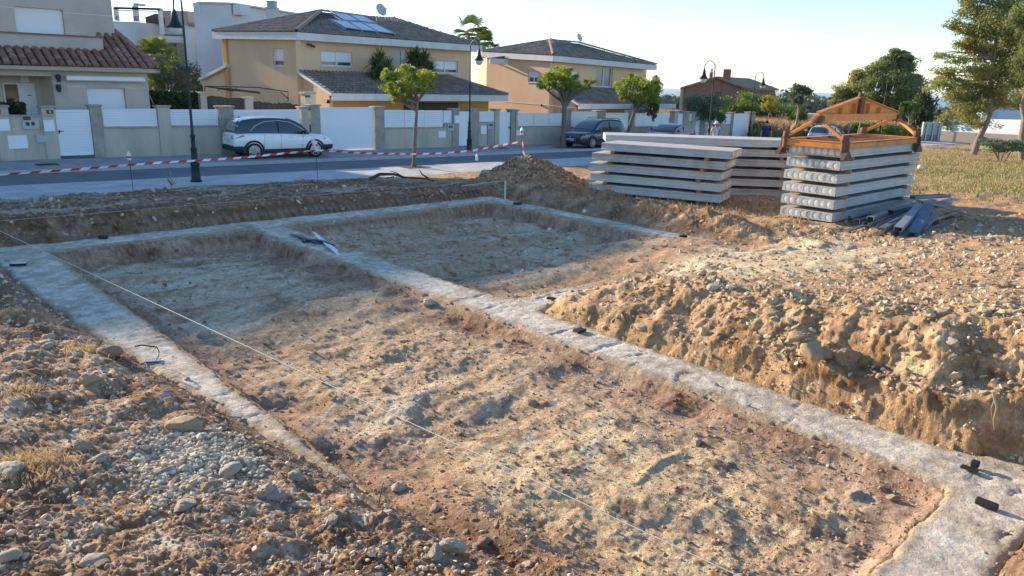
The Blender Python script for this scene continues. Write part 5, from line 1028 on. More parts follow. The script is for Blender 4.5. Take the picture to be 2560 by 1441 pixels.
def fan_palm(label, base, c, L, seed, trunk_r=.22, nf=26, lo=-.35, mat=None, fans=True):
    t = thing('palm', base, label, 'palm tree'); mb = MB(); c = Vector(c); mb.tube([Vector(base)-UP*.2, Vector(base).lerp(c, .5), c], [trunk_r*1.2, trunk_r, trunk_r*.8], 10); mb.build('trunk', M_('palm trunk', (.16, .09, .06), .95, c2=(.25, .15, .1), scale=7), t)
    g = random.Random(seed); parts = []; stm = MB()
    for i in range(nf):
        az = i*2.4; el = g.uniform(lo, 1.3); d = Vector((math.cos(az)*math.cos(el), math.sin(az)*math.cos(el), math.sin(el))); a = c; e = c+d*L*.55-UP*L*.08*(1.2-el); stm.tube([a, a.lerp(e, .5)+UP*.08*L, e], .02, 5)
        side = d.cross(UP).normalized() if abs(d.z) < .97 else Vector((1, 0, 0)); u = side.cross(d)
        V = []; F = []; T = []
        for k in range(17):
            an = R(-105+k*13.1); dd = d*math.cos(an)+side*math.sin(an); tip = e+dd*L*.55*g.uniform(.85, 1.1)-UP*L*.16; mid_ = e+dd*L*.3+u*.02; w_ = .032*L; pp = dd.cross(u).normalized()
            n0 = len(V); V += [tuple(e+pp*w_*.3), tuple(e-pp*w_*.3), tuple(mid_-pp*w_), tuple(mid_+pp*w_), tuple(tip+pp*.004), tuple(tip-pp*.004)]; F += [(n0, n0+1, n0+2, n0+3), (n0+3, n0+2, n0+5, n0+4)]; T += [.3+.5*g.random()*max(el, .2)]*2
        parts.append((np.array(V), np.array(F), np.array(T)))
    stm.build('stalks', BARKL, t); crown_obj('fronds', parts, mat or L_PA, t)
b = D(388, 275, 52); b.z = -.2; fan_palm('fan palm with bright fronds and a thick brown trunk, right of the beige house', b, D(392, 150, 52), 1.75, 300, .55)
b = D(1172, 150, 66); b.z = 0; fan_palm('fan palm top showing between the two villa roofs', b, D(1172, 92, 66), 2.2, 301, .2, 20, -.25)
b = D(1212, 150, 70); b.z = 0; fan_palm('smaller dark palm top just right of the tallest palm between the villas', b, D(1210, 118, 70), 1.7, 302, .2, 14, -.4, mat=L_YU)
b = D(1600, 300, 55); b.z = -.5; fan_palm('small grey fan palm in the garden left of the cypress', b, D(1602, 278, 55), 1.0, 303, .1, 16, .1, L_OL)
for k, (x, y, Y, r, mt, lab) in enumerate(((395, 190, 50, (1.1, 1, .8), L_BG, 'bright shrub under the fan palm'), (425, 215, 49, (1.6, 1.2, 1.3), L_FA, 'soft grey green shrub behind the dark hedge'), (465, 200, 51, (1.3, 1.2, 1.5), L_FA, 'tall hazy green shrub against the white block'), (500, 235, 52, (.9, .8, .7), L_OL, 'low grey shrub left of the pergola poles'))): shrub('garden_shrub', lab, D(x, y, Y), r, 2600, .13, mt, 310+k)
def hedge(label, pa, pb, h, th, n, seed, mat=L_DK):
    t = thing('hedge', pa, label, 'hedge'); g = np.random.default_rng(seed); pa, pb = Vector(pa), Vector(pb); d = (pb-pa); L = d.length; d.normalize(); y = d.cross(UP)
    mb = MB(); mb.bar((pa)+UP*h*.45, (pb)+UP*h*.45, th*.8, h*.86); mb.build('core', M_('hedge core', (.012, .022, .010), .95), t)
    u = g.random(n)*L; a = g.random(n); side = np.where(a < .45, -th/2, (g.random(n)-.5)*th); zz = np.where(a < .45, g.random(n)*h, h*(.9+.12*g.random(n)))
    p = np.array(pa)+np.outer(u, d)+np.outer(side, -y)*1.0+np.outer(zz, [0, 0, 1]); p += g.normal(size=(n, 3))*.03
    q = g.normal(size=(n, 3)); q /= np.linalg.norm(q, axis=1)[:, None]; r_ = np.cross(q, g.normal(size=(n, 3))); r_ /= np.linalg.norm(r_, axis=1)[:, None]; sz = .07
    V = np.stack([p-q*sz, p-r_*sz*.6, p+q*sz, p+r_*sz*.6], 1).reshape(-1, 3); crown_obj('leaves', [(V, np.arange(4*n).reshape(n, 4), g.random(n))], mat, t)
s_, _z = atT(374, 255, 35.5); s2_, _ = atT(500, 262, 35.5); hedge('clipped dark green hedge behind the white panels, below the fan palm', SV(s_, 35.5, -.1), SV(s2_, 35.5, -.1), 2.45, .7, 6000, 320)
hd = SV(-6, T0+.6, 0); hedge('dark hedge and glass by the entrance porch at the left edge', SV(atT(0, 250, 33.4)[0]-.5, 33.4, 0), SV(atT(58, 250, 33.4)[0], 33.4, 0), 1.95, .4, 1500, 322)

# garden screens, pergola and barbecue pillar of the first villa
REED = M_('brown reed screen', (.115, .085, .07), .95, c2=(.07, .05, .042), scale=9, stretch=(6, 6, .4), bump=.5)
sc1 = thing('reed_fence', SV(18, 35, 0), 'brown reed screen fence on beige posts behind the white car', 'fence')
for i, (x0, x1, y0, y1) in enumerate(((512, 615, 240, 285), (631, 695, 252, 285), (695, 765, 256, 285))):
    a, za = atT(x0, y0, 35.0); b, zb_ = atT(x1, (y0+8), 35.0); mb = MB(); N = 14; vs = []
    for k in range(N+1): u = k/N; z = za+(zb_-za)*u+random.uniform(-.04, .04); vs += [SV(a+(b-a)*u, 35.0+.02*math.sin(k*2.1), .6), SV(a+(b-a)*u, 35.0+.02*math.sin(k*2.1), z)]
    mb.add(vs, [(2*k, 2*k+2, 2*k+3, 2*k+1) for k in range(N)]); mb.add([v+DT*.03 for v in vs], [(2*k+1, 2*k+3, 2*k+2, 2*k) for k in range(N)]); mb.build('reed_panel', REED, sc1)
for (x0, x1, y0) in ((499, 515, 234), (611, 631, 246)):
    a, za = atT(x0, y0, 34.9); b, _ = atT(x1, y0, 34.9); mb = MB(); mb.prism([SV(a, 34.85, 0), SV(b, 34.85, 0), SV(b, 34.85, za), SV(a, 34.85, za)], DT*.35); mb.bar(SV(a-.04, 35.02, za+.03), SV(b+.04, 35.02, za+.03), .45, .06); mb.build('post', WALL, sc1)
pg = thing('pergola_frame', SV(19, 36.5, 0), 'thin dark metal pergola frame above the reed screen', 'pergola'); pt = lambda x, y, T=36.6: SV(atT(x, y, T)[0], T, atT(x, y, T)[1])
mb = MB()
for (a, b) in (((512, 216), (645, 219)), ((512, 216), (582, 228)), ((645, 219), (720, 230)), ((530, 219), (600, 226)), ((720, 230), (720, 255)), ((700, 229), (722, 248)), ((583, 228), (592, 220)), ((545, 226), (556, 220)), ((512, 216), (512, 240))): mb.tube([pt(*a), pt(*b)], .025, 6)
mb.build('frame', DARKM, pg)
mb = MB(); a = pt(560, 222, 37.2); b = pt(645, 232, 37.2); mb.bar(a, b, .5, .10); mb.build('rolled_awning', REED, pg)
bq = thing('barbecue_chimney', SV(19.5, 33.9, 0), 'square beige barbecue chimney behind the pillar left of the wide white gate', 'chimney')
a, za = atT(763, 236, 34.2); b, _ = atT(789, 236, 34.2); mb = MB(); mb.prism([SV(a, 34.2, 0), SV(b, 34.2, 0), SV(b, 34.2, za), SV(a, 34.2, za)], DT*.5); mb.build('stack', WALL, bq); mb = MB(); mb.bar(SV(a-.06, 34.45, za+.06), SV(b+.02, 34.45, za+.06), .6, .1); mb.build('cap', CAPST, bq); mb = MB(); mb.bar(SV(a-.03, 34.19, za-.1), SV(a+.25, 34.19, za-.1), .03, .1); mb.build('vent', DARKM, bq)
# coast woods, far away: reads as one mass
g = np.random.default_rng(5); parts = []
for k in range(110):
    Y = g.uniform(240, 900); px = g.uniform(1640, 2600); X = (px-1280)/FPX*Y*1.0; z = far_z(np.array([X]), np.array([Y]))[0]; r_ = g.uniform(3, 7.5); parts.append(leaves((X, Y, z+r_*.5), (r_*1.5, r_*1.5, r_*.7), 260, r_*.32, 500+k, 8, .5))
for (px, Y, r_) in ((1968, 560, 17), (1990, 590, 13), (1948, 540, 10), (1974, 420, 10), (2040, 520, 8), (2058, 500, 9)):
    X = (px-1280)/FPX*Y; z = far_z(np.array([X]), np.array([Y]))[0]; parts.append(leaves((X, Y, z+r_*.45), (r_*1.2, r_, r_*.6), 900, r_*.18, 700+px, 12, .45))
V, F, T = merge(parts); o = link_np('far_wood', V, F, L_FA, False, tint=T); o['kind'] = 'stuff'; tag(o, 'hazy woods on the low land before the sea', 'woodland')

# ------------------------------------------------------------------ street lamps
LAMPM = M_('dark green lamp paint', (.02, .035, .035), .45, metal=.3); OPAL = M_('opal lamp glass', (.75, .74, .66), .25, spec=.6, trans=.15)
def lamp(s, t, arm, label, h=5.15):
    g = thing('street_lamp', SV(s, t, zst(s)), label, 'street lamp', 'curved street lamps along the road'); o = Vector(SV(s, t, zst(s))); mb = MB()
    mb.lathe([(0, 0), (.17, 0), (.17, .06), (.14, .09), (.125, .50), (.145, .53), (.145, .57), (.105, .60), (.085, .95), (.10, .98), (.10, 1.03), (.065, 1.06), (.06, 1.35), (.078, 1.37), (.078, 1.42), (.05, 1.45), (.045, 1.7)], o, 12); mb.build('base', LAMPM, g)
    A = {1: DT, -1: -DT}[arm]; rr = .33; pts = [o+UP*1.6, o+UP*3.0, o+UP*(h-rr)]; pts += [o+UP*(h-rr)+A*(rr-rr*math.cos(math.pi*k/8))+UP*rr*math.sin(math.pi*k/8) for k in range(1, 9)]; pts.append(pts[-1]-UP*.12)
    mb = MB(); mb.tube(pts, [.042, .038, .03]+[.026]*9, 8); mb.build('pole', LAMPM, g)
    mb = MB(); mb.lathe([(.03, -.03), (.055, 0), (.03, .03)], o+UP*3.35, 10); mb.build('collar', LAMPM, g)
    e = pts[-1]; mb = MB(); mb.lathe([(0, .03), (.035, .03), (.06, -.02), (.085, -.10), (.10, -.22), (.13, -.32), (.19, -.42), (.27, -.48), (.27, -.50), (.10, -.46)], e, 20); mb.build('shade', LAMPM, g)
    mb = MB(); mb.lathe([(.17, -.47), (.185, -.53), (.17, -.60), (.13, -.67), (.06, -.71), (0, -.715)], e, 18); mb.build('globe', OPAL, g)
sA = st(*PSt(491, 455)[:2]); lamp(sA[0], sA[1], 1, 'tall dark street lamp nearest the camera, standing at the edge of the dug ground', 5.5)
sB = st(*PSt(1173, 378)[:2]); lamp(sB[0], sB[1], -1, 'dark street lamp in front of the narrow garden doors of the nearer villa', 5.35)
s_, z_ = atT(1775, 300, 23.9); lamp(s_, 23.9, 1, 'street lamp rising above the slab stacks in front of the brick house', 5.0)
s_, z_ = atT(1878, 290, 29.9); lamp(s_, 29.9, -1, 'street lamp at the end of the garden wall, right of the brick house', 4.95)
s_, z_ = atT(2212, 250, 23.9); lamp(s_, 23.9, 1, 'faraway lamp with its arm to the left in front of the broad pine', 5.1)
s_, z_ = atT(2210, 260, 29.9); lamp(s_, 29.9, -1, 'faraway lamp with its arm to the right in front of the broad pine', 5.1)

# ------------------------------------------------------------------ cars
TYRE = M_('tyre rubber', (.015, .015, .016), .8); ALLOY = M_('alloy rim', (.40, .41, .42), .3, metal=.7); ALLOYD = M_('dark alloy rim', (.10, .10, .11), .35, metal=.6)
CLAD = M_('black plastic cladding', (.02, .022, .024), .55); CARGL = M_('car glass', (.02, .035, .045), .04, spec=1.0, coat=.5); CHROME = M_('chrome strip', (.75, .76, .77), .15, metal=.9)
LIGHTG = M_('headlight glass', (.35, .42, .46), .08, spec=1.); REDL = M_('tail light', (.35, .02, .02), .15, spec=.9); TAILW = M_('smoked tail light', (.45, .28, .28), .15, spec=.9); PLATE = M_('number plate', (.62, .64, .64), .5)
def ip(x, pts): return float(np.interp(x, [p[0] for p in pts], [p[1] for p in pts]))
def sm(pts, n=6):
    """rounder version of a profile"""
    P_ = [Vector((*p, 0)) for p in pts]; out = []
    for i in range(len(P_)-1):
        p0, p1, p2, p3 = P_[max(i-1, 0)], P_[i], P_[i+1], P_[min(i+2, len(P_)-1)]
        for k in range(n):
            u = k/n; q = .5*((2*p1)+(-p0+p2)*u+(2*p0-5*p1+4*p2-p3)*u*u+(-p0+3*p1-3*p2+p3)*u**3); out.append((q.x, q.y))
    out.append(pts[-1]); out.sort(); return out
def car(name, label, loc, rz, paint, L=4.2, W=1.8, belt=None, roof=None, bottom=.24, wheel=(-1.33, 1.27), wr=.33, rim=ALLOY, gh=None, clad=True, side=None, rails=False, ws=None, rw=None, rear=None, plate='front', chrome=True, spokes=5):
    g = thing(name, loc, label, 'car', rz=rz); M = mat_of(g); hw = W/2
    def B(mb, nm, mat, par=None): mb.v = [tuple(M @ Vector(p)) for p in mb.v]; return mb.build(nm, mat, par or g)
    belt = sm(belt, 4); roof = sm(roof, 4); x0, x1 = -L/2, L/2
    def wd(x): u = abs(x)/(L/2); return hw*(1-.16*max(0, (u-.62)/.38)**2.2-.02)
    N = 46; xs = [x0+(x1-x0)*(.5-.5*math.cos(math.pi*i/N)) for i in range(N+1)]
    def loft(xs, secf, closed=True):
        mb = MB(); rows = []
        for x in xs:
            half = secf(x); full = [(y, z) for y, z in half]+[(-y, z) for y, z in half[::-1]]; rows.append([(x, y, z) for y, z in full])
        n = len(rows[0]); vs = [p for r_ in rows for p in r_]; fs = []
        for i in range(len(rows)-1):
            for k in range(n-1): fs.append((i*n+k, i*n+k+1, (i+1)*n+k+1, (i+1)*n+k))
        mb.add(vs, fs, True); mb.add(rows[0], [tuple(range(n))]); mb.add(rows[-1], [tuple(range(n))[::-1]]); return mb
    def low(x):   # underside rises at the ends
        return bottom+.10*max(0, (abs(x)-(L/2-.5))/.5)
    def body(x):
        w = wd(x); t = ip(x, belt); b = low(x); mid = b+(t-b)*.55
        return [(w*.90, b), (w*.97, b+.06), (w, mid-.08), (w*.995, mid+.05), (w*.985, t-.10), (w*.955, t-.03), (w*.90, t), (w*.5, t+.015), (.02, t+.02)]
    B(loft(xs, body), 'body', paint)
    gx = [x for x in [x0+(x1-x0)*i/60 for i in range(61)] if roof[0][0] <= x <= roof[-1][0] and ip(x, roof) > ip(x, belt)+.01]
    def gy(x, z):  # half width of the cabin at height z
        t = ip(x, belt); r_ = ip(x, roof); u = min(max((z-t)/max(1.55-t, .1), 0), 1.1); return wd(x)*(.945-.24*u**1.15)
    def cab(x):
        t = ip(x, belt)-.02; r_ = ip(x, roof); rr = min(.09, (r_-t)*.4); m_ = (t+r_)/2
        return [(gy(x, t), t), (gy(x, m_), m_), (gy(x, r_-rr), r_-rr), (gy(x, r_-rr*.3)-.02, r_-rr*.3), (gy(x, r_)-.09, r_), (gy(x, r_)*.45, r_+.018), (.02, r_+.022)]
    cabo = B(loft(gx, cab), 'cabin', gh or paint)
    rf0, rf1 = rear[1] if rear else -1.5, ws[1]
    if gh:       # roof skin in body colour above a dark glasshouse
        rx = [rf0-.25+(rf1-rf0+.25)*i/16 for i in range(17)]
        def rs(x): r_ = ip(x, roof); return [(gy(x, r_-.05)-.01, r_-.03), (gy(x, r_)-.05, r_+.006), (gy(x, r_)*.5, r_+.026), (.02, r_+.03)]
        B(loft([x for x in rx if x > gx[0]+.05], rs), 'roof', paint)
    def glass(nm, f, nu, nv, mat=CARGL, par=None):
        mb = MB(); vs = [f(i/nu, j/nv) for i in range(nu+1) for j in range(nv+1)]; mb.add(vs, [(i*(nv+1)+j, i*(nv+1)+j+1, (i+1)*(nv+1)+j+1, (i+1)*(nv+1)+j) for i in range(nu) for j in range(nv)], True); return B(mb, nm, mat, par)
    # side windows: list of (x, zlow, zhigh)
    lo_ = [(a, b) for a, b, c in side]; hi = [(a, c) for a, b, c in side]; xa, xb = side[0][0], side[-1][0]
    for sg in (1, -1):
        f = lambda u, v: (lambda x: (lambda z: (x, sg*(gy(x, z)+.012), z))(ip(x, lo_)+(ip(x, hi)-ip(x, lo_))*v))(xa+(xb-xa)*u)
        wn = glass('side_window', f, 24, 5)
        for px_ in ((xa+xb)/2-.02,):
            mb = MB(); mb.tube([(px_, sg*(gy(px_, z)+.02), z) for z in (ip(px_, lo_), (ip(px_, lo_)+ip(px_, hi))/2, ip(px_, hi))], .028, 6); B(mb, 'door_pillar', CLAD, wn)
        if chrome:
            mb = MB(); mb.tube([(x, sg*(gy(x, ip(x, hi)+.01)+.016), ip(x, hi)+.015) for x in [xa+(xb-xa)*i/20 for i in range(21)]], .014, 5); B(mb, 'chrome_strip', CHROME, wn)
    f = lambda u, v: (lambda x: (x+.012, (v*2-1)*(gy(x, ip(x, roof))-.07), ip(x, roof)+.024-.02*abs(v*2-1)**3+.006))(ws[0]+(ws[1]-ws[0])*u); glass('windscreen', f, 10, 10)
    if rear: f = lambda u, v: (lambda x: (x-.015, (v*2-1)*(gy(x, ip(x, roof))-.10), ip(x, roof)+.024-.02*abs(v*2-1)**3+.004))(rear[0]+(rear[1]-rear[0])*u); glass('rear_window', f, 8, 10)
    # wheels and arches
    for wx in wheel:
        for sg in (1, -1):
            w = wd(wx); c = Vector((wx, 0, wr)); ax = Vector((0, sg, 0)); mb = MB(); mb.lathe([(0, w*.5), (wr+.10, w*.5), (wr+.10, w+.008), (wr+.02, w+.012), (wr+.015, w-.10)], c, 32, ax)
            mb.v = [(x, y, max(z, .20)) for x, y, z in mb.v]; B(mb, 'wheel_arch', CLAD)
            mb = MB(); mb.lathe([(wr*.6, w-.20), (wr*.93, w-.20), (wr, w-.17), (wr, w-.02), (wr*.95, w+.012), (wr*.72, w+.016), (wr*.70, w-.01), (wr*.68, w-.10), (0, w-.11)], c, 32, ax); wh_ = B(mb, 'wheel', TYRE)
            mb = MB(); mb.lathe([(wr*.70, w-.03), (wr*.71, w+.018), (wr*.66, w+.018), (wr*.64, w-.03)], c, 32, ax); mb.lathe([(0, w+.012), (.07, w+.012), (.085, w-.03)], c, 16, ax)
            for k in range(spokes):
                for off in (-.12, .12):
                    a = 2*math.pi*k/spokes+off; a2 = 2*math.pi*k/spokes+off*2.4; mb.bar(c+ax*(w+.004)+Vector((math.cos(a), 0, math.sin(a)))*.05, c+ax*(w+.008)+Vector((math.cos(a2), 0, math.sin(a2)))*wr*.67, .034, .03, ax)
            B(mb, 'rim', rim, wh_)
    if clad:
        for sg in (1, -1):
            mb = MB(); mb.bar((wheel[0]+wr, sg*(hw*.975), .31), (wheel[1]-wr, sg*(hw*.975), .31), .05, .17, bev=.02); B(mb, 'sill', CLAD)
        for (a, b) in ((x0-.012, x0+.42), (x1-.42, x1+.012)):
            xs2 = [a+(b-a)*i/10 for i in range(11)]; B(loft(xs2, lambda x: [(wd(min(max(x, x0), x1))*.9+.01, low(x)-.02), (wd(min(max(x, x0), x1))+.012, low(x)+.05), (wd(min(max(x, x0), x1))+.012, .52), (wd(min(max(x, x0), x1))*.9, .535), (.02, .54)]), 'bumper', CLAD)
    # lights, plates, mirrors, handles, seams
    for sg in (1, -1):
        zA = ip(x1-.10, belt); zB = ip(x1-.44, belt); mb = MB(); mb.prism([(x1-.09, sg*wd(x1-.1)*.84, zA-.11), (x1-.40, sg*(wd(x1-.42)+.002), zB-.17), (x1-.46, sg*(wd(x1-.46)+.0), zB-.10), (x1-.13, sg*wd(x1-.12)*.80, zA-.04)], (.02, sg*.014, 0)); B(mb, 'headlight', LIGHTG)
        zt = ip(x0+.08, belt)-.14; mb = MB(); mb.prism([(x0+.0, sg*wd(x0)*.62, zt-.06), (x0+.05, sg*(wd(x0)*1.01), zt-.06), (x0+.42, sg*(wd(x0+.4)+.006), zt+.06), (x0+.38, sg*(wd(x0+.4)+.006), zt+.10), (x0+.02, sg*wd(x0)*.62, zt+.08)], (-.02, sg*.012, 0)); B(mb, 'tail_light', TAILW if gh else REDL)
        mx = side[-1][0]-.18; mz = ip(mx, belt)+.09; mb = MB(); mb.box((mx, sg*(hw+.10), mz), (.14, .2, .15), bev=.045); mb.bar((mx, sg*(hw-.08), mz-.05), (mx, sg*(hw+.02), mz-.03), .05, .04); B(mb, 'mirror', CLAD if gh else paint)
        for hx in (xa+(xb-xa)*.30, xa+(xb-xa)*.66):
            z_ = ip(hx, belt)-.16; mb = MB(); mb.bar((hx, sg*(wd(hx)+.012), z_), (hx+.2, sg*(wd(hx)+.012), z_-.003), .03, .035, bev=.01); B(mb, 'door_handle', paint)
        mb = MB()
        for sx_ in (xa+(xb-xa)*.22, (xa+xb)/2+.02, xb-.25):
            pts = [(sx_+(.02*k), sg*(body(sx_)[2+min(k, 2)][0]+.003), .40+(ip(sx_, belt)-.06-.40)*k/3) for k in range(4)]; mb.tube(pts, .006, 4)
        B(mb, 'door_seams', CLAD)
    zp = .62; mb = MB()
    mb.box((x0-.02, 0, .72), (.03, .5, .11)); B(mb, 'rear_plate', PLATE)
    if plate == 'front': mb = MB(); mb.box((x1+.02, 0, .50), (.03, .52, .11)); pf = B(mb, 'front_plate', PLATE); mb = MB(); [mb.box((x1+.037, -.19+.052*k, .50), (.004, .026, .06)) for k in range(8) if k != 4]; B(mb, 'plate_characters', CLAD, pf)
    # grille
    mb = MB(); mb.prism([(x1-.01, -.42, .56), (x1-.01, .42, .56), (x1-.04, .36, .69), (x1-.04, -.36, .69)], (.035, 0, 0)); gr = B(mb, 'grille', CLAD); mb = MB(); mb.tube([(x1+.03, -.42, .56), (x1+.03, .42, .56), (x1+.0, .36, .695), (x1+.0, -.36, .695), (x1+.03, -.42, .56)], .012, 5); B(mb, 'grille_frame', CHROME, gr)
    mb = MB(); mb.lathe([(0, 0), (.055, 0), (.05, .012), (0, .012)], (x1+.024, 0, .63), 14, (1, 0, 0)); B(mb, 'emblem', CHROME, gr)
    if rails:
        for sg in (1, -1): mb = MB(); mb.tube([(x, sg*(gy(x, ip(x, roof))-.06), ip(x, roof)+(.03 if i in (0, 8) else .065)) for i, x in enumerate([rf0+.05+(rf1-rf0-.15)*i/8 for i in range(9)])], .016, 6); B(mb, 'roof_rail', CLAD)
    mb = MB(); mb.lathe([(.05, 0), (.02, .05), (0, .055)], (rf0+.18, 0, ip(rf0+.18, roof)+.02), 8); B(mb, 'antenna', CLAD)
    return g, B
WHITECAR = M_('white car paint', (.82, .83, .84), .25, coat=.9, spec=.5); GREYCAR = M_('grey car paint', (.045, .055, .068), .28, metal=.5, coat=1.); REDCAR = M_('dark red car paint', (.22, .018, .022), .25, coat=1.); BLUECAR = M_('silver blue car paint', (.36, .43, .52), .3, metal=.5, coat=.8)
suv_belt = [(-2.1, .60), (-2.07, .92), (-1.96, 1.02), (-1.2, 1.05), (0, 1.02), (.8, .98), (1.05, .97), (1.5, .93), (1.85, .87), (2.0, .80), (2.08, .70), (2.1, .6)]
suv_roof = [(-2.0, 1.0), (-1.9, 1.30), (-1.78, 1.52), (-1.4, 1.61), (-.6, 1.65), (.1, 1.61), (.55, 1.46), (.85, 1.24), (1.12, .97)]
dR = PSt(636, 398); dF = PSt(792, 394); sd_ = (dF-dR); sd_.z = 0; sd_.normalize()
lat = Vector((sd_.y, -sd_.x, 0)); cpos = (dR+dF)/2-lat*.86+sd_*.02; cpos.z = zst(st(cpos.x, cpos.y)[0])+.004
g, B = car('parked_suv', 'white parked car with a black glasshouse and floating white roof, behind the barrier tape', cpos, math.atan2(sd_.y, sd_.x), WHITECAR, 4.2, 1.78, suv_belt, suv_roof, gh=CARGL, side=[(-1.45, 1.07, 1.09), (-1.2, 1.06, 1.32), (-.8, 1.05, 1.47), (-.2, 1.04, 1.51), (.3, 1.02, 1.43), (.7, 1.01, 1.20), (.95, 1.0, 1.02)], ws=(.98, .12), rear=(-1.97, -1.78))
# grey crossover, its nose towards the left
gF = PSt(1475, 372); gdir = (-DS+DT*-.06).normalized(); lat2 = Vector((gdir.y, -gdir.x, 0)); gc = gF-gdir*1.35+DT*.84; gc.z = zst(st(gc.x, gc.y)[0])+.004
mq_belt = [(-2.18, .62), (-2.12, .93), (-1.9, 1.0), (-1.2, .99), (0, .96), (.9, .93), (1.1, .92), (1.6, .90), (1.95, .86), (2.08, .81), (2.16, .72), (2.18, .6)]
mq_roof = [(-2.08, .98), (-1.9, 1.30), (-1.72, 1.50), (-1.3, 1.57), (-.5, 1.60), (.1, 1.56), (.55, 1.40), (.85, 1.20), (1.18, .92)]
car('parked_suv', 'dark grey parked car with roof rails, its nose beside the umbrella shaped tree', gc, math.atan2(gdir.y, gdir.x), GREYCAR, 4.36, 1.84, mq_belt, mq_roof, side=[(-1.75, 1.10, 1.12), (-1.55, 1.05, 1.38), (-.9, 1.02, 1.45), (-.2, 1.0, 1.46), (.3, .98, 1.38), (.7, .96, 1.16), (.98, .95, .98)], ws=(1.05, .15), rear=(-2.02, -1.76), rails=True, rim=ALLOY)
cb = [(-2.1, .58), (-2.05, .85), (-1.8, .90), (-1.0, .88), (0, .84), (.8, .82), (1.3, .76), (1.8, .66), (2.1, .48)]; crf = [(-1.75, .88), (-1.4, 1.02), (-1.0, 1.16), (-.5, 1.26), (-.1, 1.27), (.3, 1.18), (.75, .97), (1.0, .82)]
rc = SV(41.6, 29.9, zst(41.6)); car('parked_coupe', 'dark red low car whose roof shows above the slab stack', rc, math.atan2(-DS.y, -DS.x)+.1, REDCAR, 4.2, 1.78, cb, crf, bottom=.18, clad=False, side=[(-1.35, .92, .94), (-.9, .90, 1.10), (-.3, .88, 1.18), (.2, .87, 1.12), (.6, .85, .96), (.8, .84, .86)], ws=(.9, .1), rear=(-1.6, -.9), wheel=(-1.25, 1.35), wr=.31)
hb_ = [(-2.0, .60), (-1.97, .88), (-1.8, .93), (-1.0, .92), (0, .89), (.8, .87), (1.3, .82), (1.8, .70), (2.0, .5)]; hr_ = [(-1.92, .92), (-1.7, 1.15), (-1.45, 1.33), (-.9, 1.41), (-.2, 1.42), (.3, 1.34), (.7, 1.10), (1.05, .88)]
s_, z_ = atT(2078, 338, 25.7); bc = SV(s_, 26.1, zst(s_)-.1); bl, _ = car('parked_hatchback', 'silver blue hatchback seen from behind through the legs of the orange lifting frame', bc, math.atan2(DS.y, DS.x)+.16, BLUECAR, 4.0, 1.7, hb_, hr_, clad=False, bottom=.2, side=[(-1.5, .98, 1.0), (-1.3, .96, 1.20), (-.8, .94, 1.30), (-.1, .92, 1.31), (.3, .91, 1.23), (.7, .90, 1.0), (.9, .89, .91)], ws=(.95, .25), rear=(-1.88, -1.42), wheel=(-1.2, 1.2), wr=.3)

# ------------------------------------------------------------------ hollow core slabs
CONC = M_('precast concrete', (.53, .50, .455), .9, c2=(.36, .345, .32), scale=2.2, detail=10, bump=.5, bscale=40, tint=(.64, .62, .57)); PLUG = M_('pale core plug', (.85, .84, .80), .8, c2=(.70, .69, .66), scale=20)
WOOD = M_('batten wood', (.36, .20, .10), .85, c2=(.26, .14, .07), scale=4, stretch=(1, 1, 8))
HS, WS = .19, 1.2
def egg(a, ry=.055, rz=.076): z = math.sin(a); y = math.cos(a); return (y*ry*(1-.22*z), z*rz*(1.05 if z > 0 else .95))
def slab_mesh(L, cores=8, holes_end=-1):
    """x along the slab from 0 to L, y across 0..WS, z 0..HS; end 0 has open cores when holes_end = 0"""
    side = [(-.03, 0), (-.03, .03), (.015, .065), (.015, .13), (.0, .15), (.0, .18), (.006, HS)]
    prof = [(y, z) for y, z in side]+[(WS-y, z) for y, z in side[::-1]]; mb = MB(); n = len(prof)
    NX = 12; vs = [(L*i/NX+(.0), y+.002*math.sin(i*1.7+z*20), z) for i in range(NX+1) for (y, z) in prof]
    fs = [(i*n+k, i*n+(k+1) % n, (i+1)*n+(k+1) % n, (i+1)*n+k) for i in range(NX) for k in range(n)]; mb.add(vs, [f[::-1] for f in fs]); mb.add([(L, y, z) for y, z in prof], [tuple(range(n))])
    if holes_end != 0: mb.add([(0, y, z) for y, z in prof], [tuple(range(n))[::-1]]); return mb
    x0, x1 = .03, WS-.03; cw = (x1-x0)/cores
    mb.add([(0, -.012, .0), (0, x0, 0), (0, x0, HS), (0, .0, HS)], [(0, 3, 2, 1)]); mb.add([(0, x1, 0), (0, WS+.012, 0), (0, WS, HS), (0, x1, HS)], [(0, 3, 2, 1)])
    for c in range(cores):
        cy = x0+cw*(c+.5); cz = HS*.5; ang = sorted([2*math.pi*k/20 for k in range(20)]+[math.atan2(s2*HS/2, s1*cw/2) % (2*math.pi) for s1 in (1, -1) for s2 in (1, -1)]); m_ = len(ang); inn = []; out = []; dp = []
        for a in ang:
            e = egg(a); inn.append((0, cy+e[0], cz+e[1])); dp.append((.10, cy+e[0]*.96, cz+e[1]*.96)); ca, sa = math.cos(a), math.sin(a); k = min((cw/2)/max(abs(ca), 1e-6), (HS/2)/max(abs(sa), 1e-6)); out.append((0, cy+ca*k, cz+sa*k))
        mb.add(out+inn, [(k, m_+k, m_+(k+1) % m_, (k+1) % m_) for k in range(m_)]); mb.add(inn+dp, [(k, m_+k, m_+(k+1) % m_, (k+1) % m_) for k in range(m_)], True)
    return mb
def plug_mesh():
    mb = MB(); m_ = 20; mb.add([(0, *egg(2*math.pi*k/m_, .0535, .0745)) for k in range(m_)]+[(-.012, 0, 0)], [(k, (k+1) % m_, m_) for k in range(m_)][::1], True); return mb
ORD = ['lowest', 'second from the bottom', 'third from the bottom', 'fourth from the bottom', 'fifth from the bottom', 'topmost']
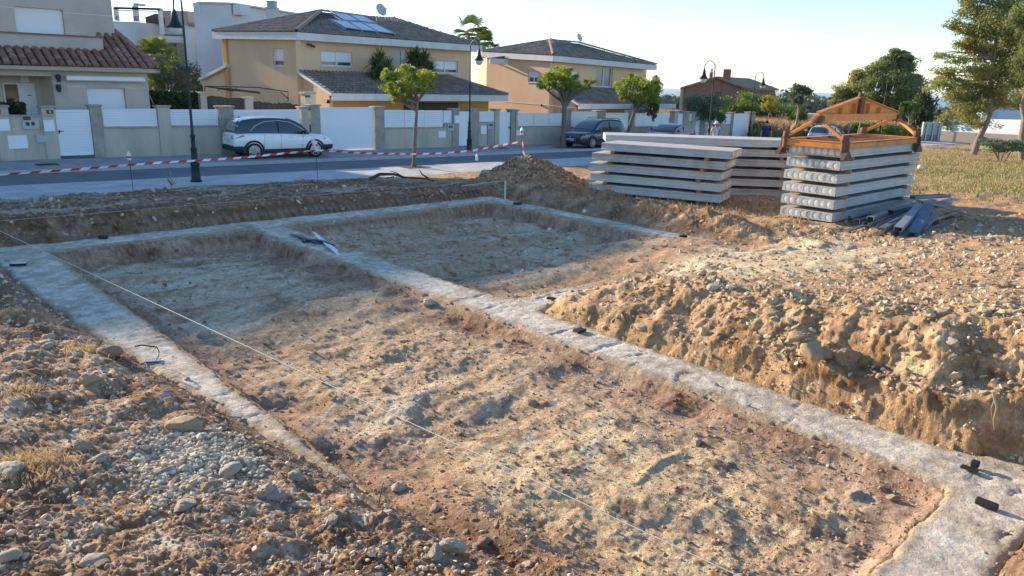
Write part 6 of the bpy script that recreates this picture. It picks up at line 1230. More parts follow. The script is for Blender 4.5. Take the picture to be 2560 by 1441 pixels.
def place(mb, org, xd, yd, name, mat, parent=None, label=None, cat=None, group=None, tint=None):
    org = Vector(org); xd = Vector(xd).normalized(); yd = Vector(yd).normalized(); zd = xd.cross(yd)
    if zd.z < 0: zd = -zd
    mb.v = [tuple(org+xd*v[0]+yd*v[1]+zd*v[2]) for v in mb.v]
    if xd.cross(yd).z < 0: mb.f = [f[::-1] for f in mb.f]
    if tint is not None: mb.c = [tint]*len(mb.f)
    o = mb.build(name, mat); 
    if parent is not None: o.parent = parent
    return tag(o, label, cat, group)
BT = [0]
def stack(nm, org, xd, yd, z0, n, L, pitch, jit, open_end, bat, gtxt, ends=('near', 'far')):
    xd = Vector(xd).normalized(); yd = Vector(yd).normalized()
    for i in range(n):
        dx, dy = jit[i]; o_ = Vector(org)+xd*dx+yd*dy; o_.z = z0+i*pitch; xt = (xd+yd*random.uniform(-.006, .006)).normalized()
        nmx = 'topmost' if i == n-1 else ORD[i]
        sl_ = place(slab_mesh(L[i], 8, 0 if open_end else -1), o_, xt, yd, 'hollow_core_slab', CONC, None, f'{nmx} concrete slab of the {nm}', 'concrete slab', gtxt, tint=random.random()*.6)
        if open_end:
            for c in range(8):
                p = o_+yd*(.03+(WS-.06)/8*(c+.5))+UP*HS*.5+xt*random.choice((.006, .008, .012, .03)); pl_ = plug_mesh(); place(pl_, p, xt, yd, 'core_plug', PLUG, sl_)
        for k, bx_ in enumerate(bat):
            bo = Vector(org)+xd*(bx_+dx*.5+random.uniform(-.04, .04))+yd*(-.05-random.uniform(0, .03)); bo.z = z0+i*pitch-(pitch-HS)/2-.002; h_ = pitch-HS-.003
            mb = MB(); mb.bar(bo, bo+yd*(WS+.09), .09, h_ if i else h_, UP, .006); pos = 'front' if k == 0 else 'back'
            tag(mb.build('timber_batten', WOOD), f'timber batten under the {nmx} slab, {ends[k]} end of the {nm}', 'timber batten', 'timber battens between the slabs')
PT = .277
rs0 = 16.02; stack('right stack', SV(rs0, 7.11, 0), DS, DT, .54, 6, [4.35, 4.35, 4.35, 4.35, 4.4, 4.4], PT, [(0, 0), (-.02, .0), (.02, .02), (-.01, .01), (.02, 0), (.0, -.03)], True, (.45, 3.7), 'hollow core slabs of the right hand stack')
ld = Vector(SV(-.34, .94, 0)).normalized(); lw_ = Vector((ld.y, -ld.x, 0)); lK = SV(16.40, 10.12, 0)
# left stack: long side faces the camera, open ends to the right
le = lK; stack('left stack', le+lw_*0, ld, lw_, .52, 5, [3.5, 3.48, 3.5, 3.5, 3.38], PT-.005, [(0, 0), (.01, .02), (.04, .03), (-.04, .01), (-.17, .0)], True, (.55, 3.0), 'hollow core slabs of the left hand stack', ('right', 'left'))
tX = Vector((5.1, -.25, 0)).normalized(); tY = Vector((.25, 5.1, 0)).normalized()
stack('rear stack', Vector((2.52, 21.6, 0)), tX, tY, .33, 6, [6.2]*6, PT, [(.3, .02), (.25, .0), (.22, .03), (.2, 0), (.15, .02), (0, 0)], False, (.9, 4.9), 'hollow core slabs of the stack behind', ('left', 'right'))

# ------------------------------------------------------------------ lifting frame
ORG = M_('worn orange paint', (.66, .25, .05), .55, c2=(.30, .12, .05), scale=3.5, detail=10, mixlo=.5, mixhi=.78, bump=.2); ORB = M_('rusty brown steel', (.20, .095, .06), .8, c2=(.10, .055, .04), scale=5)
zt = .54+5*PT+HS
fr = thing('lifting_frame', SV(18.2, 7.7, zt), 'orange steel lifting frame with a peaked top beam on the right hand slab stack', 'lifting frame')
def A7(px, py, T): s_, z_ = atT(px, py, T); return SV(s_, T, z_)
tn, tf = 7.04, 8.34; N0, N1 = A7(2112, 352, tn), A7(2292, 340, tn); s_n, s_f = st(N0.x, N0.y)[0], st(N1.x, N1.y)[0]
zb = zt+.055
c4 = {('n', 0): SV(s_n, tn, zb), ('n', 1): SV(s_f, tn, zb), ('f', 0): SV(s_n, tf, zb), ('f', 1): SV(s_f, tf, zb)}
for a, b, nm in ((('n', 0), ('n', 1), 'side_beam'), (('f', 0), ('f', 1), 'side_beam'), (('n', 0), ('f', 0), 'cross_beam'), (('n', 1), ('f', 1), 'cross_beam')):
    mb = MB(); mb.bar(c4[a], c4[b], .09, .14 if nm == 'cross_beam' else .11, bev=.008)
    d = (c4[b]-c4[a]).normalized(); mb.bar(c4[a]+UP*.072, c4[b]+UP*.072, .12, .015); mb.build(nm, ORG, fr)
mid_ = (s_n+s_f)/2
for s_ in (s_n+.9, mid_, s_f-.9): mb = MB(); mb.bar(SV(s_, tn, zb+.05), SV(s_, tf, zb+.05), .07, .06); mb.build('cross_beam', ORB, fr)
NL, NR, AP = A7(2047, 286, 7.69), A7(2240, 290, 7.69), A7(2152, 244, 7.69)
zl = (NL.z+NR.z)/2; sl_, sr_ = st(NL.x, NL.y)[0], st(NR.x, NR.y)[0]; NL = SV(sl_, 7.69, zl); NR = SV(sr_, 7.69, zl); s_ap = st(AP.x, AP.y)[0]
mb = MB(); mb.prism([NL+UP*.02, NR+UP*.02, NR+UP*.07, SV(s_ap, 7.69, AP.z), NL+UP*.07], DT*.02); mb.build('gusset_plate', ORG, fr)
mb = MB(); mb.bar(NL-UP*.04+DT*.01-DS*.05, NR-UP*.04+DT*.01+DS*.05, .12, .16, bev=.01); mb.build('top_beam', ORG, fr)
mb = MB(); mb.bar(NL+UP*.075+DT*.01, SV(s_ap, 7.70, AP.z+.01), .12, .02); mb.bar(NR+UP*.075+DT*.01, SV(s_ap, 7.70, AP.z+.01), .12, .02); mb.build('top_flange', ORG, fr)
for k in (-.55, -.2, .2, .55): mb = MB(); u = s_ap+k*(sr_-sl_)*.45; h_ = (AP.z-zl)*(1-abs(k)*.8); mb.bar(SV(u, 7.64, zl+.03), SV(u, 7.64, zl+h_*.8), .08, .02, DS); mb.build('stiffener', ORG, fr)
mb = MB(); mb.bar(SV(s_ap, 7.64, zl+.03), SV(s_ap, 7.64, AP.z+.0), .06, .16, DS); mb.lathe([(.03, -.04), (.07, -.04), (.07, .04), (.03, .04)], SV(s_ap, 7.69, AP.z+.03), 12, DT); mb.build('lifting_lug', ORB, fr)
for nd, ca, cb_ in ((NL, c4[('n', 0)], c4[('f', 0)]), (NR, c4[('n', 1)], c4[('f', 1)])):
    for c in (ca, cb_): mb = MB(); mb.bar(nd-UP*.06, c+UP*.12, .075, .075, bev=.01); mb.build('strut', ORG, fr)
    mb = MB(); mb.lathe([(0, -.12), (.08, -.12), (.09, 0), (.08, .12), (0, .12)], nd-UP*.07, 12, DT); mb.build('pivot', ORB, fr)
for key, c in c4.items():
    out = (-DT if key[0] == 'n' else DT)
    mb = MB(); mb.box(c+UP*.05, (.14, .14, .36), bev=.015); mb.bar(c+out*.05+UP*.1, c+out*.05-UP*.24, .12, .05, DS); mb.prism([c+out*.04-UP*.10-DS*.05, c+out*.04-UP*.10+DS*.05, c+out*.04-UP*.27+DS*.19, c+out*.04-UP*.27-DS*.19], out*.08); mb.lathe([(0, -.1), (.05, -.1), (.05, .1), (0, .1)], c+UP*.12, 10, DS); mb.build('clamp', ORB, fr)

# ------------------------------------------------------------------ heap of steel forms and boards
STEEL = M_('grey formwork steel', (.15, .17, .20), .5, metal=.55, c2=(.23, .25, .28), scale=4, detail=8); STEELL = M_('pale dusty steel', (.34, .36, .38), .55, metal=.3, c2=(.25, .27, .3), scale=3); PLANK = M_('old grey board', (.33, .28, .22), .9, c2=(.24, .2, .16), scale=3); PIPE = M_('tan pipe', (.40, .29, .19), .7, c2=(.30, .17, .12), scale=3)
z8 = lambda x, y: (1900+x/3.602, 220+y/3.602)
STEELD = M_('blue grey form steel', (.10, .13, .17), .45, metal=.5, c2=(.15, .19, .24), scale=4)
def pile(a, b, ha, hb, kind, mat, label, w=.12):
    w *= 1.08; ha = ha*1.25+.02; hb = hb*1.3+.03; A, Bp = P(*z8(*a), .5+ha), P(*z8(*b), .5+hb); d = (Bp-A).normalized(); y = d.cross(UP).normalized(); z = y.cross(d); mb = MB()
    if kind == 'u':
        mb.bar(A, Bp, w, .012, z); mb.bar(A+y*w/2+z*w*.28, Bp+y*w/2+z*w*.28, .012, w*.56, z); mb.bar(A-y*w/2+z*w*.28, Bp-y*w/2+z*w*.28, .012, w*.56, z)
    elif kind == 'n':
        mb.bar(A+z*w*.5, Bp+z*w*.5, w, .012, z); mb.bar(A+y*w/2+z*w*.25, Bp+y*w/2+z*w*.25, .012, w*.5, z); mb.bar(A-y*w/2+z*w*.25, Bp-y*w/2+z*w*.25, .012, w*.5, z)
    elif kind == 'p': mb.tube([A, Bp], w/2, 10)
    else: mb.bar(A, Bp, w, .03, z, .004)
    nm = {'u': 'steel_channel', 'n': 'steel_channel', 'p': 'pipe', 'b': 'board'}[kind]
    tag(mb.build(nm, mat), label, {'steel_channel': 'steel channel', 'pipe': 'pipe', 'board': 'board'}[nm], 'steel forms heaped by the slabs')
for args in (((780, 1290), (1130, 1175), .02, .06, 'b', STEEL, 'flat grey strip reaching furthest left out of the steel heap', .10),
  ((810, 1175), (1390, 1010), .10, .14, 'n', STEELL, 'pale channel lying along the foot of the slab stack', .10), ((990, 1190), (1440, 1050), .14, .22, 'n', STEELL, 'pale grey channel second from the slab stack in the heap', .13),
  ((1020, 1260), (1440, 1085), .10, .24, 'u', STEEL, 'open grey channel with its hollow side up near the left of the heap', .13), ((1090, 1290), (1450, 1100), .10, .24, 'n', STEEL, 'grey channel pointing at the camera just right of the open one', .12),
  ((1145, 1330), (1400, 1190), .03, .16, 'n', STEEL, 'short grey channel with its end in the dirt at the front of the heap', .13), ((1240, 1290), (1440, 1075), .12, .30, 'n', STEELL, 'smooth pale steel form sloping down in the middle of the heap', .14),
  ((1375, 1345), (1510, 1080), .03, .32, 'n', STEELD, 'big dark blue grey steel form standing out at the front right of the heap', .17), ((1300, 1280), (1640, 1240), .03, .05, 'b', STEEL, 'dark flat strip on the ground under the big blue grey form', .10),
  ((1370, 1000), (1690, 985), .30, .28, 'u', STEEL, 'grey channel lying crosswise at the back of the heap', .13), ((1520, 1060), (1760, 1000), .22, .2, 'b', STEELL, 'pale wide plate at the upper right of the heap', .18),
  ((1430, 1015), (1865, 1140), .36, .10, 'b', PLANK, 'long grey brown board lying across the top right of the heap', .15), ((1500, 1165), (1760, 1090), .12, .12, 'p', PIPE, 'upper tan pipe on the right side of the heap', .07),
  ((1540, 1195), (1800, 1120), .07, .07, 'p', PIPE, 'middle tan pipe on the right side of the heap', .07), ((1610, 1225), (1830, 1155), .05, .05, 'b', M_('reddish board', (.36, .16, .10), .85), 'reddish board lowest on the right side of the heap', .09),
  ((1340, 1230), (1580, 1150), .08, .16, 'u', STEEL, 'dark channel mostly buried in the centre of the heap', .12), ((950, 1240), (1260, 1140), .05, .16, 'u', STEEL, 'dark channel at the left centre of the heap', .11), ((870, 1215), (1330, 1120), .06, .12, 'n', STEEL, 'dull channel half under the pale ones at the left of the heap', .12), ((1180, 1250), (1480, 1130), .14, .26, 'u', STEELD, 'blue grey open channel high in the middle of the heap', .12), ((1060, 1330), (1200, 1215), .02, .14, 'b', STEEL, 'narrow strip poking towards the camera left of the front', .08), ((1290, 1335), (1370, 1150), .03, .24, 'u', STEELL, 'pale open channel beside the big blue grey form', .11), ((1440, 1300), (1600, 1130), .03, .18, 'n', STEEL, 'grey channel just right of the big blue grey form', .11), ((1180, 1130), (1560, 1030), .22, .26, 'n', STEELD, 'blue grey channel across the upper middle of the heap', .12), ((1400, 1110), (1700, 1040), .26, .2, 'b', STEEL, 'grey strip under the long board', .13),
  ((1480, 1255), (1720, 1225), .03, .03, 'b', STEEL, 'thin dark strip at the lower right edge of the heap', .07)): pile(*args)

# ------------------------------------------------------------------ stakes, tape, strings
PLAST = M_('white plastic', (.72, .73, .74), .35, spec=.6); RUST = M_('rusty rebar', (.10, .06, .045), .8); RED = M_('red plastic', (.55, .04, .03), .5); BLK = M_('black plastic', (.012, .012, .014), .35)
TAPE = bpy.data.materials.new('red and white tape'); TAPE.use_nodes = True; nt = TAPE.node_tree; b_ = nt.nodes['Principled BSDF']; b_.inputs['Roughness'].default_value = .4
at = _n(nt, 'ShaderNodeAttribute', attribute_name='tint'); mx = _n(nt, 'ShaderNodeMix', data_type='RGBA'); mx.inputs[6].default_value = (.80, .80, .80, 1); mx.inputs[7].default_value = (.62, .035, .03, 1); nt.links.new(at.outputs['Fac'], mx.inputs[0]); nt.links.new(mx.outputs[2], b_.inputs[0])
def bottle(c, r=.05, h=.2, up=UP, down=False):
    mb = MB(); mb.lathe([(0, 0), (r*.9, 0), (r, .02), (r, h*.62), (r*.93, h*.68), (r*.8, h*.75), (r*.35, h*.93), (r*.33, h), (0, h)], c, 14, up); return mb
def stake(px, T, y_top, y_base, label, bot=True):
    s_, zt_ = atT(px, y_top, T); g = thing('stake', SV(s_, T, zt_-1.2), label, 'stake'); z0 = max(hz(s_, T), zt_-1.5) if T < 22 else zst(s_)
    mb = MB(); mb.tube([SV(s_+.02, T, z0-.15), SV(s_, T, zt_-.05)], .009, 6); mb.build('rod', RUST, g)
    if bot: bottle(SV(s_, T, zt_-.22), .052, .24).build('bottle', PLAST, g); mb = MB(); mb.lathe([(.054, 0), (.054, .05)], SV(s_, T, zt_-.16), 14); mb.build('red_band', RED, g)
    return s_, zt_
stake(321, 21.7, 380, 478, 'stake with a white bottle and red band on top, left of the nearest street lamp'); stake(789, 21.7, 352, 440, 'stake capped with a white bottle in front of the front wheel of the white car'); stake(1305, 18.3, 320, 398, 'stake with a clear bottle on top behind the spoil heap')
def ribbon(pts, label, w=.062, seg=.22):
    P_ = [Vector(p) for p in pts]; cum = [0]
    for a, b in zip(P_[:-1], P_[1:]): cum.append(cum[-1]+(b-a).length)
    L = cum[-1]; n = int(L/seg); mb = MB(); 
    def at_(u):
        for i in range(len(P_)-1):
            if u <= cum[i+1]+1e-6: return P_[i].lerp(P_[i+1], (u-cum[i])/max(cum[i+1]-cum[i], 1e-6))
        return P_[-1]
    for k in range(n):
        u0, u1 = L*k/n, L*(k+1)/n; a, b = at_(u0), at_(u1); d = (b-a).normalized(); up_ = (UP-d*UP.dot(d)); up_ = up_.normalized() if up_.length > .3 else DT
        def U(u): tw = math.sin(u*.9)*.5+math.sin(u*2.3)*.3; return (up_*math.cos(tw)+(-DT)*math.sin(tw))*w/2
        sh = d*.04; mb.add([a-U(u0)-sh, b-U(u1)-sh, b+U(u1)+sh, a+U(u0)+sh], [(0, 1, 2, 3)], False, float(k % 2))
    return tag(mb.build('barrier_tape', TAPE), label, 'barrier tape')
tp = lambda x, y, T=21.7: SV(atT(x, y, T)[0], T, atT(x, y, T)[1])
ribbon([tp(-60, 443), tp(0, 437), tp(90, 431), tp(200, 423), tp(322, 413), tp(400, 407), tp(490, 402), tp(600, 395), tp(700, 385), tp(792, 376)], 'red and white barrier tape on the left, running to the white car')
ribbon([tp(792, 376), tp(850, 380), tp(930, 384), tp(1035, 386), tp(1100, 384, 21.3), tp(1180, 377, 20.5), tp(1240, 366, 19.5), tp(1306, 354, 18.3)], 'red and white barrier tape on the right, sagging in front of the slim street tree')
ribbon([tp(1306, 354, 18.28), tp(1308, 370, 18.25), tp(1310, 385, 18.2), tp(1314, 402, 18.1)], 'short tail of barrier tape hanging down to the spoil heap', .07, .16)
tag(bottle(tp(1192, 402, 20.3), .045, .24).build('plastic_bottle', PLAST), 'crumpled clear plastic bottle hanging below the tape', 'bottle')
c = tp(792, 380); mb = MB(); mb.bar(c, c+UP*.42-DS*.14, .1, .08, DT, .02); tag(mb.build('plastic_tube', PLAST), 'tilted white plastic tube where the two lengths of tape meet', 'tube')
STR = M_('white string', (.70, .68, .62), .7)
def line(a, b, label, r=.004, mat=STR, sag=.02): 
    a, b = Vector(a), Vector(b); mb = MB(); mb.tube([a.lerp(b, i/16)-UP*sag*4*(i/16)*(1-i/16) for i in range(17)], r, 5); return tag(mb.build('builders_string', mat), label, 'string')
line(P(-30, 564, .62), P(1880, 1456, .62), 'white string line stretched diagonally over the left pit', .0034, sag=.0)
line(P(-10, 554, .74), P(1190, 455, .74), 'grey string line along the bank behind the far strip', .006, M_('grey string', (.34, .31, .28), .8), 0)
line(P(1155, 465, .62), P(1262, 452, .62), 'pale string running into the left foot of the spoil heap', .007, sag=.0)
for k, (x, y0, y1) in enumerate(((1258, 390, 470), (1266, 392, 468), (1274, 390, 466))):
    a = SV(atT(x, y0, 15.9)[0], 15.9, atT(x, y0, 15.9)[1]); b = Vector(a); b.z = .25; mb = MB(); mb.tube([b, a], .006, 5); tag(mb.build('rebar_rod', RUST), ['left', 'middle', 'right'][k]+' one of three thin rods upright before the spoil heap', 'steel rod', 'thin rods at the spoil heap')
a = P(1263, 470, .62); mb = MB(); mb.bar(Vector((a.x, a.y, .3)), Vector((a.x, a.y, .8)), .05, .05, Vector((1, 0, 0)), .01); tag(mb.build('peg', M_('pale peg', (.6, .55, .45), .8)), 'pale wooden peg at the foot of the spoil heap', 'peg')
# black form spacers and bits left on the concrete
def block(px, py, ang, size, mat, label, nm='rubber_block', z=ZC+.012, tilt=0, cat='rubber block', group='black blocks left on the concrete'):
    c = P(px, py, z+size[2]/2); M = (Quaternion(UP, R(ang)) @ Quaternion((1, 0, 0), R(tilt))).to_matrix(); mb = MB(); mb.box(c, size, M, bev=min(size)*.15)
    if mat is BLK:
        for k in (-1, 1): mb.box(c+M @ Vector((0, k*size[1]*.25, size[2]*.5)), (size[0]*.98, size[1]*.12, .006), M)
    return tag(mb.build(nm, mat), label, cat, group)
BLKS = M_('dull black rubber', (.022, .023, .024), .6); BLK2 = BLK
sd = 43
block(2467, 1260, -47, (.15, .055, .05), BLKS, 'large black block nearest the camera, at the bottom right corner'); block(2424, 1172, -47, (.125, .06, .018), BLKS, 'thin black plate under the upright black block at the right edge'); block(2438, 1160, -47, (.06, .055, .06), BLKS, 'upright black block standing on the thin black plate')
block(1449, 826, 43, (.15, .10, .03), BLKS, 'flat black block on the middle strip below the rocky bank'); block(1378, 746, -30, (.12, .07, .03), BLKS, 'black block where the short cross strip runs into the bank'); block(1707, 591, 10, (.16, .1, .05), BLKS, 'black block near the end of the far right strip'); block(1294, 509, 20, (.2, .11, .05), BLKS, 'black block on the far corner of the strips before the spoil heap'); block(258, 593, 15, (.16, .08, .05), BLKS, 'black block on the far left strip under the bank')
block(46, 661, 20, (.22, .09, .03), BLKS, 'black and white block at the left corner of the strips'); block(47, 658, 20, (.20, .05, .012), PLAST, 'white plate lying on the block at the left corner', 'plate', ZC+.045, cat='plate', group=None)
block(381, 901, 15, (.16, .10, .010), STEELL, 'small pale metal plate below the dangling root', 'plate', cat='plate', group=None); block(592, 1040, 0, (.09, .06, .012), STEELL, 'tiny bluish tile on the left strip', 'tile', cat='tile', group=None)
for k, (a, b) in enumerate((((783, 581), (843, 628)), ((789, 590), (846, 636)))):
    mb = MB(); A, Bp = P(*a, ZC+.03), P(*b, ZC+.03+.012*k); mb.bar(A, Bp, .035, .02); tag(mb.build('metal_strip', PLAST), ['upper', 'lower'][k]+' of two white metal strips crossing the black plastic', 'metal strip', 'white metal strips on the strip junction')
g_ = np.random.default_rng(3); mb = MB(); pts = [P(x, y, ZC+.035) for x, y in ((726, 586), (745, 590), (770, 600), (800, 603), (838, 614))]; mb.tube(pts, [.02, .06, .05, .07, .02], 7); pts = [P(x, y, ZC+.03) for x, y in ((757, 592), (760, 606), (780, 605), (800, 610))]; mb.tube(pts, [.03, .035, .03, .02], 6); mb.v = [(x, y, ZC+.02+(z-ZC)*.45) for x, y, z in mb.v]
tag(mb.build('black_plastic', BLK), 'crumpled black plastic on the strip junction', 'plastic sheet')
mb = MB(); A, Bp = P(1118, 494, ZC+.02), P(1103, 478, .62); mb.bar(A, Bp, .05, .02); tag(mb.build('broken_stake', PLAST), 'white broken stake leaning on the far bank', 'stake')
mb = MB(); c = P(2300, 424, .5); mb.lathe([(0, 0), (.09, .03), (.11, .09), (.07, .16), (0, .18)], c, 10); tag(mb.build('plastic_bag', PLAST), 'small white plastic bag in the grass right of the slabs', 'bag')
# roots and branches
ROOT = M_('dark root', (.075, .045, .03), .95, c2=(.13, .085, .06), scale=8); ROOTL = M_('pale root', (.42, .35, .26), .9)
def root(paths, label, mat, nm='root', r=.012, cat='root'):
    mb = MB()
    for pts, k in paths: n = len(pts); mb.tube(pts, [r*k*(1-.7*i/(n-1)) for i in range(n)], 6)
    return tag(mb.build(nm, mat), label, cat)
q = lambda x, y, z: P(x, y, z)
root([([q(338, 866, .50), q(355, 863, .53), q(375, 866, .55), q(392, 868, .53), q(398, 880, .45), q(397, 890, .4), q(388, 905, .33)], 1), ([q(392, 868, .53), q(385, 874, .48), q(380, 885, .42)], .5)], 'dark root curling over the left strip', ROOT, r=.010)
root([([q(2483, 978, .95), q(2487, 1000, .86), q(2492, 1020, .78), q(2484, 1050, .62), q(2486, 1078, .5)], 1), ([q(2487, 1000, .86), q(2478, 1020, .74), q(2480, 1045, .64)], .5)], 'pale root hanging down the cut bank at the right edge', ROOTL, r=.012)
root([([q(925, 448, .42), q(950, 436, .5), q(985, 436, .52), q(1010, 444, .46), q(1050, 446, .46), q(1086, 452, .40)], 2.6), ([q(1010, 444, .46), q(990, 432, .62), q(975, 428, .7)], 1), ([q(1070, 446, .45), q(1055, 436, .58), q(1049, 425, .72)], 1.4), ([q(985, 442, .46), q(960, 448, .4)], 1)], 'dead branch lying along the pavement edge below the slim street tree', ROOT, 'dead_branch', .022, 'branch')
root([([q(112, 496, .3), q(140, 500, .34), q(175, 506, .33), q(230, 506, .3)], 1.5)], 'thin dark twig on the bank at the upper left', ROOT, 'twig', .02, 'branch')
root([([q(945, 1270, .62), q(952, 1235, .75), q(958, 1205, .86)], 1), ([q(910, 1400, .72), q(930, 1330, .8), q(945, 1270, .66)], .9)], 'thin dry stem standing in the foreground soil', ROOT, 'dry_stem', .004, 'stem')
mb = MB(); s_, _ = atT(430, 475, 21.2); g = thing('weed', SV(s_, 21.2, hz(s_, 21.2)), 'dry straw coloured weed at the pavement edge left of the nearest lamp', 'weed'); parts = []; rosette(parts, SV(s_, 21.2, hz(s_, 21.2)+.1), .34, 16, .03, 5, lo=.1, droop=.1); mb.tube([SV(s_, 21.2, hz(s_, 21.2)-.1), SV(s_, 21.2, hz(s_, 21.2)+.5)], .012, 5); mb.build('stem', ROOTL, g); crown_obj('blades', parts, leaf_mat('straw leaf', (.30, .20, .07), (.42, .30, .12)), g)

# ------------------------------------------------------------------ people
SKIN = M_('skin', (.42, .24, .16), .6)
def skin_obj(nm, joints, edges, mat, parent, sub=2):
    me = bpy.data.meshes.new(nm); M = mat_of(parent).inverted(); me.from_pydata([tuple(M @ Vector(j[:3])) for j in joints], edges, []); o = bpy.data.objects.new(nm, me); COL.objects.link(o); o.parent = parent
    m1 = o.modifiers.new('skin', 'SKIN'); 
    for i, j in enumerate(joints): v = me.skin_vertices[0].data[i]; r_ = j[3] if len(j) > 3 else .05; v.radius = (r_, j[4] if len(j) > 4 else r_)
    me.skin_vertices[0].data[0].use_root = True; m2 = o.modifiers.new('sub', 'SUBSURF'); m2.levels = m2.render_levels = sub; m1.use_smooth_shade = True; me.materials.append(mat); return o
def person(pos, rz, label, shirt, trousers, hat=None, hair=(.02, .015, .012), pose='stand', lean=0.):
    g = thing('person', pos, label, 'person'); Rz = Matrix.Rotation(rz, 4, 'Z'); T = lambda x, y, z: tuple(Vector(pos)+(Rz @ Vector((x, y, z))))
    J = lambda x, y, z, *r: (*T(x, y+max(0, z-.95)*lean, z-max(0, z-.95)*abs(lean)*.35), *r)
    # x right-left of the body, y forward
    hips = J(0, 0, .95, .13, .10); sp_ = J(0, 0, 1.15, .13, .10); ch = J(0, .01, 1.36, .16, .11); nk = J(0, 0, 1.50, .055); hd = J(0, .02, 1.60, .075); ht_ = J(0, .02, 1.70, .085)
    joints = [hips, sp_, ch, nk, hd, ht_]; ed = [(0, 1), (1, 2), (2, 3), (3, 4), (4, 5)]
    arms = {}
    for sg in (-1, 1):
        if pose == 'hand_up' and sg == -1: el, wr_, hn = J(-.33, .16, 1.38, .042), J(-.18, .16, 1.60, .032), J(-.10, .12, 1.70, .036)
        elif pose == 'carry' and sg == -1: el, wr_, hn = J(-.30, .02, 1.12, .042), J(-.33, .14, .90, .032), J(-.33, .18, .83, .036)
        elif pose == 'bend': el, wr_, hn = J(sg*.24, .25, 1.20, .042), J(sg*.2, .42, 1.05, .032), J(sg*.2, .48, 1.0, .036)
        else: el, wr_, hn = J(sg*.27, -.02, 1.13, .042), J(sg*.28, .05, .88, .032), J(sg*.28, .08, .80, .036)
        b = len(joints); joints += [J(sg*.19, 0, 1.42, .06), el, wr_, hn]; ed += [(2, b), (b, b+1), (b+1, b+2), (b+2, b+3)]; arms[sg] = (joints[b], el, wr_, hn)
        for f in range(4): tip = Vector(hn[:3])+(Vector(hn[:3])-Vector(wr_[:3])).normalized()*(.07-.008*abs(f-1.3))+Vector((.02*(f-1.5), 0, 0)); joints.append((*tip, .009)); ed.append((b+3, len(joints)-1))
        th_ = Vector(hn[:3])+Vector((.035*-sg, .02, -.02)); joints.append((*th_, .011)); ed.append((b+3, len(joints)-1))
    legs = {}
    for sg in (-1, 1):
        b = len(joints); L_ = [J(sg*.10, 0, .90, .085), J(sg*.11, .02, .50, .058), J(sg*.11, -.01, .10, .04), J(sg*.12, .12, .04, .035)]; joints += L_; ed += [(0, b), (b, b+1), (b+1, b+2), (b+2, b+3)]; legs[sg] = L_
    skin_obj('body', joints, ed, SKIN, g)
    gr = lambda j, k: (*j[:3], j[3]*k+.006, (j[4] if len(j) > 4 else j[3])*k+.006)
    sj = [gr(J(0, 0, .84, .15, .12), 1.1), gr(sp_, 1.25), gr(ch, 1.32), gr(J(0, .0, 1.47, .10, .085), 1.1)]; se = [(0, 1), (1, 2), (2, 3)]
    for sg in (-1, 1): a = arms[sg]; b = len(sj); m_ = Vector(a[0][:3]).lerp(Vector(a[1][:3]), .75); sj += [gr(a[0], 1.3), (*m_, .072)]; se += [(2, b), (b, b+1)]
    skin_obj('shirt', sj, se, shirt, g)
    tj = [gr(J(0, 0, .90, .115, .095), 1.05)]; te = []
    for sg in (-1, 1): b = len(tj); tj += [gr(legs[sg][0], 1.08), gr(legs[sg][1], 1.2), gr(legs[sg][2], 1.5)]; te += [(0, b), (b, b+1), (b+1, b+2)]
    skin_obj('trousers', tj, te, trousers, g)
    for sg in (-1, 1): mb = MB(); c = Vector(legs[sg][2][:3]); f = Rz @ Vector((0, 1, 0)); mb.bar(Vector((c.x, c.y, pos[2]+.045))-f*.08, Vector((c.x, c.y, pos[2]+.04))+f*.19, .10, .08, UP, .03); mb.build('shoe', BLKS, g)
    hc = Vector(ht_[:3])
    mb = MB(); mb.lathe([(.0, .125), (.05, .115), (.09, .07), (.104, .0), (.10, -.04), (.085, -.045)], hc+UP*.0-(Rz @ Vector((0, .03, 0))), 14); mb.build('hair', M_('hair', hair, .8), g)
    # face: eyes, nose, ears
    f = Rz @ Vector((0, 1, 0)); r_ = Rz @ Vector((1, 0, 0)); hcf = Vector(hd[:3])+UP*.045
    mb = MB()
    for sg in (-1, 1): mb.box(hcf+f*.088+r_*.03*sg+UP*.01, (.02, .01, .012))
    mb.build('eyes', BLKS, g); mb = MB(); mb.tube([hcf+f*.085+UP*.01, hcf+f*.11-UP*.025], [.008, .014], 6)
    for sg in (-1, 1): mb.lathe([(0, 0), (.02, 0), (.018, .012), (0, .014)], hcf+r_*.085*sg, 8, r_*sg)
    mb.build('nose_and_ears', SKIN, g)
    if hat: mb = MB(); mb.lathe([(0, .15), (.07, .145), (.10, .10), (.11, .02), (.185, -.01), (.185, -.02), (.10, .0)], hc+UP*.0, 18); mb.build('hat', hat, g)
    return g
def ppos(px, py, Y): p = D(px, py, Y); s_, t_ = st(p.x, p.y); return Vector((p.x, p.y, zst(s_)-(.122 if t_ > 25.1 else .0)))
person(ppos(1789, 330, 46.0), math.pi+.15, 'person in a grey T-shirt raising a hand to a white sun hat', M_('light grey T-shirt', (.48, .48, .50), .9), M_('grey trousers', (.14, .14, .15), .9), M_('white hat', (.72, .70, .66), .8), pose='hand_up')
person(ppos(1915, 330, 47.5), math.pi-.3, 'person in a navy T-shirt walking with a stick in front of the tall dry grass', M_('navy T-shirt', (.025, .03, .09), .9), M_('dark trousers', (.03, .03, .035), .9), pose='carry')
person(ppos(2013, 335, 58.0), -.9, 'person in dark clothes bending forward beside the silver blue car', M_('black jacket', (.02, .02, .022), .9), M_('black trousers', (.02, .02, .022), .9), pose='bend', lean=1.2)
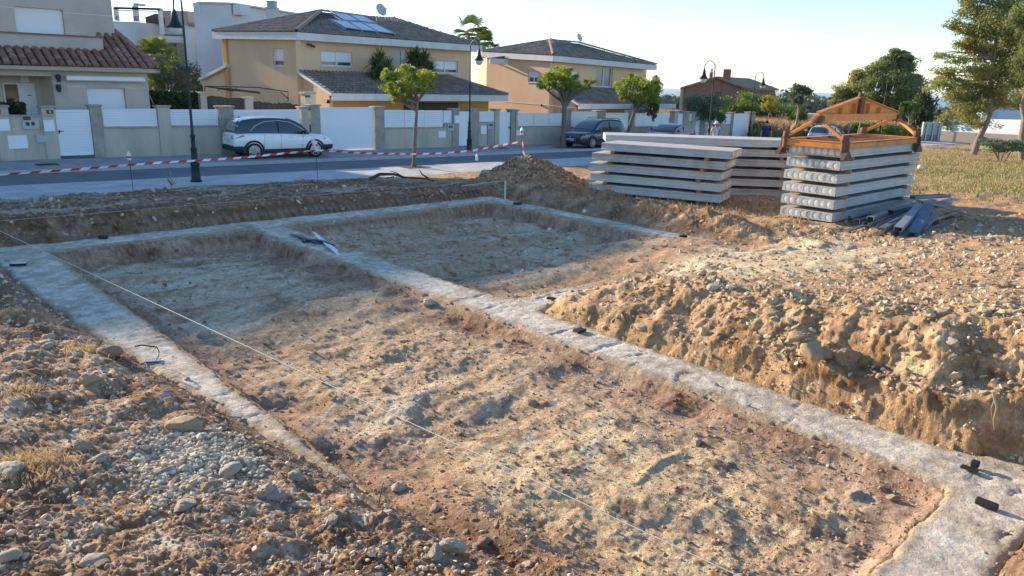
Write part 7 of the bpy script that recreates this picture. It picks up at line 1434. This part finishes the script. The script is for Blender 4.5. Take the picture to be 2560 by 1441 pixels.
p1_ = ppos(1903, 340, 47.4); mb = MB(); mb.tube([p1_+Vector((-.1, -.3, .85)), p1_+Vector((-.35, -.4, .05))], .015, 6); tag(mb.build('walking_stick', GREYM), 'thin stick held by the person in the navy T-shirt', 'stick')

# ------------------------------------------------------------------ rocks
def ico(sub):
    t = (1+5**.5)/2; V = [(-1, t, 0), (1, t, 0), (-1, -t, 0), (1, -t, 0), (0, -1, t), (0, 1, t), (0, -1, -t), (0, 1, -t), (t, 0, -1), (t, 0, 1), (-t, 0, -1), (-t, 0, 1)]
    F = [(0, 11, 5), (0, 5, 1), (0, 1, 7), (0, 7, 10), (0, 10, 11), (1, 5, 9), (5, 11, 4), (11, 10, 2), (10, 7, 6), (7, 1, 8), (3, 9, 4), (3, 4, 2), (3, 2, 6), (3, 6, 8), (3, 8, 9), (4, 9, 5), (2, 4, 11), (6, 2, 10), (8, 6, 7), (9, 8, 1)]
    V = [np.array(v)/np.linalg.norm(v) for v in V]
    for _ in range(sub):
        c = {}; F2 = []
        def m(a, b):
            k = (min(a, b), max(a, b))
            if k not in c: v = V[a]+V[b]; V.append(v/np.linalg.norm(v)); c[k] = len(V)-1
            return c[k]
        for a, b, d in F: x, y, z = m(a, b), m(b, d), m(d, a); F2 += [(a, x, z), (b, y, x), (d, z, y), (x, y, z)]
        F = F2
    return np.array(V), np.array(F)
def rock_shape(seed, sub=2, planes=13, flat=.62, rough=.05):
    g = np.random.default_rng(seed); V, F = ico(sub); n = g.normal(size=(planes, 3)); n /= np.linalg.norm(n, axis=1)[:, None]; h = .62+.4*g.random(planes)
    d = V @ n.T; r = np.where(d > .05, h/np.maximum(d, .05), 9).min(1); r = np.minimum(r, 1.15); r = r*(1+rough*g.normal(size=len(r))); V = V*r[:, None]*np.array([1, .62+.3*g.random(), flat*(.75+.5*g.random())]); return V, F
ROCKM = []
for k, (c1, c2) in enumerate((((.76, .64, .49), (.58, .46, .33)), ((.62, .54, .43), (.46, .39, .30)), ((.62, .46, .29), (.46, .32, .19)), ((.46, .32, .21), (.33, .21, .13)))): ROCKM.append(M_('limestone' if k < 2 else 'earthy stone', c1, .95, c2=c2, scale=9, detail=10, bump=.8, bscale=45, mixlo=.35, mixhi=.7))
shapes = []
for k in range(12):
    for mi in range(4):
        V, F = rock_shape(900+k, 3 if k < 6 else 2, 11+k % 5); o = link_np('rock_shape', V, F, ROCKM[mi], k % 3 != 0); shapes.append(o.data); me_ = o.data
        bpy.data.objects.remove(o)
def shp(k, mi): return shapes[(k % 12)*4+mi]
used_first = set(); NR_ = [0]
ZONES = {'L': ('stone among the rubble of the left foreground slope', 'stones of the left foreground slope'), 'C': ('stone on the crumbly slope at the bottom centre', 'stones at the bottom centre'), 'P': ('loose stone on the floor of the big pit', 'stones on the big pit floor'), 'B': ('stone on the rim of the cut bank on the right', 'stones on the right hand bank'), 'R': ('loose stone on the open ground to the right', 'stones on the open ground'), 'Q': ('loose stone on the floor of the far pit', 'stones on the far pit floor'), 'T': ('stone on the earth bank below the pavement', 'stones on the bank below the pavement'), 'H': ('stone on the slope of the spoil heap', 'stones on the spoil heap')}
def rock(s, t, size, zone, mi, k, rot=None, lab=None, sink=.32, flat=1., z=None):
    o = bpy.data.objects.new('rock', shp(k, mi)); COL.objects.link(o); zz = hz(s, t) if z is None else z
    o.location = SV(s, t, zz+size*(.5-sink)*.6); g = random.Random(NR_[0]*7+1); NR_[0] += 1
    o.rotation_euler = rot or (g.uniform(-.35, .35), g.uniform(-.35, .35), g.uniform(0, 6.28)); o.scale = (size*.5, size*.5, size*.5*flat)
    adj = {0: 'pale', 1: 'grey', 2: 'ochre', 3: 'brown'}[mi]; tag(o, lab or f'{adj} {ZONES[zone][0]}', 'rock', None if lab else f'{adj} {ZONES[zone][1]}'); return o
def rock_px(px, py, wpx, zone, mi, k, lab, zg=None, **kw):
    z = zg if zg is not None else .6
    for _ in range(6): p = P(px, py, z); s, t = st(p.x, p.y); z = hz(s, t) if zg is None else zg
    dist = math.sqrt(p.x**2+p.y**2+(CAM_H-z)**2); return rock(s, t, wpx/FPX*dist*1.1, zone, mi, k, None, lab, z=z, **kw)
for (x, y, w_, mi, k, lab) in ((1088, 1395, 52, 1, 0, 'large grey boulder at the bottom centre, leaning on a pale long stone'), (1130, 1375, 62, 0, 1, 'long pale stone behind the grey boulder at the bottom centre'), (1315, 1418, 34, 0, 2, 'pale rounded stone at the bottom, right of the grey boulder'), (1338, 1408, 30, 2, 3, 'ochre stone leaning on the pale rounded one at the bottom'), (22, 1185, 62, 0, 4, 'big pale rock at the left edge beside the dry grass'), (60, 1185, 22, 1, 5, 'small grey rock next to the big pale rock at the left edge'), (232, 955, 46, 2, 6, 'rounded ochre rock casting a shadow on the left bank'), (240, 1405, 50, 0, 7, 'pale angular rock near the bottom left corner'), (695, 1246, 44, 1, 8, 'tall grey pitted rock on the foreground slope'), (752, 1266, 44, 0, 9, 'pink pale rock right of the tall pitted rock'), (465, 1072, 70, 2, 10, 'long ochre stone at the top of the grey gravel patch'), (575, 1182, 52, 0, 11, 'broad pale stone at the lower right of the grey gravel patch'), (465, 1270, 46, 0, 2, 'pale split stone below the grey gravel patch'), (695, 1325, 44, 2, 3, 'flat ochre stone at the bottom left of centre'), (828, 1308, 36, 0, 5, 'flat pale stone on the lower slope'), (2147, 806, 62, 3, 0, 'big brown boulder on the open ground above the cut bank'), (2025, 880, 66, 2, 7, 'big ochre boulder jutting from the cut bank'), (1990, 850, 46, 2, 2, 'ochre stone above the jutting boulder of the cut bank'), (2060, 890, 44, 2, 4, 'rounded ochre stone right of the jutting boulder'), (1785, 728, 36, 0, 5, 'pale stone on the rim of the cut bank'), (1830, 722, 30, 0, 6, 'smaller pale stone right of the one on the bank rim'), (1930, 790, 48, 2, 7, 'slanting ochre slab on the upper face of the cut bank'), (2190, 660, 20, 0, 8, 'small pale stone far out on the open ground'), (1575, 655, 26, 2, 9, 'ochre stone at the left tip of the bank rim'), (510, 843, 28, 1, 3, 'upright grey stone on the floor of the big pit'), (1225, 645, 24, 1, 4, 'grey stone in the middle of the far pit'), (1075, 768, 34, 0, 6, 'pale flat stone below the middle strip'), (1330, 1010, 28, 2, 9, 'yellow stone on the pit floor'), (1356, 1012, 22, 2, 7, 'second yellow stone on the pit floor'), (965, 975, 22, 2, 8, 'small stone where the string crosses the pit'), (1215, 492, 22, 1, 1, 'grey lump at the left foot of the spoil heap'), (1310, 455, 24, 1, 9, 'blue grey lump on the face of the spoil heap'), (640, 300, 0, 0, 0, None), (265, 890, 60, 3, 10, 'long low brown stone beside the left strip'), (120, 868, 24, 1, 11, 'small grey stone near the left edge'), (1740, 1110, 26, 0, 3, 'pale stone on the pit floor near the lower strip'), (2380, 860, 30, 0, 5, 'pale stone at the top of the bank near the right edge')):
    if lab: rock_px(x, y, w_, 'P', mi, k, lab, zg={2025: .74, 1990: .82, 2060: .70, 1930: .86}.get(x))
# scattered individuals, the largest first
g = np.random.default_rng(77); cnt = 0; cand = []
while len(cand) < 1500:
    r_ = 1.8*math.exp(g.random()*2.4); a = math.radians(g.uniform(-44, 46)); X, Y = r_*math.sin(a), r_*math.cos(a); s, t = st(X, Y)
    if t > 21 or s > 26: continue
    cand.append((s, t, r_))
cs = np.array(cand); zz, dcc, iL, iR, rg, *_ = height(cs[:, 0], cs[:, 1]); clump = fbm(cs[:, 0], cs[:, 1], .8, 3, 401)
for (s, t, r_), z, dc, l, rr, rg_, cl in zip(cand, zz, dcc, iL, iR, rg, clump):
    if dc < .08 or cnt >= 262: continue
    hp_ = math.hypot((s-15.5)/2, (t-16.1)/1.6) < 1
    zone = 'H' if hp_ else 'T' if t > 14.8 and s < 14 else 'P' if l > .5 else 'Q' if rr > .5 else 'L' if s < 2.3 else 'B' if rg_ > .4 and dc < 1.4 else 'R' if s > 6.5 else 'C'
    pr = {'L': .9, 'C': .9, 'P': .10, 'Q': .15, 'B': .95, 'R': .35, 'T': .25, 'H': .6}[zone]*(1 if cl > -.1 else .35)
    if g.random() > pr: continue
    size = (.045+.085*g.random()**2.2)*(.6+.11*r_) if r_ < 9 else (.07+.10*g.random()**2)*(.8+.03*r_)
    mi = int(g.choice(4, p=[.38, .22, .26, .14])) if zone in 'LCPQR' else int(g.choice(4, p=[.2, .15, .45, .2]))
    rock(s, t, size, zone, mi, int(g.integers(0, 12)), z=z, sink=.40); cnt += 1
# small stones and clods beyond counting
def scatter(name, n, seed, smin, smax, mat, prob, label, cat, sub=0, rmax=22., r0=1.5, arange=(-46, 50), flat=.62, sh=4):
    g = np.random.default_rng(seed); base = [rock_shape(seed*31+k, sub, 6, flat, .16) for k in range(sh)]
    r_ = r0*np.exp(g.random(n*4)*math.log(rmax/r0)); a = np.radians(g.uniform(*arange, n*4)); X = r_*np.sin(a); Y = r_*np.cos(a); s, t = st(X, Y)
    z, dc, L, Rr, rg, tex, n1, n2 = height(s, t); p = prob(s, t, dc, L, Rr, rg)*(.35+1.3*np.clip(.5+1.6*fbm(s, t, 1.1, 3, seed+5), 0, 1)); k = ((dc > .03) | ((dc > -.13) & (g.random(n*4) < .16)) | ((dc > -.6) & (g.random(n*4) < .012))) & (g.random(n*4) < p) & (t < 21.8); z = np.where(dc < .015, ZC-.004, z); idx = np.nonzero(k)[0][:n]
    s, t, z, r_ = s[idx], t[idx], z[idx], r_[idx]; m_ = len(idx); size = (smin+(smax-smin)*g.random(m_)**2.5)*np.clip(.55+r_*.10, .6, 2.6); sh_ = g.integers(0, sh, m_); Vs = []; Fs = []; Ts = []; off = 0
    for j in range(sh):
        q = np.nonzero(sh_ == j)[0]; V, F = base[j]; nv = len(V); an = g.random(len(q))*6.28; ti = g.normal(size=(len(q), 2))*.35
        ca, sa = np.cos(an)[:, None], np.sin(an)[:, None]; v = V[None]*size[q][:, None, None]*.5; vx = v[..., 0]*ca-v[..., 1]*sa; vy = v[..., 0]*sa+v[..., 1]*ca; vz = v[..., 2]+vx*ti[:, :1]+vy*ti[:, 1:]
        Xq, Yq = xy(s[q], t[q]); W_ = np.stack([vx+Xq[:, None], vy+Yq[:, None], vz+(z[q]+size[q]*.08)[:, None]], -1).reshape(-1, 3); Vs.append(W_); Fs.append((F[None]+(np.arange(len(q))*nv)[:, None, None]).reshape(-1, 3)+off); off += len(W_); Ts.append(np.repeat(g.random(len(q)), len(F)))
    o = link_np(name, np.concatenate(Vs), np.concatenate(Fs), mat, False, tint=np.concatenate(Ts)); o['kind'] = 'stuff'; tag(o, label, cat); return o
GRAV = M_('pale gravel', (.42, .32, .22), .95, tint=(.82, .66, .46)); CLOD = M_('earth clods', (.23, .14, .085), .97, tint=(.50, .35, .22)); GRYG = M_('grey gravel', (.48, .40, .29), .95, tint=(.70, .59, .43)); OCHC = M_('ochre clods', (.36, .27, .15), .97, tint=(.56, .46, .27))
scatter('gravel', 19000, 11, .010, .055, GRAV, lambda s, t, dc, L, Rr, rg: (.11+.36*(s < 2.6)+.5*rg-.10*L-.06*Rr)*(1-.75*(np.hypot((s-11.3)/3.2, (t-6.0)/1.8) < 1)), 'pale small stones strewn over the dug ground', 'gravel', sub=0)
scatter('soil_clods', 14000, 12, .010, .05, CLOD, lambda s, t, dc, L, Rr, rg: .55*(1-.6*L)*(1-.5*Rr)+.25*(L*(dc < .5)), 'brown clods of broken earth', 'soil', sub=0)
scatter('clay_clods', 7000, 13, .008, .03, OCHC, lambda s, t, dc, L, Rr, rg: .5*L+.5*Rr+.35*rg, 'ochre crumbs of clay on the pit floors', 'soil', sub=0)
scatter('bank_stones', 1500, 14, .025, .085, OCHC, lambda s, t, dc, L, Rr, rg: 1.*rg*(dc > .18)*(dc < 1.5), 'lumps of ochre earth and stone on the cut bank', 'soil', sub=1, rmax=12, arange=(15, 50))
scatter('soil_grit', 30000, 16, .005, .024, CLOD, lambda s, t, dc, L, Rr, rg: .8*(1-.55*L)+.2*rg, 'fine grit and crumbs of earth near the camera', 'soil', sub=0, rmax=9.5, r0=2.2)
scatter('heap_rubble', 5000, 15, .012, .055, CLOD, lambda s, t, dc, L, Rr, rg: 1.*(np.hypot((s-15.5)/2.1, (t-16.1)/1.8) < 1), 'broken lumps of earth and stone on the spoil heap', 'rubble', sub=0, rmax=26, r0=17, arange=(-8, 12))
# grey gravel patch in the left foreground
def patch():
    g = np.random.default_rng(21); c = P(478, 1140, .55); cs_, ct_ = st(c.x, c.y); n = 2600; base = [rock_shape(60+k, 0, 6, .6, .2) for k in range(4)]; an = g.random(n)*6.28; rr = g.random(n)**.8*1.25; s = cs_+rr*np.cos(an)*.36+g.normal(size=n)*.08; t = ct_+rr*np.sin(an)*.58+g.normal(size=n)*.1
    z = height(s, t)[0]; Vs = []; Fs = []; T = []; off = 0
    for i in range(n):
        V, F = base[i % 4]; sz = .008+.042*g.random()**3.5; a = g.random()*6.28; R_ = np.array([[math.cos(a), -math.sin(a), 0], [math.sin(a), math.cos(a), 0], [0, 0, 1]]); X, Y = xy(s[i], t[i]); Vs.append(V @ R_.T*sz*.5*1.3+np.array([X, Y, z[i]+sz*.1])); Fs.append(F+off); off += len(V); T.append(np.full(len(F), g.random()))
    o = link_np('gravel_patch', np.concatenate(Vs), np.concatenate(Fs), GRYG, False, tint=np.concatenate(T)); o['kind'] = 'stuff'; tag(o, 'patch of fine grey gravel on the left foreground slope', 'gravel')
patch()

# ------------------------------------------------------------------ grass
def grass(name, n, area, h, col, col2, label, seed, w=.012, dens=None, zf=None, tuft=3):
    g = np.random.default_rng(seed); P_ = area(g, n); s, t = P_[:, 0], P_[:, 1]
    if dens is not None: k = g.random(len(s)) < dens(s, t); s, t = s[k], t[k]
    n = len(s); X, Y = xy(s, t); z = height(s, t)[0] if zf is None else zf(s, t); hh = h*(.5+.8*g.random(n)); an = g.random(n)*6.28; ln = .95*g.random(n)*hh; ww = w*(.6+.8*g.random(n))*(1+np.hypot(s, t)/40)
    dx, dy = np.cos(an), np.sin(an); a2 = g.random(n)*6.28; V = np.stack([np.stack([X-dy*ww, Y+dx*ww, z-.02], 1), np.stack([X+dy*ww, Y-dx*ww, z-.02], 1), np.stack([X+dy*ww*.6+dx*ln*.4, Y-dx*ww*.6+dy*ln*.4, z+hh*.6], 1), np.stack([X+dx*ln, Y+dy*ln, z+hh], 1)], 1).reshape(-1, 3)
    o = link_np(name, V, np.arange(4*n).reshape(n, 4), leaf_mat(name+' blades', col, col2, .3), False, tint=g.random(n)); o['kind'] = 'stuff'; tag(o, label, 'grass')
ur = lambda a, b, c, d: (lambda g, n: np.stack([g.uniform(a, b, n), g.uniform(c, d, n)], 1))
grass('dry_grass', 110000, ur(22, 62, -14, 21.5), .125, (.30, .22, .10), (.56, .44, .22), 'straw coloured grass of the field on the right', 31, .006, lambda s, t: sstep(s+.35*t*0+2.5*fbm(s, t, .15, 3, 5), 25.5, 29)*(.35+1.2*np.clip(.5+fbm(s, t, .35, 3, 77), 0, 1))*sstep(-t, -21, -17))
grass('green_weeds', 40000, ur(22, 50, -10, 16), .10, (.12, .17, .035), (.30, .32, .08), 'low green weeds through the dry field', 32, .016, lambda s, t: sstep(s+2*fbm(s, t, .2, 3, 6), 24.5, 27)*np.clip(1.8*fbm(s, t, .22, 3, 88)+.25, 0, 1))
grass('tall_dry_grass', 42000, ur(56, 82, 30, 46), 1.25, (.36, .22, .12), (.58, .40, .22), 'tall reddish dry grass beyond the end of the garden wall', 33, .014, None, lambda s, t: zst(s)+.05*(t-30)*.3-.1)
grass('verge_grass', 9000, ur(54, 84, 29.2, 31.5), .7, (.10, .14, .04), (.26, .28, .08), 'green verge in front of the tall dry grass', 34, .014, None, lambda s, t: zst(s)-.05)
def tufts(g, n):
    out = []
    for (px, py, r_, k) in ((90, 1165, .16, .45), (60, 975, .15, .12), (205, 845, .14, .18), (30, 1170, .12, .25)):
        c = P(px, py, .62); s, t = st(c.x, c.y); m_ = int(n*k); out.append(np.stack([s+g.normal(size=m_)*r_*.6, t+g.normal(size=m_)*r_], 1))
    return np.concatenate(out)
grass('straw_tufts', 1500, tufts, .055, (.42, .29, .15), (.60, .46, .26), 'tufts of bleached straw on the left bank', 35, .0012)
grass('root_fibres', 5000, ur(13.2, 17.5, 7.5, 15), .10, (.33, .20, .09), (.50, .34, .17), 'dry straw and fibres in front of the slab stacks', 36, .006, lambda s, t: np.clip(.5+1.4*fbm(s, t, .9, 3, 99), 0, 1))
grass('straw_litter', 3000, ur(-2, 2.1, 3.6, 12), .05, (.36, .22, .10), (.60, .45, .24), 'bits of straw lying on the left bank', 37, .0014, lambda s, t: np.clip(.4+1.4*fbm(s, t, .9, 3, 98), 0, 1))

# ------------------------------------------------------------------ the morning air
hm = bpy.data.materials.new('haze air'); hm.use_nodes = True; nt = hm.node_tree; nt.nodes.remove(nt.nodes['Principled BSDF'])
pv = _n(nt, 'ShaderNodeVolumePrincipled'); pv.inputs['Color'].default_value = (.86, .93, 1.0, 1); pv.inputs['Density'].default_value = .00007; pv.inputs['Anisotropy'].default_value = .35
nt.links.new(pv.outputs[0], nt.nodes['Material Output'].inputs['Volume'])
mb = MB(); mb.box((0, 0, -8.), (29600, 29600, 96)); hz_o = mb.build('haze', hm); hz_o['kind'] = 'stuff'
